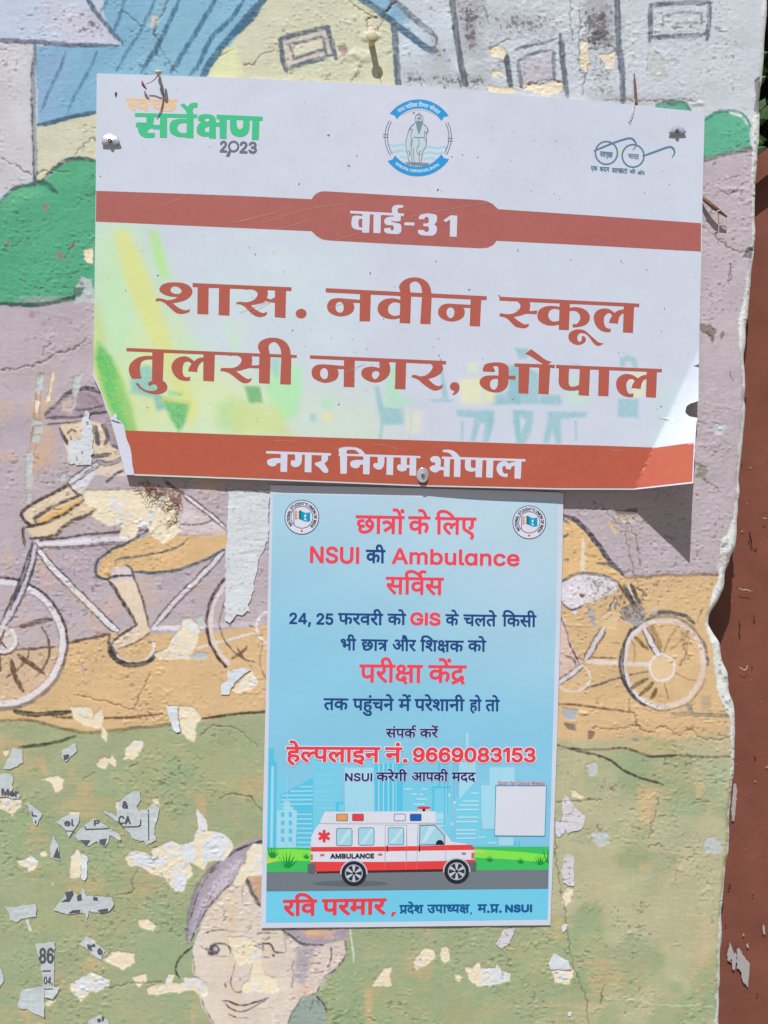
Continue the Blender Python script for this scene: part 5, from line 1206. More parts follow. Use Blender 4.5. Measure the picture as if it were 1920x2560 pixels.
trace('survey_word_green','L','''405,388! 945,400! 942,432! 405,420!
1110,402! 1510,420! 1510,455! 1110,440!
622,395! 684,398! 682,602! 620,600!
495,392! 568,395! 570,440! 562,490! 622,492! 622,530! 570,528! 545,520 520,535 510,560! 578,560! 578,598! 540,603 490,600 450,575 432,540 430,510! 412,510! 414,475! 440,468 500,470 505,440!
855,400! 912,402! 912,605! 850,604!
856,440! 790,438 720,460 703,510 715,560 765,590 852,598! 852,560! 800,558 772,530 775,500 800,478 856,475!
795,318! 830,305! 860,335! 880,310 905,300 950,302! 945,340! 915,345 905,365 918,410! 855,410! 845,370 825,345
1135,405! 1200,408! 1197,612! 1138,610!
950,440 960,410 1010,398 1070,405 1100,430 1105,470! 1140,470! 1140,505! 1085,505! 1040,505 1010,520 1015,550 1045,552! 1050,505! 1105,507! 1105,610! 1045,607! 1045,590! 990,590 945,565 940,515 960,480 985,465! 955,455 | 1010,440 1030,432 1050,445 1035,462 1012,458
1225,415! 1285,418! 1287,500 1305,528 1335,515 1338,420! 1395,423! 1395,520 1370,575 1310,595 1245,570 1226,520!
1420,425! 1482,428! 1476,622! 1415,620!''')
def glyph(font,t):
    ad,cs=font[t];return ad,[flat([(c[k]//2,c[k+1],c[k]&1) for k in range(0,len(c),2)]) for c in cs]
def lay(font,toks):
    x=0;G=[]
    for t in toks:
        if t==' ':x+=500*.26;continue
        ad,o=glyph(font,t);G.append([[(px+x,py) for px,py in c] for c in o]);x+=ad
    return [g for g in G if g]
OUT={}
def word(name,font,toks,c,xl,xr,yt,yb,slope,grow,sy=1.,halo=0,lean=-.015,ref=None,yref0=0):
    if isinstance(toks,str):toks=toks.split() if font is D else list(toks)
    G=lay(font,toks);al=np.array([p for g in G for k in g for p in k]);mn=al[:,0].min();mx=al[:,0].max()
    s=CR[c][2];X0,Y0=cv(c,xl,yt);X1,_=cv(c,xr,yt);_,YB=cv(c,xl,yb)
    H=ref or (311 if font is D else I_CAP)
    X0+=grow;X1-=grow;gy=grow/sy
    Y0+=gy;YB-=gy
    def m(p):
        u=(p[0]-mn)/(mx-mn);X=X0+u*(X1-X0);v=(p[1])/H
        Y=YB-(YB-Y0)*v+slope*(X-X0);return (X+lean*(Y-YB),Y)
    G2=[[[m(p) for p in k] for k in g] for g in G]
    OUT.setdefault(name,[]);OUT[name]+=union(G2,grow,sy,st=.7,tol=.16)
    if halo:
        OUT.setdefault(name+'_halo',[]);OUT[name+'_halo']+=union(G2,grow+halo,1,st=.8,tol=.2)
I_CAP=LATIN['H'][1][0]; I_CAP=max(I_CAP[1::2])
for k,g in T.items():
    OUT[k]=union(g,0.0,st=.7,tol=.15)
s1=.019
g=1.3
word('headline',D,'cha aavowelsign tara aavowelsign evowelsignanusvara','6',508,768,187,284,s1,g,halo=.6)
word('headline',D,'ka evowelsign','6',787,905,192,286,s1,g,halo=.6)
word('headline',D,'ivowelsign la e','6',930,1150,196,289,s1,g,halo=.6)
word('nsui_red',I,'NSUI','6',265,527,352,441,s1,1.7,halo=.6)
word('ki_navy',D,'ka iivowelsign','6',562,667,370,442,s1,1.2)
word('ambulance_red',I,'Ambulance','6',700,1380,362,446,s1,1.5,halo=.6)
word('service_red',D,'sa ivowelsign va reph sa','6',667,977,514,607,s1,1.3,halo=.6)
word('date_line',I,'24, 25','6',155,390,705,766,s1,1.2)
word('date_line',D,'pha ra va ra iivowelsign','6',414,655,707,768,s1,1.)
word('date_line',D,'ka ovowelsign','6',677,777,710,770,s1,1.)
word('gis_red',I,'GIS','6',798,960,703,772,s1,1.9,halo=.6)
word('date_line',D,'ka evowelsign','6',985,1057,713,774,s1,1.)
word('date_line',D,'ca la ta evowelsign','6',1080,1258,714,776,s1,1.)
word('date_line',D,'ivowelsign ka sa iivowelsign','6',1287,1470,716,779,s1,1.)
word('student_line',D,'bha iivowelsign','6',428,512,844,905,s1,1.)
word('student_line',D,'cha aavowelsign tara','6',537,680,846,907,s1,1.)
word('student_line',D,'au ra','6',704,830,848,909,s1,1.)
word('student_line',D,'ivowelsign sha kassa ka','6',851,1083,850,911,s1,1.)
word('student_line',D,'ka ovowelsign','6',1104,1203,852,912,s1,1.)
word('exam_centre_red',D,'pa ra iivowelsign kassa aavowelsign','6',527,866,980,1076,.01,1.4,halo=.6)
word('exam_centre_red',D,'ka evowelsignanusvara dara','6',893,1098,984,1078,.01,1.4,halo=.6)
word('trouble_line',D,'ta ka','6',337,470,1160,1223,.01,1.)
word('trouble_line',D,'pa hau anusvara ca na evowelsign','6',492,712,1162,1225,.01,1.)
word('trouble_line',D,'ma evowelsignanusvara','6',735,803,1164,1227,.01,1.)
word('trouble_line',D,'pa ra evowelsign sha aavowelsign na iivowelsign','6',820,1088,1164,1227,.01,1.)
word('trouble_line',D,'ha ovowelsign','6',1113,1178,1167,1229,.01,1.)
word('trouble_line',D,'ta ovowelsign','6',1197,1275,1168,1230,.01,1.)
word('contact_line',D,'sa anusvara pa ka reph','7',668,830,88,136,.005,.9,halo=1.3)
word('contact_line',D,'ka ra evowelsignanusvara','7',848,948,89,136,.005,.9,halo=1.3)
word('helpline_red',D,'ha evowelsign laprehalf pa la aavowelsign i na','7',137,640,184,268,.005,1.7,halo=2.2)
word('helpline_red',D,'na anusvara .','7',663,785,187,270,.005,1.7,halo=2.2)
word('helpline_red',I,'9669083153','7',812,1466,188,268,.002,2.0,halo=2.2)
word('help_line',I,'NSUI','7',452,597,324,368,.005,1.0,halo=1.3)
word('help_line',D,'ka ra evowelsign ga iivowelsign','7',617,783,321,368,.003,.9,halo=1.3)
word('help_line',D,'aa pa ka iivowelsign','7',806,1001,320,368,.003,.9,halo=1.3)
word('help_line',D,'ma da da','7',1018,1148,321,369,.003,.9,halo=1.3)
word('scan_caption',I,'Scan for Social Media','7',1265,1513,367,386,.008,.28,halo=.8)
word('ambulance_word',I,'AMBULANCE','7',373,607,753,780,-.006,.9)
word('leader_name',D,'ra ivowelsign va','7',120,303,998,1086,-.014,2.,halo=.8)
word('leader_name',D,'pa ra ma aavowelsign ra','7',327,672,995,1082,-.014,2.,halo=.8)
word('leader_name',I,',','7',696,723,1025,1075,-.014,1.4,halo=.8)
word('leader_title',D,'para da evowelsign sha','7',740,869,1026,1072,-.008,1.1)
word('leader_title',D,'u pa aavowelsign dhaprehalf ya kassa','7',888,1115,1024,1070,-.008,1.1)
word('leader_title',I,',','7',1118,1127,1040,1071,-.008,.8)
word('leader_title',D,'ma . para .','7',1155,1285,1022,1068,-.008,1.1)
word('leader_title',I,'NSUI','7',1303,1447,1024,1066,-.01,1.6)
word('clean_word_orange',D,'saprehalf va caprehalf cha','L',326,776,258,368,.028,1.3)
OUT['clean_word_orange']=union([[list(map(tuple,c)) for c in OUT['clean_word_orange']],[[cv('L',x,y) for x,y in [(500,264),(720,270),(720,286),(500,280)]]]],0,st=.5,tol=.12)
#word('survey_word_green',D,'sa va evowelsignreph','L',405,942,388,600,.028,5.2,sy=1.35)
#word('survey_word_green',D,'kassa nna','L',940,1510,403,612,.02,5.2,sy=1.35)
word('year_text',I,'2','L',1138,1202,628,730,.02,1.6)
word('year_text',I,'23','L',1308,1460,634,738,.02,1.6)
word('glasses_word',D,'saprehalf va caprehalf cha','S',252,460,562,650,.08,.5)
word('glasses_word',D,'bha aavowelsign ra ta','S',705,878,600,680,.08,.5)
word('slogan_text',D,'e ka','S',108,216,798,870,.05,.45)
word('slogan_text',D,'ka da ma','S',248,408,810,885,.05,.45)
word('slogan_text',D,'saprehalf va caprehalf cha ta aavowelsign','S',443,698,828,910,.05,.45)
word('slogan_text',D,'ka iivowelsign','S',728,822,860,920,.05,.45)
word('slogan_text',D,'o ra','S',850,972,880,938,.05,.45)
def ring(name,font,text,cx,cy,r,h,a0,a1,grow,inward=False,toks=None):
    toks=toks or list(text);x=0;items=[]
    for t in toks:
        if t==' ':x+=500*.28;continue
        ad,o=glyph(font,t);items.append((o,x));x+=ad
    H=311 if font is D else I_CAP;G=[]
    for o,x0 in items:
        g=[]
        for c in o:
            q=[]
            for px,py in c:
                u=(x0+px)/x;a=math.radians(a0+(a1-a0)*u);rr=(r-h*py/H) if inward else (r+h*py/H)
                q.append((cx+rr*math.sin(a),cy-rr*math.cos(a)))
            g.append(q)
        G.append(g)
    G=[g for g in G if g]
    OUT.setdefault(name,[]);OUT[name]+=union(G,grow,st=.35,tol=.1)
ring('seal_text_left',I,"NATIONAL STUDENT'S UNION OF INDIA",754.7,1293,30.3,7.4,-130,139,.35)
ring('seal_text_right',I,"NATIONAL STUDENT'S UNION OF INDIA",1323.3,1305.8,29.4,7.1,-130,139,.35)
ex,ey=1045,342
ring('emblem_text',D,'',ex,ey,75,9,-38,42,.35,toks='na ga ra'.split()+[' ']+'pa aavowelsign ivowelsign la ka'.split()+[' ']+'ivowelsign na ga ma'.split()+[' ']+'bha ovowelsign pa aavowelsign la'.split())
ring('emblem_text',I,'MUNICIPAL CORPORATION, BHOPAL',ex,ey,89,7,220,142,.3,inward=True)
word('scrap_ampersand',I,'&','i',722,760,338,382,0,.9)
word('scrap_ca',I,'CA','i',700,775,425,474,.0,.9)
word('scrap_el',I,'el','i',380,438,446,486,.0,.7)
word('scrap_p',I,'P','i',556,590,450,484,0,.8)
word('scrap_86',I,'86','i',230,318,1208,1300,.0,1.4)
word('scrap_04',I,'04,','i',258,312,1378,1424,.0,.5)
word('scrap_ncer',I,'Mer','i',8,108,262,304,.12,1.2)
word('scrap_l',I,'L.','i',186,216,392,420,.3,.8)
PRINTS = {k: [np.asarray(c) for c in v] for k, v in OUT.items()}

# ------------------------------------------------------------------ ground in front of the wall
m_ground = nmat('dusty_ground', (.26, .225, .19), rough=.95, var=.25, varscale=2.0, bump=((40, .01, 5),))
gv = [(-60, -60, 0), (60, -60, 0), (60, 60, 0), (-60, 60, 0)]
obj('ground', mesh('ground', gv, [(0, 1, 2, 3)]), None, m_ground, kind='structure')

# ------------------------------------------------------------------ flat print laid on a sheet
def cut2d(tris, pts, step):
    bm = bmesh.new(); vs_ = [bm.verts.new((p[0], p[1], 0)) for p in pts]
    for t in tris:
        try: bm.faces.new([vs_[i] for i in t])
        except ValueError: pass
    pts = np.asarray(pts); lo, hi = pts.min(0), pts.max(0)
    for ax in (0, 1):
        n = int((hi[ax] - lo[ax]) / step)
        for i in range(1, n + 1):
            co = [0, 0, 0]; no = [0, 0, 0]; co[ax] = lo[ax] + i * step; no[ax] = 1
            if co[ax] >= hi[ax]: break
            bmesh.ops.bisect_plane(bm, geom=bm.verts[:] + bm.edges[:] + bm.faces[:], dist=1e-4, plane_co=co, plane_no=no)
    bm.verts.ensure_lookup_table(); bm.verts.index_update()
    P2 = np.array([v.co[:2] for v in bm.verts]); Fc = [[v.index for v in f.verts] for f in bm.faces]
    bm.free(); return P2, Fc
def pinp(pt, poly):
    x, y = pt; w = False
    for (x0, y0), (x1, y1) in zip(poly, np.roll(poly, -1, 0)):
        if (y0 > y) != (y1 > y) and x < x0 + (y - y0) * (x1 - x0) / (y1 - y0): w = not w
    return w
def area2(p): return .5 * np.sum(p[:, 0] * np.roll(p[:, 1], -1) - p[:, 1] * np.roll(p[:, 0], -1))
name_ = ['']
def triangulate(cs):
    """contours (outers and holes) -> points, triangles"""
    q_ = []
    for c in cs:
        c = np.round(np.asarray(c, float), 1); c = c[np.hypot(*(c - np.roll(c, 1, 0)).T) > .12]
        if len(c) >= 3: q_.append(c)
    cs = q_; ar = [abs(area2(c)) for c in cs]
    order = sorted(range(len(cs)), key=lambda i: -ar[i]); depth = {}; par = {}
    for n, i in enumerate(order):
        ins = [j for j in order[:n] if (cs[j].min(0) <= cs[i][0]).all() and (cs[j].max(0) >= cs[i][0]).all() and pinp(cs[i][0], cs[j])]
        depth[i] = len(ins); par[i] = ins[-1] if ins else None
    pts, tris = [], []
    for i in order:
        if depth[i] % 2: continue
        grp = [cs[i]] + [cs[j] for j in order if par[j] == i and depth[j] % 2]
        base = len(pts)
        for g_ in grp: pts += [tuple(p) for p in g_]
        want = abs(area2(cs[i])) - sum(abs(area2(g_)) for g_ in grp[1:])
        for tr in range(8):
            jit = [[Vector((p[0] + random.uniform(-.04, .04) * (tr > 0), p[1] + random.uniform(-.04, .04) * (tr > 0), 0)) for p in g_] for g_ in grp]
            tt = tessellate_polygon(jit); al_ = np.array([q for g_ in jit for q in g_])[:, :2]
            got = sum(abs((al_[b][0] - al_[a][0]) * (al_[c][1] - al_[a][1]) - (al_[c][0] - al_[a][0]) * (al_[b][1] - al_[a][1])) / 2 for a, b, c in tt)
            if abs(got - want) < .02 * want + 1: break
        else: print('tessellation off', name_[0], got, want)
        tris += [tuple(base + k for k in t) for t in tt]
    return pts, tris
def flatprint(name, pieces, lift, layer, parent, mat, step=0, label=None, stagger=0.0, kind=None):
    """pieces: list of lists of contours in photo pixels; printed `layer` * 0.05 mm above the sheet"""
    VV, FF = [], []; name_[0] = name
    for n, cs in enumerate(pieces):
        pts, tris = triangulate(cs)
        if not tris: continue
        if step: P2, Fc = cut2d(tris, pts, step)
        else: P2, Fc = np.array(pts), tris
        l = lift(P2[:, 0], P2[:, 1]) + layer * 5e-5 + n * stagger
        base = len(VV); VV += [tuple(v) for v in P(P2[:, 0], P2[:, 1], l)]; FF += [[base + i for i in f] for f in Fc]
    me = mesh(name, VV, FF); o = obj(name, me, parent, mat, label=label, kind=kind)
    return o
def ribbon(p, w):
    """outline of a line of width w through p"""
    p = np.asarray(p, float); d = np.gradient(p, axis=0); d /= np.linalg.norm(d, axis=1)[:, None] + 1e-9
    n_ = np.stack([-d[:, 1], d[:, 0]], 1) * (np.asarray(w) / 2).reshape(-1, 1)
    return np.vstack([p + n_, (p - n_)[::-1]])
def rrect(c, x0, y0, x1, y1, r, sl=0):
    out = []
    for cx, cy, a in ((x1 - r, y0 + r, -90), (x1 - r, y1 - r, 0), (x0 + r, y1 - r, 90), (x0 + r, y0 + r, 180)):
        for t in np.radians(np.linspace(a, a + 90, 5)): out.append((cx + r * math.cos(t), cy + r * math.sin(t) + sl * (cx - x0)))
    a, b, k = CR[c]; return np.array(out) / k + np.array([a, b])
def coons(top, right, bottom, left, nu, nv):
    def par(c, ax, t):
        c = np.asarray(c, float); f = (c[:, ax] - c[0, ax]) / (c[-1, ax] - c[0, ax])
        f = np.maximum.accumulate(f + np.arange(len(f)) * 1e-6)
        return np.stack([np.interp(t, f, c[:, 0]), np.interp(t, f, c[:, 1])], 1)
    u = np.linspace(0, 1, nu); v = np.linspace(0, 1, nv)
    T, B, L_, R_ = par(top, 0, u), par(bottom, 0, u), par(left, 1, v), par(right, 1, v)
    U = u[None, :, None]; W = v[:, None, None]
    S = (1 - W) * T[None] + W * B[None] + (1 - U) * L_[:, None] + U * R_[:, None]
    S -= (1 - U) * (1 - W) * T[0] + U * (1 - W) * T[-1] + (1 - U) * W * B[0] + U * W * B[-1]
    return S[..., 0], S[..., 1]

# ------------------------------------------------------------------ the ward sign board
def sign_lift(x, y):
    x = np.asarray(x, float); y = np.asarray(y, float)
    v = np.clip((y - 200) / 1000, 0, 1.1)
    bot = np.interp(x, [230, 320, 700, 1056, 1250, 1420, 1587, 1760], [.0050, .0066, .0080, .0052, .0082, .0105, .0125, .0130])
    top = np.interp(x, [230, 275, 900, 1500, 1693, 1770], [.0032, .0030, .0045, .0040, .0032, .0040])
    l = top * (1 - v ** 1.6) + bot * v ** 1.6
    l = l + .0012 * np.sin(x / 210.) * np.sin(y / 300. + 1) * v
    nx, ny = 347 / 381., 158 / 381.                    # crease of the bent lower right corner
    d = (x - 1587) * nx + (y - 1222) * ny
    fold = np.where(d > 0, d / 2389. * .60, 0) * np.clip((y - 780) / 330., 0, 1)
    return l + fold
s_top = [(242, 183.5), (420, 189), (600, 195), (1000, 213), (1220, 230), (1500, 254), (1762, 281)]
s_right = [(1762, 281), (1757, 460), (1754, 620), (1750, 760), (1747, 912), (1736, 914), (1747, 916), (1746, 1004), (1728, 1007), (1716, 1016), (1713, 1031), (1723, 1041), (1744, 1043), (1741, 1060), (1737, 1110), (1733, 1208)]
s_bot = [(314, 1188), (680, 1201), (1056, 1216), (1400, 1224), (1583, 1224.5), (1733, 1208)]
s_left = [(242, 183.5), (240, 400), (238, 600), (235, 800), (234, 928), (231, 939), (241, 956), (252, 982), (267, 1026), (275, 1046), (281, 1066), (294, 1107), (303, 1143), (314, 1188)]
sx, sy = coons(s_top, s_right, s_bot, s_left, 390, 262)
# colours printed on the board
paint[:] = alb((202, 209, 224)); FRs = FR
def bg(c, s, col, a=.9, soft=14, speck=.35):
    p = V(c, s); sl = box(p, soft + 6); d = sd(p, PX[sl], PY[sl])
    m = np.clip(.5 - d / soft, 0, 1) * a * (1 - speck * (N3[sl] > .5) * (N4[sl] * .8 + .2)); put(sl, m, col)
bg('n', '235,560 330,540 420,700 560,1000 620,1180 200,1180 200,900', (196, 226, 190), a=.95, soft=110, speck=0)
bg('d', '560,0 700,0 760,300 860,700 780,800 560,560', (192, 228, 186), a=.7, soft=60, speck=0)
bg('d', '830,560 1000,640 1300,760 1620,900 1659,1130 800,1150 760,900', (214, 226, 168), a=.9, soft=90, speck=0)
bg('n', '430,1000 700,930 960,1000 1000,1180 430,1180', (206, 226, 196), a=.6, soft=120, speck=0)
bg('d', '670,-60 760,-60 880,200 960,420 1060,700 1180,1000 1130,1120 1000,800 850,520 740,250', (216, 222, 146), a=.95, soft=22, speck=.1)
bg('d', '880,-60 930,-60 980,110 1010,220 960,230 910,110', (180, 226, 146), a=.9, soft=18, speck=.1)
bg('d', '1010,440 1080,480 1120,640 1060,600', (218, 226, 150), a=.5, soft=30, speck=.1)
bg('d', '1300,460 1370,470 1440,660 1380,660', (190, 228, 176), a=.7, soft=20, speck=.1)
bg('d', '1400,480 1440,480 1470,560 1430,600', (214, 224, 176), a=.6, soft=20, speck=.1)
bg('d', '545,330 590,420 640,600 620,640 545,600', (196, 210, 130), a=.8, soft=26, speck=.5)
bg('d', '545,600 600,640 700,760 745,960 820,1150 700,1150 560,860', (212, 218, 112), a=.95, soft=20)
bg('d', '580,600 660,690 735,850 785,1000 815,1150 720,1150 650,1000 600,860 560,700', (98, 194, 108), a=1, soft=14, speck=.4)
bg('d', '700,640 800,900 850,1130 760,1130 700,900', (214, 222, 140), a=.35, soft=30)
bg('d', '770,770 860,740 960,780 960,900 900,935 775,905', (142, 200, 190), a=1, soft=12, speck=.4)
bg('d', '900,880 960,930 985,1000 930,1015 915,960', (136, 192, 182), a=1, soft=10, speck=.4)
bg('d', '950,925 1000,935 1130,960 1095,1090 1060,1140 1010,1060', (98, 186, 116), a=1, soft=10, speck=.4)
bg('d', '990,890 1080,905 1080,925 1000,920', (140, 212, 140), a=.9, soft=10)
bg('d', '960,930 1130,960 1130,975 960,950', (226, 220, 130), a=.8, soft=8)
bg('d', '1450,868 1540,870 1555,960 1480,968', (106, 182, 116), a=1, soft=8, speck=.4)
bg('d', '1280,980 1380,930 1470,970 1430,1130 1290,1110', (180, 216, 146), a=.8, soft=26)
bg('d', '1500,700 1659,680 1659,840 1560,840', (170, 206, 200), a=.5, soft=30)
bg('d', '1050,600 1170,600 1200,700 1080,720', (180, 232, 170), a=.5, soft=40)
CR['x'] = (600, 600, 2.37)
bg('x', '110,770 240,735 365,745 370,900 330,1060 230,1070 180,960', (170, 230, 172), a=.85, soft=16, speck=.2)
bg('x', '-40,960 230,985 310,1160 -40,1160', (204, 218, 148), a=.85, soft=26, speck=.4)
bg('x', '30,868 112,870 132,962 55,960', (124, 184, 132), a=.9, soft=8, speck=.55)
bg('x', '185,700 235,705 235,800 210,820 185,760', (150, 196, 196), a=.8, soft=10, speck=.5)
bg('x', '480,940 555,940 552,1002 484,1000', (178, 224, 190), a=.9, soft=10)
bg('x', '485,1018 548,1018 548,1078 485,1078', (222, 222, 180), a=.9, soft=8)
bg('x', '415,1028 452,1028 452,1075 415,1075', (162, 202, 204), a=.9, soft=7)
TEAL = (140, 192, 200)
for s_ in ('795,870 822,868 852,992 980,997 975,1092 850,1097 836,1182 822,1182 834,1085', '995,1020 1028,1010 1010,1185 1000,1185 1004,1090',
           '1280,1005 1500,1010 1508,1080 1470,1197 1436,1197 1452,1085 1425,1085 1392,1192 1362,1190 1392,1055 1290,1045',
           '1490,930 1560,900 1560,975 1500,975', '1620,640 1659,640 1659,680', '1590,740 1659,740 1659,980 1600,960', '1620,1010 1659,1010 1659,1195 1640,1195',
           '1110,945 1270,945 1250,960 1150,960', '1185,760 1200,760 1235,940 1200,940', '1310,1075 1325,1075 1322,1190 1312,1190'):
    bg('x', s_, TEAL, a=.85, soft=6, speck=.45)
bg('x', '860,770 935,740 950,930 1030,940 1010,965 930,990 860,985', (174, 224, 194), a=.85, soft=14, speck=.2)
bg('x', '1300,820 1435,820 1440,972 1310,972', (224, 226, 186), a=.85, soft=14, speck=.1)
bg('x', '1350,728 1412,728 1412,785 1350,785', (214, 226, 200), a=.85, soft=12, speck=.1)
bg('x', '960,1000 1090,1010 1070,1140 1000,1170', (224, 226, 200), a=.6, soft=16, speck=.1)
for s_ in ('165,645 240,640 235,700 185,705', '110,770 200,740 300,790 300,970 140,975 20,975 90,930 130,860', '310,912 430,920 440,978 305,975', '148,1008 272,1010 258,1130 225,1205 170,1205 150,1085',
           '355,1015 590,1020 575,1050 432,1062 434,1208 402,1208 382,1130 360,1205 325,1202 350,1080', '768,940 892,940 892,1056 768,1050', '780,740 785,700 830,680 875,698 890,752 862,758 840,715 815,720 805,760',
           '0,1010 40,1010 20,1130 0,1190', '515,1080 528,1080 528,1190 515,1190', '510,730 545,735 530,770'):
    bg('f', s_, TEAL, a=.85, soft=6, speck=.5)
bg('f', '190,1040 225,1070 195,1140', (210, 216, 228), a=.9, soft=5, speck=0)
bg('f', '440,810 605,800 600,980 470,985', (190, 222, 206), a=.7, soft=20, speck=.15)
bg('f', '830,785 930,785 925,925 860,935', (222, 226, 186), a=.8, soft=14, speck=.1)
bg('f', '-20,880 30,880 40,960 -20,960', (226, 226, 170), a=.8, soft=14, speck=.1)
bg('f', '1020,900 1130,860 1060,1100 1000,1160', (190, 224, 214), a=.55, soft=50, speck=.1)
bg('n', '860,200 1180,240 1180,560 860,540', (214, 214, 230), a=.4, soft=120, speck=0)
bg('n', '480,600 900,600 900,900 480,900', (202, 222, 222), a=.5, soft=160, speck=0)
paint *= (1 + .025 * (N64[..., None] - .5) + .018 * (N4[..., None] - .5) + .03 * (SV_[..., None] - .5) * (N160[..., None])); np.clip(paint, 0, .82, out=paint)
SF = P(sx, sy, sign_lift(sx, sy))
m_sign = nmat('sign_vinyl', attr='paint', rough=.38, spec=.35, var=.015, varscale=120, bump=((900, .00004, 3), (14, .0012, 2)))
m_foam = nmat('foam_board', alb((228, 216, 190)), rough=.85, spec=.1, var=.08, varscale=400)
m_film = nmat('bare_film', alb((208, 211, 227)), rough=.5, spec=.3, var=.02, bump=((300, .0002, 3),))
sign = bpy.data.objects.new('ward_sign', None); COL.objects.link(sign)
sign['label'] = 'large white sign board with brick red Hindi lettering, its lower right corner bent out'; sign['category'] = 'sign'
obj('printed_face', grid_mesh('printed_face', SF, cols=sample(paint, sx, sy)), sign, m_sign)
TH = .0030
B_ = np.concatenate([SF[0, :], SF[1:, -1], SF[-1, -2::-1], SF[-2:0:-1, 0]]); off = np.array([0, TH, 0])
nb = len(B_); ev = np.concatenate([B_ + [0, .0001, 0], B_ + off]); ef = [(i, (i + 1) % nb, nb + (i + 1) % nb, nb + i) for i in range(nb)]
obj('foam_edge', mesh('foam_edge', ev, ef), sign, m_foam)
obj('back_face', grid_mesh('back_face', (SF + off)[::6, ::6]), sign, m_foam)
RED1, RED2, RED3 = (171, 100, 95), (176, 93, 80), (180, 92, 72)  # one red in stepped tones; the sunlight's change down the board is coloured in
m_band = nmat('red_vinyl_suntone_upper', alb(RED1), rough=.4, spec=.3, var=.05, varscale=160, bump=((900, .00004, 3), (14, .0012, 2)))
m_band2 = nmat('red_vinyl_suntone_lower', alb(RED3), rough=.4, spec=.3, var=.06, varscale=160, bump=((900, .00004, 3), (14, .0012, 2)))
m_text = nmat('red_letter_ink', alb(RED2), rough=.45, spec=.25, var=.05, varscale=300)
m_white = nmat('white_letter_ink', alb((207, 210, 226)), rough=.45, spec=.25, var=.02, varscale=300)
band1 = V('n', '240.5,477 420,483 600,489.5 779,498 784,490 792,483 802,479 812,478 1000,489 1203,500 1218,503 1232,510 1240,518 1246,523 1500,540 1752.8,558 1752,629 1500,615 1241,602 1234,612 1220,619 1203,621 1000,611 819,601 804,598 791,590 779,578 600,570 420,562 239.5,554')
band2 = V('n', '313.5,1076 420,1080 600,1087 1022,1100 1300,1109 1500,1114 1640,1119 1735,1106 1730.6,1204.5 1583,1221 1400,1220.5 1056,1212.5 680,1197.5 336,1184.7 332,1165 330,1139 325,1117 316,1095')
bn = flatprint('upper_band', [[band1]], sign_lift, 1, sign, m_band, step=24)
flatprint('ward_lettering', [PRINTS['ward_number']], sign_lift, 3, bn, m_white, step=24, label='white lettering reading ward 31 in Hindi')
bn = flatprint('lower_band', [[band2]], sign_lift, 1, sign, m_band2, step=12)
flatprint('corporation_lettering', [PRINTS['corporation_name']], sign_lift, 3, bn, m_white, step=24)
flatprint('heading_lettering', [PRINTS['school_name']], sign_lift, 2, sign, m_text, step=24, label='upper line of large brick red Hindi lettering')
flatprint('heading_lettering', [PRINTS['town_name']], sign_lift, 2, sign, m_text, step=24, label='lower line of large brick red Hindi lettering')
film = V('t', '362,205 374,210 452,388 480,440 512,560 566,700 618,850 664,985 690,998 740,1040 790,1058 868,1080 900,1140 914,1220 938,1340 960,1420 1000,1500 1020,1580 1032,1650 1036,1740 1046,1830 1074,1940 1070,1986 934,1986 905,1880 870,1760 850,1680 805,1530 770,1390 728,1240 700,1140 662,1005 600,870 500,570 430,420 356,268')
flatprint('peeled_film', [[film]], lambda x, y: sign_lift(x, y) + .0004, 3, sign, m_film, step=14, label='bare white strip where the printed film has torn away')
curl = V('t', '664,1008 680,985 715,978 720,940 740,925 768,935 778,965 775,1010 800,1035 860,1070 780,1060 720,1040 670,1020')
flatprint('film_curl', [[curl]], lambda x, y: sign_lift(x, y) + .0014, 4, sign, m_film)
# survey logo, top left
flatprint('survey_lettering', [PRINTS['clean_word_orange']], sign_lift, 2, sign, ink((228, 192, 146)), label='faded orange word of the survey logo')
flatprint('survey_lettering', [PRINTS['survey_word_green']], sign_lift, 3, sign, ink((58, 190, 134)), label='bold green word of the survey logo')
CR['L'] = (220, 170, 3.456)
def ringpoly(c, x, y, rx, ry, w, a0=0, a1=360, n=40):
    o = ell(c, x, y, rx + w / 2, ry + w / 2, a0, a1, n); i = ell(c, x, y, rx - w / 2, ry - w / 2, a0, a1, n)
    return [o[:-1], i[:-1][::-1]] if a1 - a0 >= 360 else [np.vstack([o, i[::-1]])]
flatprint('survey_year', [PRINTS['year_text'], ringpoly('L', 1258, 678, 40, 42, 18), [V('L', '1212,715 1240,712 1222,765 1190,765')]], sign_lift, 3, sign, ink((104, 108, 128)), stagger=8e-6, label='year 2023 with a magnifying glass for the zero')
# round municipal emblem
DB, SB, LB = (96, 122, 150), (40, 150, 214), (150, 210, 226)
def arcband(c, x, y, r0, r1, a0, a1, tail):
    t = np.radians(np.linspace(a0, a1, 30)); k = CR[c]
    o = [(x + r1 * math.sin(q), y - r1 * math.cos(q) * 1.02) for q in t]; i = [(x + r0 * math.sin(q), y - r0 * math.cos(q) * 1.02) for q in t[::-1]]
    mid0 = (x + (r0 + r1) / 2 * math.sin(t[0] + tail), y - (r0 + r1) / 2 * math.cos(t[0] + tail)); mid1 = (x + (r0 + r1) / 2 * math.sin(t[-1] - tail), y - (r0 + r1) / 2 * math.cos(t[-1] - tail))
    return np.array(o + [mid1] + i + [mid0]) / k[2] + np.array(k[:2])
em = bpy.data.objects.new('municipal_emblem', None); COL.objects.link(em); em.parent = sign
ribs = [[arcband('e', 838, 880, 545, 720, -52, 56, .06)], [arcband('e', 825, 905, 560, 745, 233, 124, -.06)]]
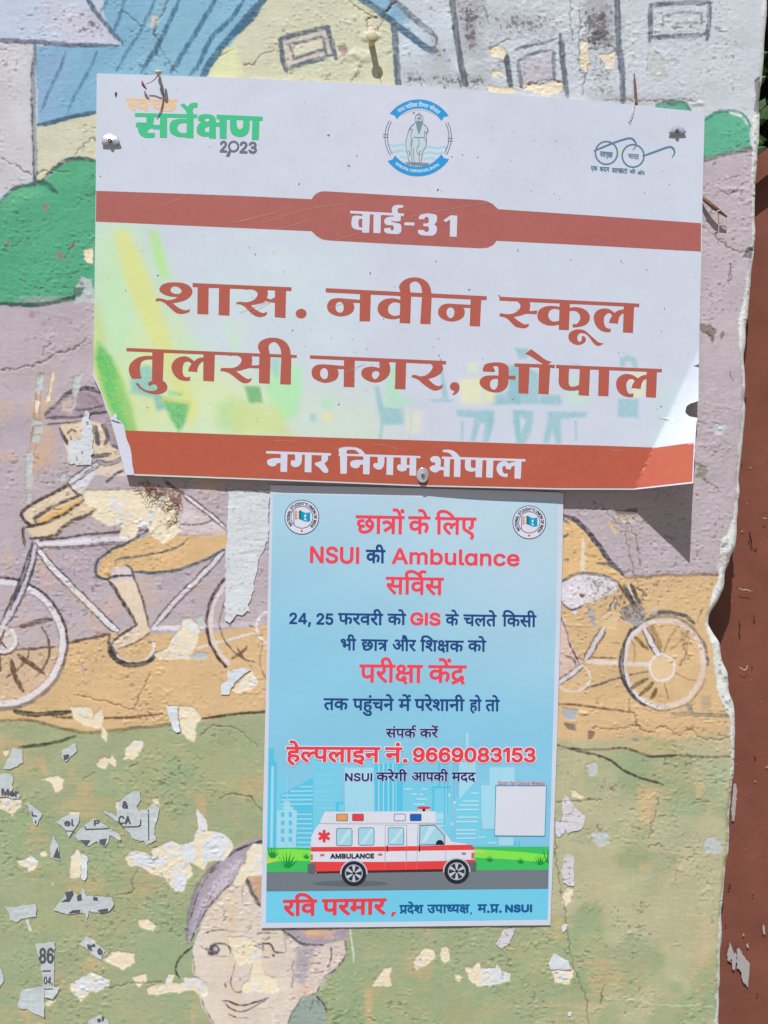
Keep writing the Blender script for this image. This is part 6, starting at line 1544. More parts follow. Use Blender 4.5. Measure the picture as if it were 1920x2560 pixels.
flatprint('ribbon', [ribs[0]], sign_lift, 2, em, ink(SB), step=40, label='blue upper ribbon with white Hindi writing'); flatprint('ribbon', [ribs[1]], sign_lift, 2, em, ink(SB), step=40, label='blue lower ribbon with white English writing')
for up_ in (True, False): flatprint('emblem_lettering', [[c for c in PRINTS['emblem_text'] if (c[0][1] < 342) == up_]], sign_lift, 4, em, ink((196, 226, 240)))
sides = []
for a0, a1, x_ in ((237, 300, 838), (63, 122, 828)):
    for r_ in (612, 660):
        t = np.radians(np.linspace(a0, a1, 24)); sides.append([ribbon(np.stack([x_ + r_ * np.sin(t), 890 - r_ * np.cos(t)], 1) / 7.9 + [940, 230], 1.9)])
for x_ in (188, 1468): sides += [[V('e', f'{x_-55},{832 if x_<800 else 905} {x_+55},{836 if x_<800 else 910} {x_+55},{848 if x_<800 else 922} {x_-55},{844 if x_<800 else 918}')], [V('e', f'{x_-55},{885 if x_<800 else 960} {x_+55},{889 if x_<800 else 965} {x_+55},{901 if x_<800 else 977} {x_-55},{897 if x_<800 else 973}')]]
for lf_ in (True, False): flatprint('side_arc', [q for q in sides if (q[0][0][0] < 1045) == lf_], sign_lift, 2, em, ink((98, 118, 140)), stagger=6e-6)
wav = []
for y_, xa, xb in ((1045, 250, 570), (1095, 1010, 1380), (1165, 310, 600), (1200, 950, 1320), (1285, 480, 640), (1315, 930, 1240)):
    xs_ = np.linspace(xa, xb, 12); wav.append([ribbon(catmull(np.stack([xs_, y_ + 16 * np.sin(xs_ / 45.)], 1), 2) / 7.9 + [940, 230], 5.2)])
flatprint('water_lines', wav, sign_lift, 1, em, ink((156, 212, 226)))
figs = [(ell('e', 852, 545, 60, 62), (170, 188, 200)), (V('e', '640,760 700,690 800,640 900,650 1000,700 1040,780 1010,850 1000,1000 960,1130 900,1400 700,1400 640,1330 590,1100 585,980 620,860'), (190, 206, 216)),
        (V('e', '785,600 920,600 900,700 860,830 840,830 800,700'), (120, 144, 160))]
for i_, (p_, c_) in enumerate(figs): flatprint('statue_figure', [[p_]], sign_lift, 2 + i_ * .4, em, ink(c_))
ln_ = '''780,600 775,500 800,450 850,440 900,455 930,510 918,600
850,450 850,410 862,410
790,590 850,585 920,595
770,610 690,680 650,750 620,860 590,960 590,1080 620,1200 640,1330 670,1390
925,620 1000,690 1030,770 990,830 1000,960 980,1080 930,1160 900,1300 890,1390
720,740 690,830 700,930 680,1060
960,760 960,880 985,990
740,890 860,900 950,890
720,930 700,1100 690,1200 720,1390
840,920 850,1040 810,1100 815,1200 850,1220 880,1150
760,1390 740,1250 740,1100
860,1390 850,1290 860,1220
580,1390 1040,1405
600,1420 1030,1430
700,1440 980,1450
650,760 690,720 720,760
1010,720 1010,790 970,800
640,1150 670,1200 650,1250
830,470 840,520 870,520 880,470'''
flatprint('statue_outline', [[ribbon(catmull(V('e', l_), 4), 1.35)] for l_ in ln_.split('\n')], sign_lift, 5, em, ink((104, 128, 146)), stagger=4e-6)
flatprint('motto', [[ribbon(ell('e', 845, 930, 575, 575, -125, -55, 16), 2.0)]], sign_lift, 1.5, em, ink((180, 194, 206)))
# spectacles logo, top right
sp = []
for x_, y_, r_ in ((358, 588, 176), (783, 635, 174)): sp.append(ringpoly('s', x_, y_, r_, r_ + 6, 26))
for l_, w_ in (('155,560 320,490 480,425 650,370 740,355 790,380 830,440 820,490 778,545', 4.4), ('930,640 1050,600 1200,545 1330,500 1390,495 1430,530 1445,590 1425,630 1400,662', 4.4)):
    p_ = catmull(V('s', l_), 5); sp.append([ribbon(p_, np.interp(np.linspace(0, 1, len(p_)), [0, .1, .6, 1], [3, w_ * 1.1, w_ * 1.2, 1.8]))])
flatprint('spectacles_logo', sp, sign_lift, 2, sign, ink((92, 128, 156)), stagger=8e-6)
flatprint('spectacles_bridge', [[V('s', '536,560 560,548 600,556 606,600 540,598')]], sign_lift, 1, sign, ink((196, 226, 150)))
flatprint('spectacles_lettering', [PRINTS['glasses_word']], sign_lift, 3, sign, ink((92, 128, 150)))
flatprint('slogan_lettering', [PRINTS['slogan_text']], sign_lift, 2, sign, ink((78, 116, 140)))
# scratches, specks and the puncture
sc_l = [('b', '130,1320 400,1240 605,1208'), ('b', '215,1358 300,1335 410,1307'), ('b', '0,1312 100,1290 210,1262'), ('b', '1000,1285 1200,1245 1480,1200'), ('b', '560,1425 640,1400 715,1380'), ('d', '1480,440 1600,370 1659,345'),
        ('x', '0,430 80,400 165,365'), ('x', '620,785 680,760 740,735'), ('x', '790,1212 860,1215 935,1240'), ('x', '560,1240 620,1225 680,1228'), ('a', '980,1215 1010,1195 1060,1180'), ('a', '1380,1320 1500,1290 1659,1250'), ('f', '730,1245 760,1250 790,1245'), ('x', '200,1190 250,1186 330,1195'), ('x', '520,405 580,385 650,355')]
flatprint('scratches', [[ribbon(catmull(V(c_, s_), 4), .8)] for c_, s_ in sc_l], sign_lift, 4.5, sign, ink((206, 160, 148)), stagger=3e-6, kind='stuff')
spk = []
for _ in range(230):
    x_, y_ = 250 + RS.rand() * 1490, 205 + RS.rand() * 860
    if y_ < 195 + (x_ - 240) * .06 + 8 or (y_ > 900 and x_ > 1690) or (x_ < 330 and y_ > 900): continue
    if x_ < 700 and RS.rand() < .6: continue
    r_ = .55 + RS.rand() ** 3 * 1.1; a_ = RS.rand() * 3.14; el_ = 1 + RS.rand() * 2
    spk.append([np.array([[x_ + r_ * el_ * math.cos(t) * math.cos(a_) - r_ * math.sin(t) * math.sin(a_), y_ + r_ * el_ * math.cos(t) * math.sin(a_) + r_ * math.sin(t) * math.cos(a_)] for t in np.linspace(0, 5.2, 6)])])
flatprint('dirt_specks', spk, sign_lift, 5, sign, ink((110, 110, 122)), kind='stuff')
hole_ = [V('L', '230,215 240,205 252,215 248,240 240,258 234,240')]
flatprint('puncture', [hole_], sign_lift, 5, sign, ink((60, 56, 70)), label='small dark tear left by an old nail')
flatprint('edge_tear', [[V('n', '1733,914 1747,912 1747,918')]], sign_lift, 5, sign, ink((96, 78, 92)))

# ------------------------------------------------------------------ fixings
def washer(cx, cy, rx, ry, bend, along_x, col, label, ragged=0.0, head=.0021, headcol=(120, 112, 116), metal=.0):
    root = bpy.data.objects.new('fixing_screw', None); COL.objects.link(root)
    root['label'] = label; root['category'] = 'screw'; root['group'] = 'screws and washers holding the sign board'
    nr, na = 9, 40; VV = []; l0 = float(sign_lift(cx, cy)) + .0006
    for i in range(nr):
        for j in range(na):
            a = 2 * math.pi * j / na; r = (i + .35) / (nr - .65)
            k = 1 + ragged * math.sin(3 * a + 1) * .5 + ragged * math.sin(7 * a) * .3
            x, y = r * math.cos(a) * k, r * math.sin(a) * k
            h = bend * ((1 - (y if along_x else x) ** 2)) + .0008 * math.exp(-((x * x + y * y) * 10))
            VV.append(P(cx + x * rx, cy + y * ry, l0 + h))
    FF = [(i * na + j, i * na + (j + 1) % na, (i + 1) * na + (j + 1) % na, (i + 1) * na + j) for i in range(nr - 1) for j in range(na)]
    n0 = len(VV); rim = VV[-na:]; VV = VV + [v + np.array([0, .0009, 0]) for v in rim]
    FF += [((nr - 1) * na + j, (nr - 1) * na + (j + 1) % na, n0 + (j + 1) % na, n0 + j) for j in range(na)]
    o = obj('washer', mesh('washer', VV, FF, smooth=True), root, nmat('washer_' + ('metal' if metal else 'plastic'), alb(col), rough=.32, spec=.5, metal=metal, var=.05, bump=((400, .0002, 2),)))
    c0 = P(cx, cy, l0 + bend + .0004); hv = [c0 + np.array([0, -.0016, 0])]; hf = []
    for rr, yy in ((head * .55, -.0015), (head, -.0006), (head, .002)):
        for j in range(16):
            a = 2 * math.pi * j / 16; hv.append(c0 + np.array([rr * math.cos(a), yy, rr * math.sin(a)]))
    hf += [(0, 1 + j, 1 + (j + 1) % 16) for j in range(16)]
    for q in (0, 1): hf += [(1 + q * 16 + j, 1 + q * 16 + (j + 1) % 16, 17 + q * 16 + (j + 1) % 16, 17 + q * 16 + j) for j in range(16)]
    obj('screw_head', mesh('screw_head', hv, hf, smooth=True), root, nmat('screw_steel', alb(headcol), rough=.45, metal=.5, spec=.5))
    return root
washer(275, 352, 22, 17, .0022, True, (172, 175, 186), 'screw through crumpled white plastic washer near the left edge of the sign', ragged=.16)
washer(1693, 327, 20, 14, .0022, True, (160, 164, 176), 'screw through crumpled white plastic washer in the upper right corner of the sign', ragged=.2)
washer(1057, 1188, 15.5, 19, .0022, False, (196, 198, 206), 'screw through oval metal washer at the bottom middle of the sign', metal=.35, head=.0018)

def tube(pts, rad, sides=7):
    pts = [np.asarray(p, float) for p in pts]; VV, FF = [], []; n = len(pts); rad = np.broadcast_to(np.asarray(rad, float), (n,)) if np.ndim(rad) == 0 or len(rad) == n else np.interp(np.linspace(0, 1, n), np.linspace(0, 1, len(rad)), rad)
    for i, p in enumerate(pts):
        d = pts[min(i + 1, n - 1)] - pts[max(i - 1, 0)]; d = d / (np.linalg.norm(d) + 1e-12)
        a = np.cross(d, [0, 1, 0] if abs(d[1]) < .9 else [1, 0, 0]); a /= np.linalg.norm(a); b = np.cross(d, a)
        for j in range(sides):
            t = 2 * math.pi * j / sides; VV.append(p + rad[i] * (math.cos(t) * a + math.sin(t) * b))
    for i in range(n - 1):
        for j in range(sides): FF.append((i * sides + j, i * sides + (j + 1) % sides, (i + 1) * sides + (j + 1) % sides, (i + 1) * sides + j))
    FF.append(tuple(range(sides))[::-1]); FF.append(tuple((n - 1) * sides + j for j in range(sides)))
    return VV, FF
def merge(parts):
    VV, FF = [], []
    for v, f in parts:
        b = len(VV); VV += list(v); FF += [[b + i for i in q] for q in f]
    return VV, FF
def tubes(name, specs, mat, parent=None, **kw):
    v, f = merge([tube(catmull(np.array(p), 5) if len(p) > 2 else p, r, s_) for p, r, s_ in specs]); return obj(name, mesh(name, v, f, smooth=True), parent, mat, **kw)
m_twig = nmat('dry_twig', alb((128, 98, 84)), rough=.9, var=.25, varscale=500)
m_twig2 = nmat('grey_stem', alb((168, 158, 148)), rough=.9, var=.25, varscale=500)
m_red = nmat('dried_petal', alb((146, 74, 84)), rough=.8, var=.3, varscale=600)
m_fib = nmat('pale_fibre', alb((222, 208, 196)), rough=.9)
def pl(c, s, l): return [P(x, y, q) for (x, y), q in zip(V(c, s), l)]
sl_ = float(sign_lift(390, 200))
st = bpy.data.objects.new('dry_flower_stem', None); COL.objects.link(st)
st['label'] = 'dry curved stem with a shrivelled red bud hooked over the top edge of the sign'; st['category'] = 'dry stem'
tubes('stem', [(pl('L', '598,30 612,60 634,130 642,200 644,280 632,350 610,400 588,430', [.007, .008, .006, .0052, .0048, .0046, .0044, .0042]), [.0018, .0013, .0008, .0008, .0007, .0006, .0004, .0002], 7),
               (pl('L', '605,60 580,95 545,120 500,138', [.013, .011, .009, .008]), [.0007, .0005, .0004], 6)], m_twig2, st)
tubes('bud', [(pl('L', '466,112 474,140 486,160 508,186', [.0075, .0078, .0075, .0072]), [.0006, .0014, .0012, .0004], 6)], m_red, st)
tubes('stub', [(pl('L', '584,28 600,34 616,36 634,34', [.010, .013, .014, .010]), [.0008, .0020, .0022, .001], 7)], nmat('pale_stub', alb((206, 194, 170)), rough=.9, var=.2), st)
tw = tubes('twig', [(pl('c', '865,435 872,500 876,560 880,622', [.003, .003, .0028, .0026]), [.0006, .0012, .0015, .0013], 7)], m_twig, label='short brown twig stuck behind the top edge of the sign on the right', cat='twig')
tubes('cobweb_thread', [(pl('c', '870,590 862,640 850,670 832,700', [.005, .007, .007, .006]), [.0003, .0003], 4), (pl('c', '860,640 838,690 846,695 856,650', [.006, .007, .007, .007]), [.0002, .0002], 4)], m_fib, label='thin looped fibre hanging over the top right edge of the sign', cat='thread')
tb = bpy.data.objects.new('broken_stick', None); COL.objects.link(tb)
tb['label'] = 'broken brown stick caught on the wall right of the upper red band'; tb['category'] = 'stick'
tubes('bark', [(pl('c', '1262,1165 1300,1195 1350,1235 1415,1285', [.003, .006, .008, .007]), [.0016, .0023, .0024, .0009], 7), (pl('c', '1340,1225 1325,1250 1310,1262', [.007, .006, .004]), [.0005, .0003], 5)], m_twig, tb)
tubes('fibre', [(pl('c', '1362,1245 1368,1330 1362,1430', [.007, .0035, .001]), [.0005, .0005, .0004], 4), (pl('c', '1362,1240 1395,1260 1415,1320 1412,1450', [.008, .006, .003, .001]), [.0003, .0004, .0004], 4), (pl('c', '1350,1260 1362,1250 1380,1248 1372,1275', [.009, .010, .009, .006]), [.0005, .0004], 4)], m_fib, tb)
# nail standing out of the cream house
nl = bpy.data.objects.new('painted_nail', None); COL.objects.link(nl); nb_ = P(929, 112, .0)
nl['label'] = 'painted-over nail sticking out of the cream gable above the sign'; nl['category'] = 'nail'
m_nail = nmat('painted_iron', alb((190, 184, 152)), rough=.6, var=.15, varscale=500)
tubes('shank', [([nb_ + [0, .003, 0], nb_ + [0, -.014, .0]], [.0034, .0030], 10)], m_nail, nl)
tubes('nail_head', [([nb_ + [0, -.0135, 0], nb_ + [0, -.0148, 0], nb_ + [0, -.0158, 0]], [.0056, .0058, .0040], 14)], m_nail, nl)
# root hairs and cobweb litter under the sign's left end
rs2 = np.random.RandomState(5); sp_ = []
def wl(x, y, e=.0004): return float(sample(relief_wall, np.array(x, float), np.array(y, float))) + e

# ------------------------------------------------------------------ the pasted poster
for _ in range(38):
    t = rs2.rand(); x, y = 345 + 95 * t + rs2.randn() * 12, 1205 + 75 * t + rs2.randn() * 12; pts_ = []
    a = rs2.rand() * 6.28
    for k in range(4):
        pts_.append(P(x, y, wl(x, y, .0006 + rs2.rand() * .002))); a += rs2.randn() * .9; s_ = 5 + rs2.rand() * 9; x += s_ * math.cos(a); y += s_ * math.sin(a)
    sp_.append((pts_, [.0002, .0003, .00015] if rs2.rand() < .85 else [.0006, .0005, .0003], 4))
tubes('root_hairs', sp_, nmat('root_brown', alb((142, 108, 82)), rough=.95, var=.2), label='tangle of dry brown root hairs under the left end of the sign', cat='dry roots', kind='stuff')

def poster_lift(x, y):
    x = np.asarray(x, float); y = np.asarray(y, float)
    return .0017 + .00034 * np.sin(x / 110. + 1 + y / 400.) * np.cos(y / 130.) + .00016 * np.sin((x + 2 * y) / 75.) + .0006 * np.clip((1245 - y) / 30, 0, 1) * np.clip((x - 1300) / 100, 0, 1)
p_top = [(676, 1213), (900, 1217), (1100, 1222), (1250, 1226), (1400, 1231), (1408.5, 1234)]
p_right = [(1408.5, 1234), (1406, 1400), (1395, 1780), (1386, 2050), (1376, 2313)]
p_bot = [(652, 2320), (900, 2318), (1150, 2315), (1376, 2313)]
p_left = [(676, 1213), (669, 1500), (663.5, 1780), (657, 2050), (652, 2320)]
qx, qy = coons(p_top, p_right, p_bot, p_left, 200, 300)
poster = bpy.data.objects.new('ambulance_poster', None); COL.objects.link(poster)
poster['label'] = 'light blue paper poster about an ambulance service pasted on the wall below the sign'; poster['category'] = 'poster'
m_paper = nmat('poster_paper', alb((204, 212, 228)), rough=.45, spec=.3, var=.01, bump=((30, .0004, 3),))
obj('paper_sheet', grid_mesh('paper_sheet', P(qx, qy, poster_lift(qx, qy))), poster, m_paper)
ix, iy = coons([(682.5, 1235), (1000, 1241), (1396, 1251)], [(1396, 1251), (1390, 1550), (1383, 1800), (1369, 2299)], [(664.5, 2307), (1000, 2304), (1369, 2299)], [(682.5, 1235), (676, 1550), (672, 1790), (664.5, 2307)], 160, 240)
u_, v_ = np.meshgrid(np.linspace(0, 1, 160), np.linspace(0, 1, 240))
c0, c1, c2 = srgb((172, 207, 225)), srgb((140, 200, 226)), srgb((122, 196, 227))
w1 = np.clip(v_ * 2.2 + (0.5 - u_) * .5, 0, 1)[..., None]; w2 = np.clip((v_ - .4) * 2, 0, 1)[..., None]
bgc = (c0 * (1 - w1) + c1 * w1) * (1 - w2) + c2 * w2
pale_ = (np.clip(1 - v_ * 3.2, 0, 1) * np.clip(.35 + u_, 0, 1) * .45 + .22 * np.clip(1 - np.hypot((u_ - .85) / .4, (v_ - .2) / .35), 0, 1))[..., None]
bgc = bgc * (1 - pale_) + srgb((194, 214, 228)) * pale_; bgc = np.where((v_ > .865)[..., None], srgb((112, 202, 232)), bgc) / LIGHT
m_pp = nmat('poster_print', attr='paint', rough=.45, spec=.3, var=.01, bump=((30, .0004, 3),))
obj('printed_ground', grid_mesh('printed_ground', P(ix, iy, poster_lift(ix, iy) + 6e-5), cols=bgc), poster, m_pp)
def pp(name, c, polys, col, layer, parent=poster, step=30, stagger=0.0, label=None):
    if name in ('side_lamp', 'bumper', 'door_handle', 'pane_glint', 'grass_highlight', 'red_stripe', 'flag_torch') and len(polys) > 1:
        return [pp(name, c, [q], col, layer, parent, step, stagger, label) for q in polys]
    return flatprint(name, [[V(c, q)] if isinstance(q, str) else (q if isinstance(q, list) else [q]) for q in polys], poster_lift, layer, parent, ink(col), step=step, stagger=stagger, label=label)
# skyline
city = bpy.data.objects.new('city_picture', None); COL.objects.link(city); city.parent = poster
def cp(c, polys, col, layer):
    if layer >= 6: pp('window_rows', c, polys, col, layer, city)['kind'] = 'stuff'
    else:
        for q in polys: pp('tower', c, [q], col, layer, city)
B1, B2, B3, B4 = (86, 195, 228), (118, 204, 230), (160, 214, 234), (140, 208, 230)
cp('p', ['570,330 870,330 868,900 870,1340 560,1340', '150,510 290,510 290,830 150,1340'], B2, 3)
cp('q', ['-350,560 240,560 300,1240 -350,1240', '520,640 790,590 792,1060 950,1070 950,1240 520,1240', '240,560 470,560 470,1240 240,1240'], B2, 3)
cp('p', ['55,190 110,190 112,340 145,342 135,1340 35,1340', '190,720 565,530 560,1320 375,1325 375,900 300,830 190,835', '830,805 1080,805 1080,920 830,920', '1275,370 1600,350 1600,930 1275,920'], B1, 4)
cp('p', ['85,395 115,395 100,1340 70,1340', '150,905 225,905 225,800 300,800 300,860 335,860 335,905 380,905 370,1340 140,1340', '930,410 1265,410 1265,920 930,920'], B3, 5)
cp('q', ['560,330 740,330 745,540 640,650 560,740', '800,580 890,580 890,385 1165,385 1165,560 950,580 950,1060 800,1060', '630,10 665,10 665,160 630,160', '300,880 390,880 390,960 300,960', '990,1150 1150,1150 1150,1240 990,1240'], B3, 5)
fine = [f'195,{y} 235,{y} 235,{y+52} 195,{y+52}' for y in (925, 1020, 1115, 1210)] + [f'285,{y} 322,{y} 322,{y+52} 285,{y+52}' for y in (925, 1020, 1115, 1210)]
cp('p', fine, B1, 6)
strp = []
for y_ in range(610, 830, 50): strp.append(f'{max(192, 565-(y_-530)*2)},{y_+14} 562,{y_+10} 562,{y_+28} {max(192, 565-(y_-530)*2)},{y_+32}')
for y_ in range(940, 1320, 54): strp.append(f'380,{y_} 556,{y_} 556,{y_+18} 380,{y_+18}')
for y_ in (500, 595, 690, 785, 880): strp += [f'{x_},{y_-14} {x_+9},{y_-14} {x_+9},{y_+12} {x_},{y_+12}' for x_ in range(612, 815, 26)]
strp += [f'{x_},838 {x_+16},838 {x_+14},908 {x_+2},908' for x_ in range(872, 1035, 28)] + [f'{x_},360 {x_+16},360 {x_+16},915 {x_},915' for x_ in (1315, 1368, 1425, 1480)]
strp += ['262,490 270,490 270,800 262,800', '1268,610 1276,610 1276,915 1268,915', '1518,380 1526,380 1526,915 1518,915']
cp('p', strp, B3, 6)
strq = []
for y_, xa, xb in ((755, 600, 770), (800, 560, 770), (848, 530, 770), (980, 525, 765), (1070, 525, 745), (1112, 525, 745), (1160, 525, 740), (930, 540, 765), (668, 690, 775), (1150, 760, 850), (1210, 870, 965), (625, -40, 45), (680, 40, 95), (733, 90, 205), (790, 65, 180), (625, 150, 205), (683, 125, 165)):
    strq.append(f'{xa},{y_-8} {xb},{y_-10} {xb},{y_+8} {xa},{y_+9}')
strq += ['438,670 460,670 460,708 438,708', '498,755 522,755 522,790 498,790', '465,988 488,988 488,1025 465,1025', '300,970 385,970 385,990 300,990', '300,1015 385,1015 385,1035 300,1035']
cp('q', strq, (178, 221, 236), 6)
cp('q', ['265,590 468,592 466,610 290,608 285,860 265,860', '330,340 352,340 352,590 330,590', '1158,1190 1180,1190 1180,1240 1158,1240', '1198,1190 1222,1190 1222,1240 1198,1240'], B1, 6)
cp('q', ['395,340 398,340 398,990 395,990', '433,340 436,340 436,900 433,900', '500,340 503,340 503,740 500,740', '535,340 538,340 538,700 535,700', '806,960 810,960 810,1060 806,1060'], (84, 150, 190), 6.5)
# verge, road
verge = bpy.data.objects.new('road_picture', None); COL.objects.link(verge); verge.parent = poster
pp('grass_verge', '7', ['38,722 1537,716 1534,838 36,850'], (60, 190, 96), 7, verge)
pp('grass_highlight', '7', ['38,735 150,728 270,735 270,790 36,795', '1142,728 1250,735 1400,745 1536,760 1536,800 1300,782 1142,775'], (128, 226, 78), 8, verge)
pp('grass_highlight', '7', ['36,780 90,782 96,792 36,806', '1142,735 1200,738 1190,750 1142,748'], (190, 210, 96), 8.5, verge)
for cx_, cy_, s_, n_b in ((60, 775, 62, 7), (140, 828, 90, 7), (243, 780, 34, 5), (1218, 795, 36, 5), (1383, 805, 34, 5), (1485, 812, 56, 6), (1525, 800, 80, 4)):
    bl = []
    for b_ in range(n_b):
        a = math.radians(-150 + 120 * b_ / (n_b - 1)); tx, ty = cx_ + s_ * .8 * math.cos(a), cy_ + s_ * math.sin(a)
        if tx < 40 or tx > 1535: tx = min(max(tx, 40), 1534)
        bl.append(f'{cx_-5+b_*1.5:.1f},{cy_} {(cx_+tx)/2-3:.1f},{(cy_+ty)/2+s_*.04:.1f} {tx:.1f},{ty:.1f} {(cx_+tx)/2+5:.1f},{(cy_+ty)/2+s_*.12:.1f} {cx_+7+b_*1.5:.1f},{cy_+2}')
    pp('grass_tuft', '7', bl, (26, 142, 62), 9, verge, step=0, stagger=3e-6)
pp('road', '7', ['36,850 1534,838 1532,938 34,952'], (112, 122, 130), 7.5, verge)
pp('road_shadow', '7', [ell('7', 480, 912, 200, 16)], (94, 104, 112), 8.2, verge, step=40)
# ambulance
amb = bpy.data.objects.new('ambulance_picture', None); COL.objects.link(amb); amb.parent = poster
WT, RD, GL, OUT_, GY = (214, 218, 230), (224, 66, 68), (160, 208, 226), (66, 92, 116), (92, 102, 110)
pp('vehicle_body', '7', ['345,530 933,528 935,592 965,620 1020,690 1090,700 1130,712 1141,730 1142,800 1115,842 985,846 300,857 270,855 270,700 275,655 296,618 318,592 330,560'], WT, 10, amb)
pp('underside', '7', ['296,846 990,835 985,848 300,858'], (70, 40, 46), 11, amb)
pp('red_stripe', '7', ['271,718 665,716 840,713 1020,707 1120,706 1136,716 1141,733 840,737 665,740 270,742', '270,796 660,797 980,792 1144,784 1144,800 1110,830 985,835 296,848 270,845'], RD, 12, amb)
win = [rrect('7', 408, 620, 488, 710, 10), rrect('7', 525, 617, 605, 707, 10), rrect('7', 683, 617, 763, 705, 10), V('7', '852,606 930,604 978,658 978,703 850,705')]
fr_ = [rrect('7', 405, 617, 491, 713, 12), rrect('7', 522, 614, 608, 710, 12), rrect('7', 680, 614, 766, 708, 12), V('7', '848,602 932,600 982,657 982,707 846,709')]
for w_, f_ in zip(win, fr_):
    wo = pp('vehicle_window', '7', [f_], OUT_, 12, amb, step=0); pp('pane', '7', [w_], GL, 13, amb, step=0)
pp('pane_glint', '7', ['412,706 440,700 484,640 484,624 470,622', '529,703 560,698 601,636 601,622 590,620', '687,702 715,698 759,636 759,622 750,620', '855,700 885,690 930,620 925,608 900,608'], (184, 220, 234), 14, amb, step=0)
for x_, c_ in ((405, (226, 158, 92)), (490, RD), (712, WT), (797, (30, 92, 176))):
    pp('roof_light', '7', [rrect('7', x_, 541, x_ + 62, 580, 7)], OUT_, 12, amb, step=0); pp('light_lens', '7', [rrect('7', x_ + 3, 544, x_ + 59, 577, 6)], c_, 13, amb, step=0)
pp('beacon', '7', [ell('7', 871, 512, 36, 14), V('7', '838,515 904,515 905,528 836,528')], (190, 200, 214), 9.5, amb, step=0, stagger=8e-6)
pp('beacon_dome', '7', [ell('7', 871, 509, 37, 8)], (206, 70, 82), 11, amb, step=0); pp('beacon_post', '7', ['864,514 879,514 879,528 864,528'], (40, 36, 44), 11.5, amb, step=0)
star = [V('7', ' '.join(f'{341+ux*c_-uy*s_:.1f},{660+ux*s_+uy*c_:.1f}' for ux, uy in ((-8, -33), (8, -33), (8, 33), (-8, 33)))) for c_, s_ in ((math.cos(a), math.sin(a)) for a in (0, math.pi / 3, 2 * math.pi / 3))]
pp('star_of_life', '7', star, (222, 62, 66), 12, amb, step=0, stagger=8e-6)
lines = ['666,716 666,603 780,601 782,716', '666,742 664,838', '779,740 776,838', '840,712 840,598 940,596 985,655 988,712 988,770 972,835', '836,738 834,836', '315,592 935,590', '666,603 664,838', '780,601 776,838', '840,598 834,836']
pp('panel_lines', '7', [ribbon(V('7', l_), .7) for l_ in lines], (140, 146, 158), 15, amb, step=0, stagger=3e-6)
pp('door_handle', '7', ['674,708 680,708 680,742 674,742', '845,708 851,708 851,742 845,742'], (50, 40, 48), 16, amb, step=0)
pp('steering_wheel', '7', [np.vstack([ell('7', 956, 702, 21, 22, 180, 360), V('7', '977,704 935,704')])], (30, 34, 48), 15, amb, step=0)
pp('side_lamp', '7', ['320,755 342,755 342,766 320,766', '628,752 650,752 650,763 628,763', '1073,747 1094,747 1094,758 1073,758', '1124,748 1140,748 1140,778 1124,778', '269,756 280,756 280,786 269,786'], (206, 104, 92), 15, amb, step=0)
pp('bumper', '7', [rrect('7', 253, 807, 296, 856, 8), V('7', '1096,800 1150,796 1150,838 1142,845 1112,845 1112,815 1096,806')], GY, 16, amb, step=0)
for x_, y_ in ((499, 858), (1046, 847)):
    pp('wheel_arch', '7', [np.vstack([ell('7', x_, y_, 73, 72, 175, 365)])], (188, 194, 208), 17, amb, step=0)
    pp('tyre', '7', [ell('7', x_, y_, 66, 65)], (36, 36, 46), 18, amb, step=0); pp('rim', '7', [ell('7', x_, y_, 47, 47)], (176, 184, 196), 19, amb, step=0)
    pp('rim_disc', '7', [ell('7', x_, y_, 42, 42)], (48, 50, 60), 20, amb, step=0)
    spo = []
    for i_ in range(6):
        a = math.pi / 6 + i_ * math.pi / 3; ca, sa = math.cos(a), math.sin(a)
        spo.append(V('7', ' '.join(f'{x_+ux*ca-uy*sa:.1f},{y_+ux*sa+uy*ca:.1f}' for ux, uy in ((8, -3), (41, -9), (41, 9), (8, 3)))))
    pp('spokes', '7', spo, (188, 196, 208), 21, amb, step=0); pp('hub', '7', [ell('7', x_, y_, 8, 8)], (40, 42, 52), 22, amb, step=0)
def words(name, key, col, layer, halo=None, parent=poster, label=None):
    if halo and key + '_halo' in PRINTS: flatprint(name + '_outline', [PRINTS[key + '_halo']], poster_lift, layer - 1, parent, ink(halo), step=60)
    return flatprint(name, [PRINTS[key]], poster_lift, layer, parent, ink(col), step=60, label=label)
words('vehicle_lettering', 'ambulance_word', (52, 46, 64), 16, parent=amb)
RP, NV, HW = (232, 74, 92), (30, 72, 132), (206, 214, 234)
for key, lb in (('headline', 'first red line in Hindi, for the students'), ('nsui_red', 'red letters NSUI'), ('ambulance_red', 'red word Ambulance'), ('service_red', 'red Hindi word for service'), ('gis_red', 'red letters GIS'), ('exam_centre_red', 'red Hindi words for exam centre')):
    words('lettering', key, RP, 4, halo=(214, 196, 214), label=lb)
for key, lb in (('ki_navy', 'small navy Hindi word between the red ones'), ('date_line', 'navy line beginning 24, 25'), ('student_line', 'navy line about students and teachers'), ('trouble_line', 'navy line above the helpline')):
    words('lettering', key, NV, 4, label=lb)
words('lettering', 'contact_line', (28, 50, 112), 8, halo=HW, label='small navy line above the phone number'); words('lettering', 'helpline_red', (228, 66, 76), 10, halo=(222, 226, 240), label='bold red helpline number 9669083153'); words('lettering', 'help_line', (26, 44, 108), 8, halo=HW, label='navy line under the phone number')
words('lettering', 'leader_name', (222, 66, 78), 5, halo=(190, 186, 210), label='bold red Hindi name at the foot of the poster'); words('lettering', 'leader_title', (16, 88, 150), 5, label='navy title and letters NSUI at the foot of the poster')
words('lettering', 'scan_caption', (176, 30, 70), 9, halo=(200, 218, 232), label='small red caption Scan for Social Media')
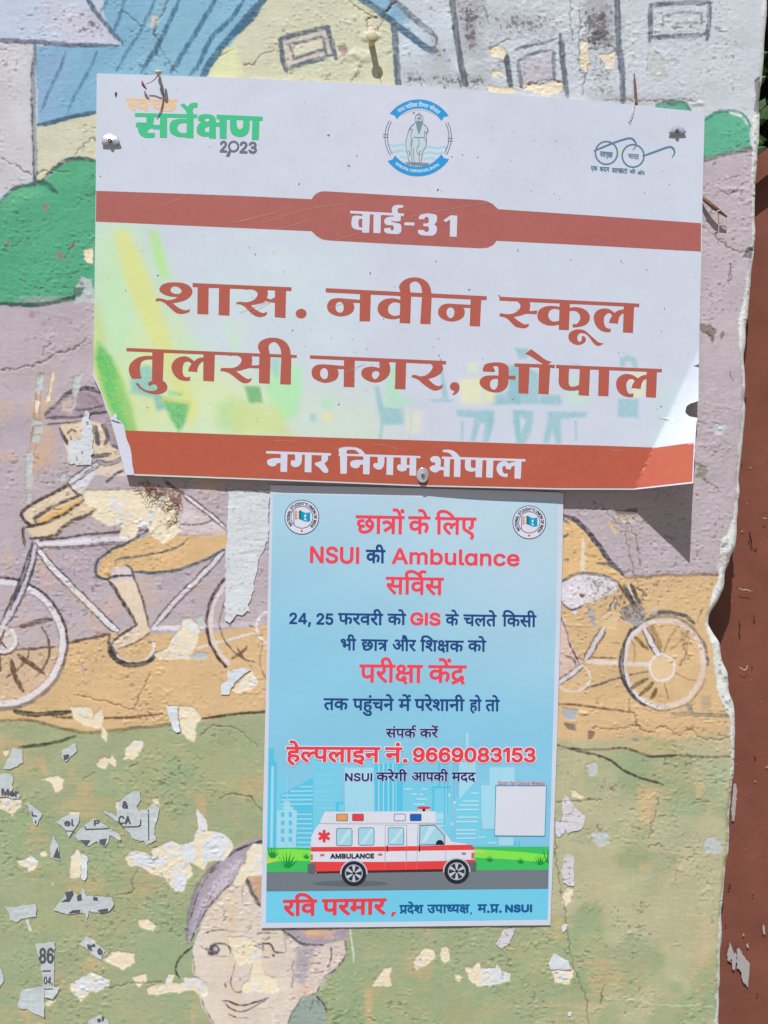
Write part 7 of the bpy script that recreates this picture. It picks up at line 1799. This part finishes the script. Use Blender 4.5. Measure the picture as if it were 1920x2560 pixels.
# blank code panel (its pattern is left out) and the two round seals
cpn = pp('code_panel', '7', ['1253,392 1524,392 1516,661 1246,659'], (30, 130, 178), 9); pp('panel_white', '7', ['1256,395 1521,395 1513,658 1249,656'], (212, 216, 228), 10, cpn)
for key, cx_, cy_, k_ in (('seal_text_left', 754.7, 1293, 1.0), ('seal_text_right', 1323.3, 1305.8, .968)):
    sl2 = bpy.data.objects.new('round_seal', None); COL.objects.link(sl2); sl2.parent = poster
    CR['z'] = (cx_, cy_, 15.08 / k_)
    o_ = lambda nm, q, col, ly, st_=0.0: pp(nm, 'z', q, col, ly, sl2, step=0, stagger=st_)
    o_('seal_disc', [ell('z', 0, 0, 655, 655)], (20, 56, 96), 5); o_('seal_ring', [ell('z', 0, 0, 628, 628)], (216, 218, 232), 6)
    flatprint('seal_lettering', [PRINTS[key]], poster_lift, 8, sl2, ink((24, 34, 56)))
    o_('inner_line', [ringpoly('z', 0, 0, 414, 414, 24)], (50, 60, 92), 7); o_('flag_pole', ['-315,-230 -285,-230 -285,280 -300,275 -315,265'], (44, 128, 164), 8)
    o_('flag_stripe', ['-260,-250 -190,-250 -190,80 -260,80'], (222, 140, 124), 8); o_('flag_stripe', ['-112,-255 -60,-255 -20,-235 -20,100 -60,80 -112,75'], (14, 122, 88), 8)
    o_('flag_field', ['-20,-235 60,-190 150,-160 230,-170 310,-195 315,150 230,165 150,165 60,135 -20,100'], (4, 152, 198), 8)
    o_('flag_torch', ['90,-70 110,-110 130,-80 150,-105 170,-100 150,0 90,-5', '90,30 130,20 180,120 150,130 140,100 100,110'], (206, 236, 244), 9)
    o_('flag_dots', [ell('z', -152, y2, 14, 14, n=8) for y2 in (-185, -80, 25)], (90, 60, 70), 8); o_('seal_dot', [ell('z', -5, 515, 45, 45)], (216, 96, 92), 7)

# ------------------------------------------------------------------ torn scraps of old paper left on the wall
m_news = nmat('old_newsprint', alb((194, 202, 204)), rough=.9, spec=.1, var=.10, varscale=260, bump=((300, .0003, 4),))
m_wht = nmat('old_white_paper', alb((214, 221, 228)), rough=.85, spec=.1, var=.06, varscale=200, bump=((250, .0004, 4),))
def mottled(name, a, b, c):
    m = nmat(name, a, rough=.85, spec=.1, bump=((250, .0004, 4),)); nt = m.node_tree; N = nt.nodes; L = nt.links
    tc = N.new('ShaderNodeTexCoord'); prev = None; src = N['Principled BSDF'].inputs['Base Color'].links[0].from_socket
    for col, sc_, th, of in ((b, 150, .56, 0), (c, 210, .60, 3.7)):
        mp = N.new('ShaderNodeMapping'); mp.inputs['Location'].default_value = (of, of, of); mp.inputs['Scale'].default_value = (1, 1, 1.8)
        nz = N.new('ShaderNodeTexNoise'); nz.inputs['Scale'].default_value = sc_; nz.inputs['Detail'].default_value = 6; nz.inputs['Roughness'].default_value = .7
        rp = N.new('ShaderNodeMapRange'); rp.inputs[1].default_value = th; rp.inputs[2].default_value = th + .06
        mx = N.new('ShaderNodeMix'); mx.data_type = 'RGBA'; mx.inputs[7].default_value = (*[float(q) for q in col], 1)
        L.new(tc.outputs['Object'], mp.inputs[0]); L.new(mp.outputs[0], nz.inputs['Vector']); L.new(nz.outputs['Fac'], rp.inputs[0]); L.new(rp.outputs[0], mx.inputs[0]); L.new(src, mx.inputs[6]); src = mx.outputs[2]
    L.new(src, N['Principled BSDF'].inputs['Base Color']); return m
m_mot = mottled('faded_colour_print', alb((210, 210, 214)), alb((186, 130, 128)), alb((122, 132, 176)))
m_mot2 = mottled('faded_blue_print', alb((204, 210, 220)), alb((84, 118, 186)), alb((150, 170, 206)))
m_wht2 = mottled('mottled_white_paper', alb((210, 216, 221)), alb((186, 192, 194)), alb((148, 150, 152)))
m_inkk = nmat('old_black_ink', alb((88, 90, 98)), rough=.8, var=.3, varscale=900)
def ragged(p, amp=2.2, seg=7.0):
    out = []
    for a, b in zip(p, np.roll(p, -1, 0)):
        n = max(1, int(np.hypot(*(b - a)) / seg))
        for i in range(n):
            q = a + (b - a) * i / n; out.append(q + (RS.randn(2) * amp * .5 if i else RS.randn(2) * amp * .25))
    return np.array(out)
def wall_lift(x, y): return sample(relief_wall, np.asarray(x, float), np.asarray(y, float))
def scrap(c, s, label, mat=m_news, words_=(), marks=(), inkcol=None, lift=.0007, rag=2.2):
    p = ragged(V(c, s), rag)
    pts, tris = triangulate([p]); P2, Fc = cut2d(tris, pts, 14)
    cen = P2.mean(0); far = np.clip(np.hypot(*(P2 - cen).T) / (np.hypot(*(P2 - cen).T).max() + 1e-6), 0, 1)
    l = wall_lift(P2[:, 0], P2[:, 1]) + lift + .0007 * far ** 4 * RS.rand()
    Fv = P(P2[:, 0], P2[:, 1], l); o = obj('paper_scrap', mesh('paper_scrap', Fv, Fc, smooth=True), None, mat, label=label, cat='paper scrap', group='torn scraps of old paper on the wall')
    mp = [[PRINTS[w]] for w in words_]; lf = lambda x, y: wall_lift(x, y) + lift + .0003
    if mp: flatprint('print', [m[0] for m in mp], lf, 1, o, m_inkk, step=14)
    if marks:
        flatprint('print', [[V(c, q)] for q in marks], lf, 1, o, inkcol or m_inkk, step=14, stagger=5e-6)
    return o
scrap('i', '75,25 130,35 135,110 100,135 50,150 20,150 45,90', 'blank grey scrap at the left edge just under the long dark line', rag=3)
scrap('i', '365,35 450,-5 455,40 390,105 372,85', 'small grey scrap with barcode bars below the painted road', marks=('374,66 410,60 404,88 380,96',))
scrap('i', '-60,170 60,175 80,215 70,280 122,300 110,328 -60,312', 'grey scrap at the left edge with crumpled black letters', words_=('scrap_ncer',), rag=3)
scrap('i', '160,345 190,365 252,415 215,487 185,430', 'narrow grey scrap with tiny print left of the el scrap', marks=('186,398 192,398 196,420 220,424 218,430 188,428', '205,455 214,453 214,472 206,470'))
scrap('i', '330,460 400,420 465,415 465,470 432,520 410,552 380,500', 'pointed grey scrap printed el', words_=('scrap_el',), marks=('385,512 440,514 440,519 385,517',))
scrap('i', '437,545 500,480 560,440 600,470 650,500 700,530 720,562 710,572 650,540 640,580 620,612 570,575 540,600 520,605 460,570', 'wide grey scrap with a letter P and a ruled box', words_=('scrap_p',), marks=('498,486 505,486 512,503 650,497 650,503 506,509', '468,568 535,570 515,602', '590,566 632,560 620,606 588,585'))
scrap('i', '610,390 690,430 700,370 740,310 790,280 832,280 832,330 808,370 822,400 870,392 900,350 945,375 938,430 918,480 915,520 925,570 865,602 850,572 800,567 770,530 715,470 640,422', 'large grey newsprint scrap reading & and CA', words_=('scrap_ampersand', 'scrap_ca'), marks=('720,488 815,486 828,478 832,445 837,445 834,482 820,492 722,494', '876,388 882,388 884,570 878,570'))
scrap('i', '295,620 315,540 345,600 357,692 300,670', 'small grey triangle of paper with a black corner', marks=('340,610 355,680 314,672',))
scrap('i', '482,650 500,655 517,665 518,780 500,812 485,800', 'narrow white strip beside the cream chip left of the face', mat=m_wht)
scrap('i', '315,985 345,945 360,930 410,862 470,905 490,850 510,900 560,903 660,910 675,950 650,990 600,1005 530,990 515,1035 490,1000 400,1012', 'long grey scrap with big broken black letters left of the face', marks=('385,880 430,868 436,890 410,935 360,936 395,915', '455,900 480,888 485,925 458,930', '552,906 578,908 578,928 552,926', '405,1004 430,985 475,982 470,998', '575,985 640,974 640,992 600,1003', '640,912 658,912 656,920 642,920'))
scrap('i', '25,960 100,965 140,950 212,950 218,1020 150,1030 95,1056 60,1035', 'plain grey scrap with a pale drip below it', rag=3)
scrap('i', '470,1185 510,1140 550,1155 590,1195 622,1225 600,1282 560,1255 520,1220', 'tilted grey scrap with broken black type above the cream patch', marks=('515,1188 560,1184 566,1200 540,1204 548,1230 520,1214', '575,1225 590,1205 610,1230 600,1252 580,1245'))
scrap('i', '210,1185 250,1178 325,1170 322,1300 320,1440 358,1447 330,1490 310,1512 265,1500 255,1400 240,1290', 'tall grey scrap printed 86 and 04', words_=('scrap_86', 'scrap_04'), marks=('250,1342 300,1340 300,1347 250,1349', '262,1450 316,1448 316,1453 262,1455'))
scrap('i', '105,1560 125,1455 190,1440 262,1437 264,1500 262,1622 210,1600 155,1570', 'blank grey square of paper under the 86 scrap', rag=2)
scrap('i', '525,1640 590,1605 645,1640 650,1700 525,1700', 'grey scrap at the bottom edge of the picture left of the chin', marks=('575,1632 592,1625 600,1645 580,1650', '600,1618 615,1612 615,1640 604,1642'))
scrap('i', '-60,1325 -5,1325 22,1370 20,1412 0,1440 -60,1430', 'grey scrap cut by the left edge low on the green ground')
scrap('g', '1353,62 1602,62 1592,180 1590,340 1555,430 1530,470 1525,520 1505,600 1508,650 1470,740 1482,780 1400,800 1360,850 1330,835 1338,480 1345,300', 'tall torn white paper strip between cyclist and poster', mat=m_wht2, rag=3)
scrap('m', '680,1600 690,1430 680,1250 750,1215 880,1230 880,1100 900,900 930,800 960,765 1000,830 1010,930 1045,960 1050,1010 1060,1150 1055,1300 1072,1435 1030,1460 1035,1610', 'mottled white paper stuck over the cyclist face', mat=m_wht2, marks=('905,820 930,815 935,860 910,862', '945,950 985,940 990,990 960,985', '700,1160 725,1155 722,1200 700,1195', '820,1210 870,1205 866,1215 822,1222', '870,1400 910,1400 900,1440 880,1430', '800,1480 818,1482 815,1540 800,1538'), inkcol=ink((150, 158, 164)), rag=3)
scrap('g', '1350,1130 1400,1122 1450,1115 1490,1120 1430,1165 1370,1230 1358,1272 1310,1270 1312,1212 1345,1190', 'grey white scrap below the rear wheel beside the poster', mat=m_wht)
scrap('g', '985,1345 1055,1340 1053,1400 1065,1490 1045,1496 1020,1460 1008,1420', 'small white scrap joined to a cream chip on the green line', mat=m_wht)
scrap('k', '285,370 300,340 318,350 370,430 400,450 440,490 430,530 410,570 340,590 320,602 285,540', 'scrap of colour print in red and blue right of the poster', mat=m_mot)
scrap('k', '238,520 285,514 300,560 298,592 262,628 240,600', 'blue and white paper scrap touching the right side of the poster', mat=m_mot2)
scrap('k', '300,742 330,732 356,748 362,800 360,950 320,945 288,925 275,850', 'upright scrap of mottled colour print right of the road picture', mat=m_mot)
scrap('k', '280,1215 320,1205 312,1240 290,1262', 'tiny white scrap below the lower right corner of the poster', mat=m_wht)
scrap('k', '225,1398 280,1425 322,1450 345,1508 270,1512 205,1508 192,1468', 'white paper scrap above a cream patch low on the green ground', mat=m_wht)
scrap('j', '1515,1185 1560,1100 1632,1090 1600,1180 1550,1215', 'pinkish mottled scrap under the lower right corner of the poster', mat=m_mot)
scrap('k', '320,1795 348,1787 340,1820 322,1822', 'tiny white scrap near the bottom of the wall', mat=m_wht)
scrap('n', '17,2090 17,2090', '') if False else None

# ------------------------------------------------------------------ the painted steel gate beside the wall
gate = bpy.data.objects.new('steel_gate', None); COL.objects.link(gate)
gate['label'] = 'rust brown painted sheet steel gate behind the broken right end of the wall'; gate['category'] = 'gate'
m_gate = nmat('brown_gate_paint', alb((124, 74, 60)), rough=.5, spec=.35, var=.16, varscale=22, bump=((60, .0008, 3), (420, .0002, 4)))
GY_ = .05; gx0 = XC + .001
def atg(px, py, d=GY_): return P(px, py, -d)
a_ = atg(1893, 508); b_ = atg(1925, 468); sl3 = (b_[2] - a_[2]) / (b_[0] - a_[0]) * .62
def ztop(x, o=0): return a_[2] + .030 + (x - a_[0]) * sl3 + o
gxs = np.linspace(gx0, gx0 + .62, 60); gz = []
Vg = np.zeros((70, 60, 3))
for j, x in enumerate(gxs):
    zt_ = ztop(x); Vg[:, j, 0] = x; Vg[:, j, 2] = np.linspace(.05, zt_, 70)
    Vg[:, j, 1] = GY_ + .0010 * np.sin(Vg[:, j, 2] * 5 + x * 9) 
obj('sheet_panel', grid_mesh('sheet_panel', Vg), gate, m_gate)
# folded edge of the sheet next to the wall, and a channel post set back behind it
v_, f_ = [], []
fx = gx0; 
obj('post', boxmesh('post', gx0 - .0008, gx0 + .012, GY_ + .004, GY_ + .03, .05, float(a_[2]) + .02), gate, m_gate)
def slantbar(name, x0, x1, o0, o1, y0, y1):
    v = []
    for x in (x0, x1):
        for y in (y0, y1):
            for o in (o0, o1): v.append((x, y, ztop(x, o)))
    return mesh(name, v, [(0, 1, 3, 2), (4, 6, 7, 5), (0, 4, 5, 1), (2, 3, 7, 6), (0, 2, 6, 4), (1, 5, 7, 3)])
obj('top_rail', slantbar('top_rail', gx0, gx0 + .62, -.006, .024, GY_ - .016, GY_ + .02), gate, m_gate)
gl = lambda x, y: np.asarray(x, float) * 0 - GY_ + .0022
CR['u'] = (1760, 1880, 3.25)
m_bare = nmat('grey_primer', alb((168, 164, 162)), rough=.6, var=.06, varscale=300)
for q in ('208,1540 225,1580 245,1640 262,1625 265,1700 250,1775 232,1765 225,1710 190,1690 186,1650', '268,1600 290,1592 310,1640 372,1720 366,1800 356,1915 340,1890 318,1870 305,1830 305,1790 285,1760 268,1760', '480,1400 492,1410 500,1480 485,1485 474,1440', '345,1560 358,1555 364,1590 350,1590', '262,255 268,300 262,420 246,560 226,560 222,480 240,260'):
    flatprint('bare_patch', [[ragged(V('u', q), 1.2, 5)]], gl, 1, gate, m_bare, step=20)
fl = []
rs3 = np.random.RandomState(3)
for _ in range(60):
    x_, y_ = 1795 + rs3.rand() * 125, 640 + rs3.rand() * 1900; r_ = .8 + rs3.rand() ** 2 * 2.2
    fl.append([np.array([[x_ + r_ * math.cos(t), y_ + r_ * 1.3 * math.sin(t)] for t in np.linspace(0, 5.2, 6)])])
flatprint('paint_flecks', fl[:24], gl, 1, gate, ink((176, 150, 140)), kind='stuff')
flatprint('rust_pits', fl[24:], gl, 1, gate, ink((70, 38, 34)), kind='stuff')
CR['w'] = (1740, 1200, 3.16)
rp_ = [ribbon(catmull(V('w', s_), 4), w_) for s_, w_ in (('425,410 430,450 440,490 432,540', 2.2), ('440,540 460,530 478,540 460,556', 3.5), ('340,1120 350,1150 340,1200 350,1250', 2.0), ('415,480 425,500', 2))]
flatprint('rust_pits', [[r_] for r_ in rp_], gl, 2, gate, ink((62, 34, 32)), stagger=4e-6, kind='stuff')
tubes('cobweb_thread', [(pl('w', '340,855 370,868 400,866 435,880', [-.044] * 4), [.0003] * 2, 4), (pl('w', '345,1480 380,1500 400,1490 405,1465', [-.044] * 4), [.0003] * 2, 4), (pl('w', '530,300 560,305', [-.044] * 2), [.0003] * 2, 4)], m_fib, label='fine pale threads stuck on the brown gate', cat='thread')

# ------------------------------------------------------------------ shrub behind the gate
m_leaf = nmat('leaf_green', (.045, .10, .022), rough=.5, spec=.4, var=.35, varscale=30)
m_leaf_shade = nmat('leaf_shaded', (.012, .022, .012), rough=.7, var=.3, varscale=40)  # near-black copy of the leaf green; the shrub's shade is put into the colour
shrub = bpy.data.objects.new('garden_shrub', None); COL.objects.link(shrub)
shrub['label'] = 'shade-darkened leafy shrub growing behind the gate at the upper right'; shrub['category'] = 'shrub'
def leafmesh(l, w):
    v = [(0, 0, 0), (l * .3, w, -.1 * l), (l * .7, w * .75, -.12 * l), (l, 0, -.25 * l), (l * .7, -w * .75, -.12 * l), (l * .3, -w, -.1 * l), (l * .35, 0, .0), (l * .7, 0, -.05 * l)]
    return v, [(0, 6, 1), (1, 6, 7, 2), (2, 7, 3), (3, 7, 4), (4, 7, 6, 5), (5, 6, 0)]
rs4 = np.random.RandomState(9)
def leafcloud(n, xr, yr, zr, size):
    L_ = []
    for _ in range(n):
        v, f = leafmesh(size * (.6 + .8 * rs4.rand()), size * .22 * (.7 + .6 * rs4.rand()))
        R_ = Matrix.Rotation(rs4.rand() * 6.28, 3, 'Z') @ Matrix.Rotation(rs4.rand() * 2.2 - 1.1, 3, 'X') @ Matrix.Rotation(rs4.rand() * 1.6 - .4, 3, 'Y')
        o_ = np.array([xr[0] + rs4.rand() * (xr[1] - xr[0]), yr[0] + rs4.rand() * (yr[1] - yr[0]), zr[0] + rs4.rand() * (zr[1] - zr[0])])
        L_.append(([np.array(R_ @ Vector(q)) + o_ for q in v], f))
    return merge(L_)
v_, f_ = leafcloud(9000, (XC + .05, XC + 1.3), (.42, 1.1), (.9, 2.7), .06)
obj('foliage', mesh('foliage', v_, f_), shrub, m_leaf_shade, kind='stuff')
sx0 = float(P(1990, 300, -.3)[0])
tubes('stem', [([np.array([sx0 + .15, .6, 0]), np.array([sx0 + .13, .55, .8]), np.array([sx0 + .1, .5, 1.5]), np.array([sx0, .34, 2.1])], [.03, .022, .014, .006], 8)], nmat('bark', (.09, .06, .04), rough=.9, var=.3), shrub)
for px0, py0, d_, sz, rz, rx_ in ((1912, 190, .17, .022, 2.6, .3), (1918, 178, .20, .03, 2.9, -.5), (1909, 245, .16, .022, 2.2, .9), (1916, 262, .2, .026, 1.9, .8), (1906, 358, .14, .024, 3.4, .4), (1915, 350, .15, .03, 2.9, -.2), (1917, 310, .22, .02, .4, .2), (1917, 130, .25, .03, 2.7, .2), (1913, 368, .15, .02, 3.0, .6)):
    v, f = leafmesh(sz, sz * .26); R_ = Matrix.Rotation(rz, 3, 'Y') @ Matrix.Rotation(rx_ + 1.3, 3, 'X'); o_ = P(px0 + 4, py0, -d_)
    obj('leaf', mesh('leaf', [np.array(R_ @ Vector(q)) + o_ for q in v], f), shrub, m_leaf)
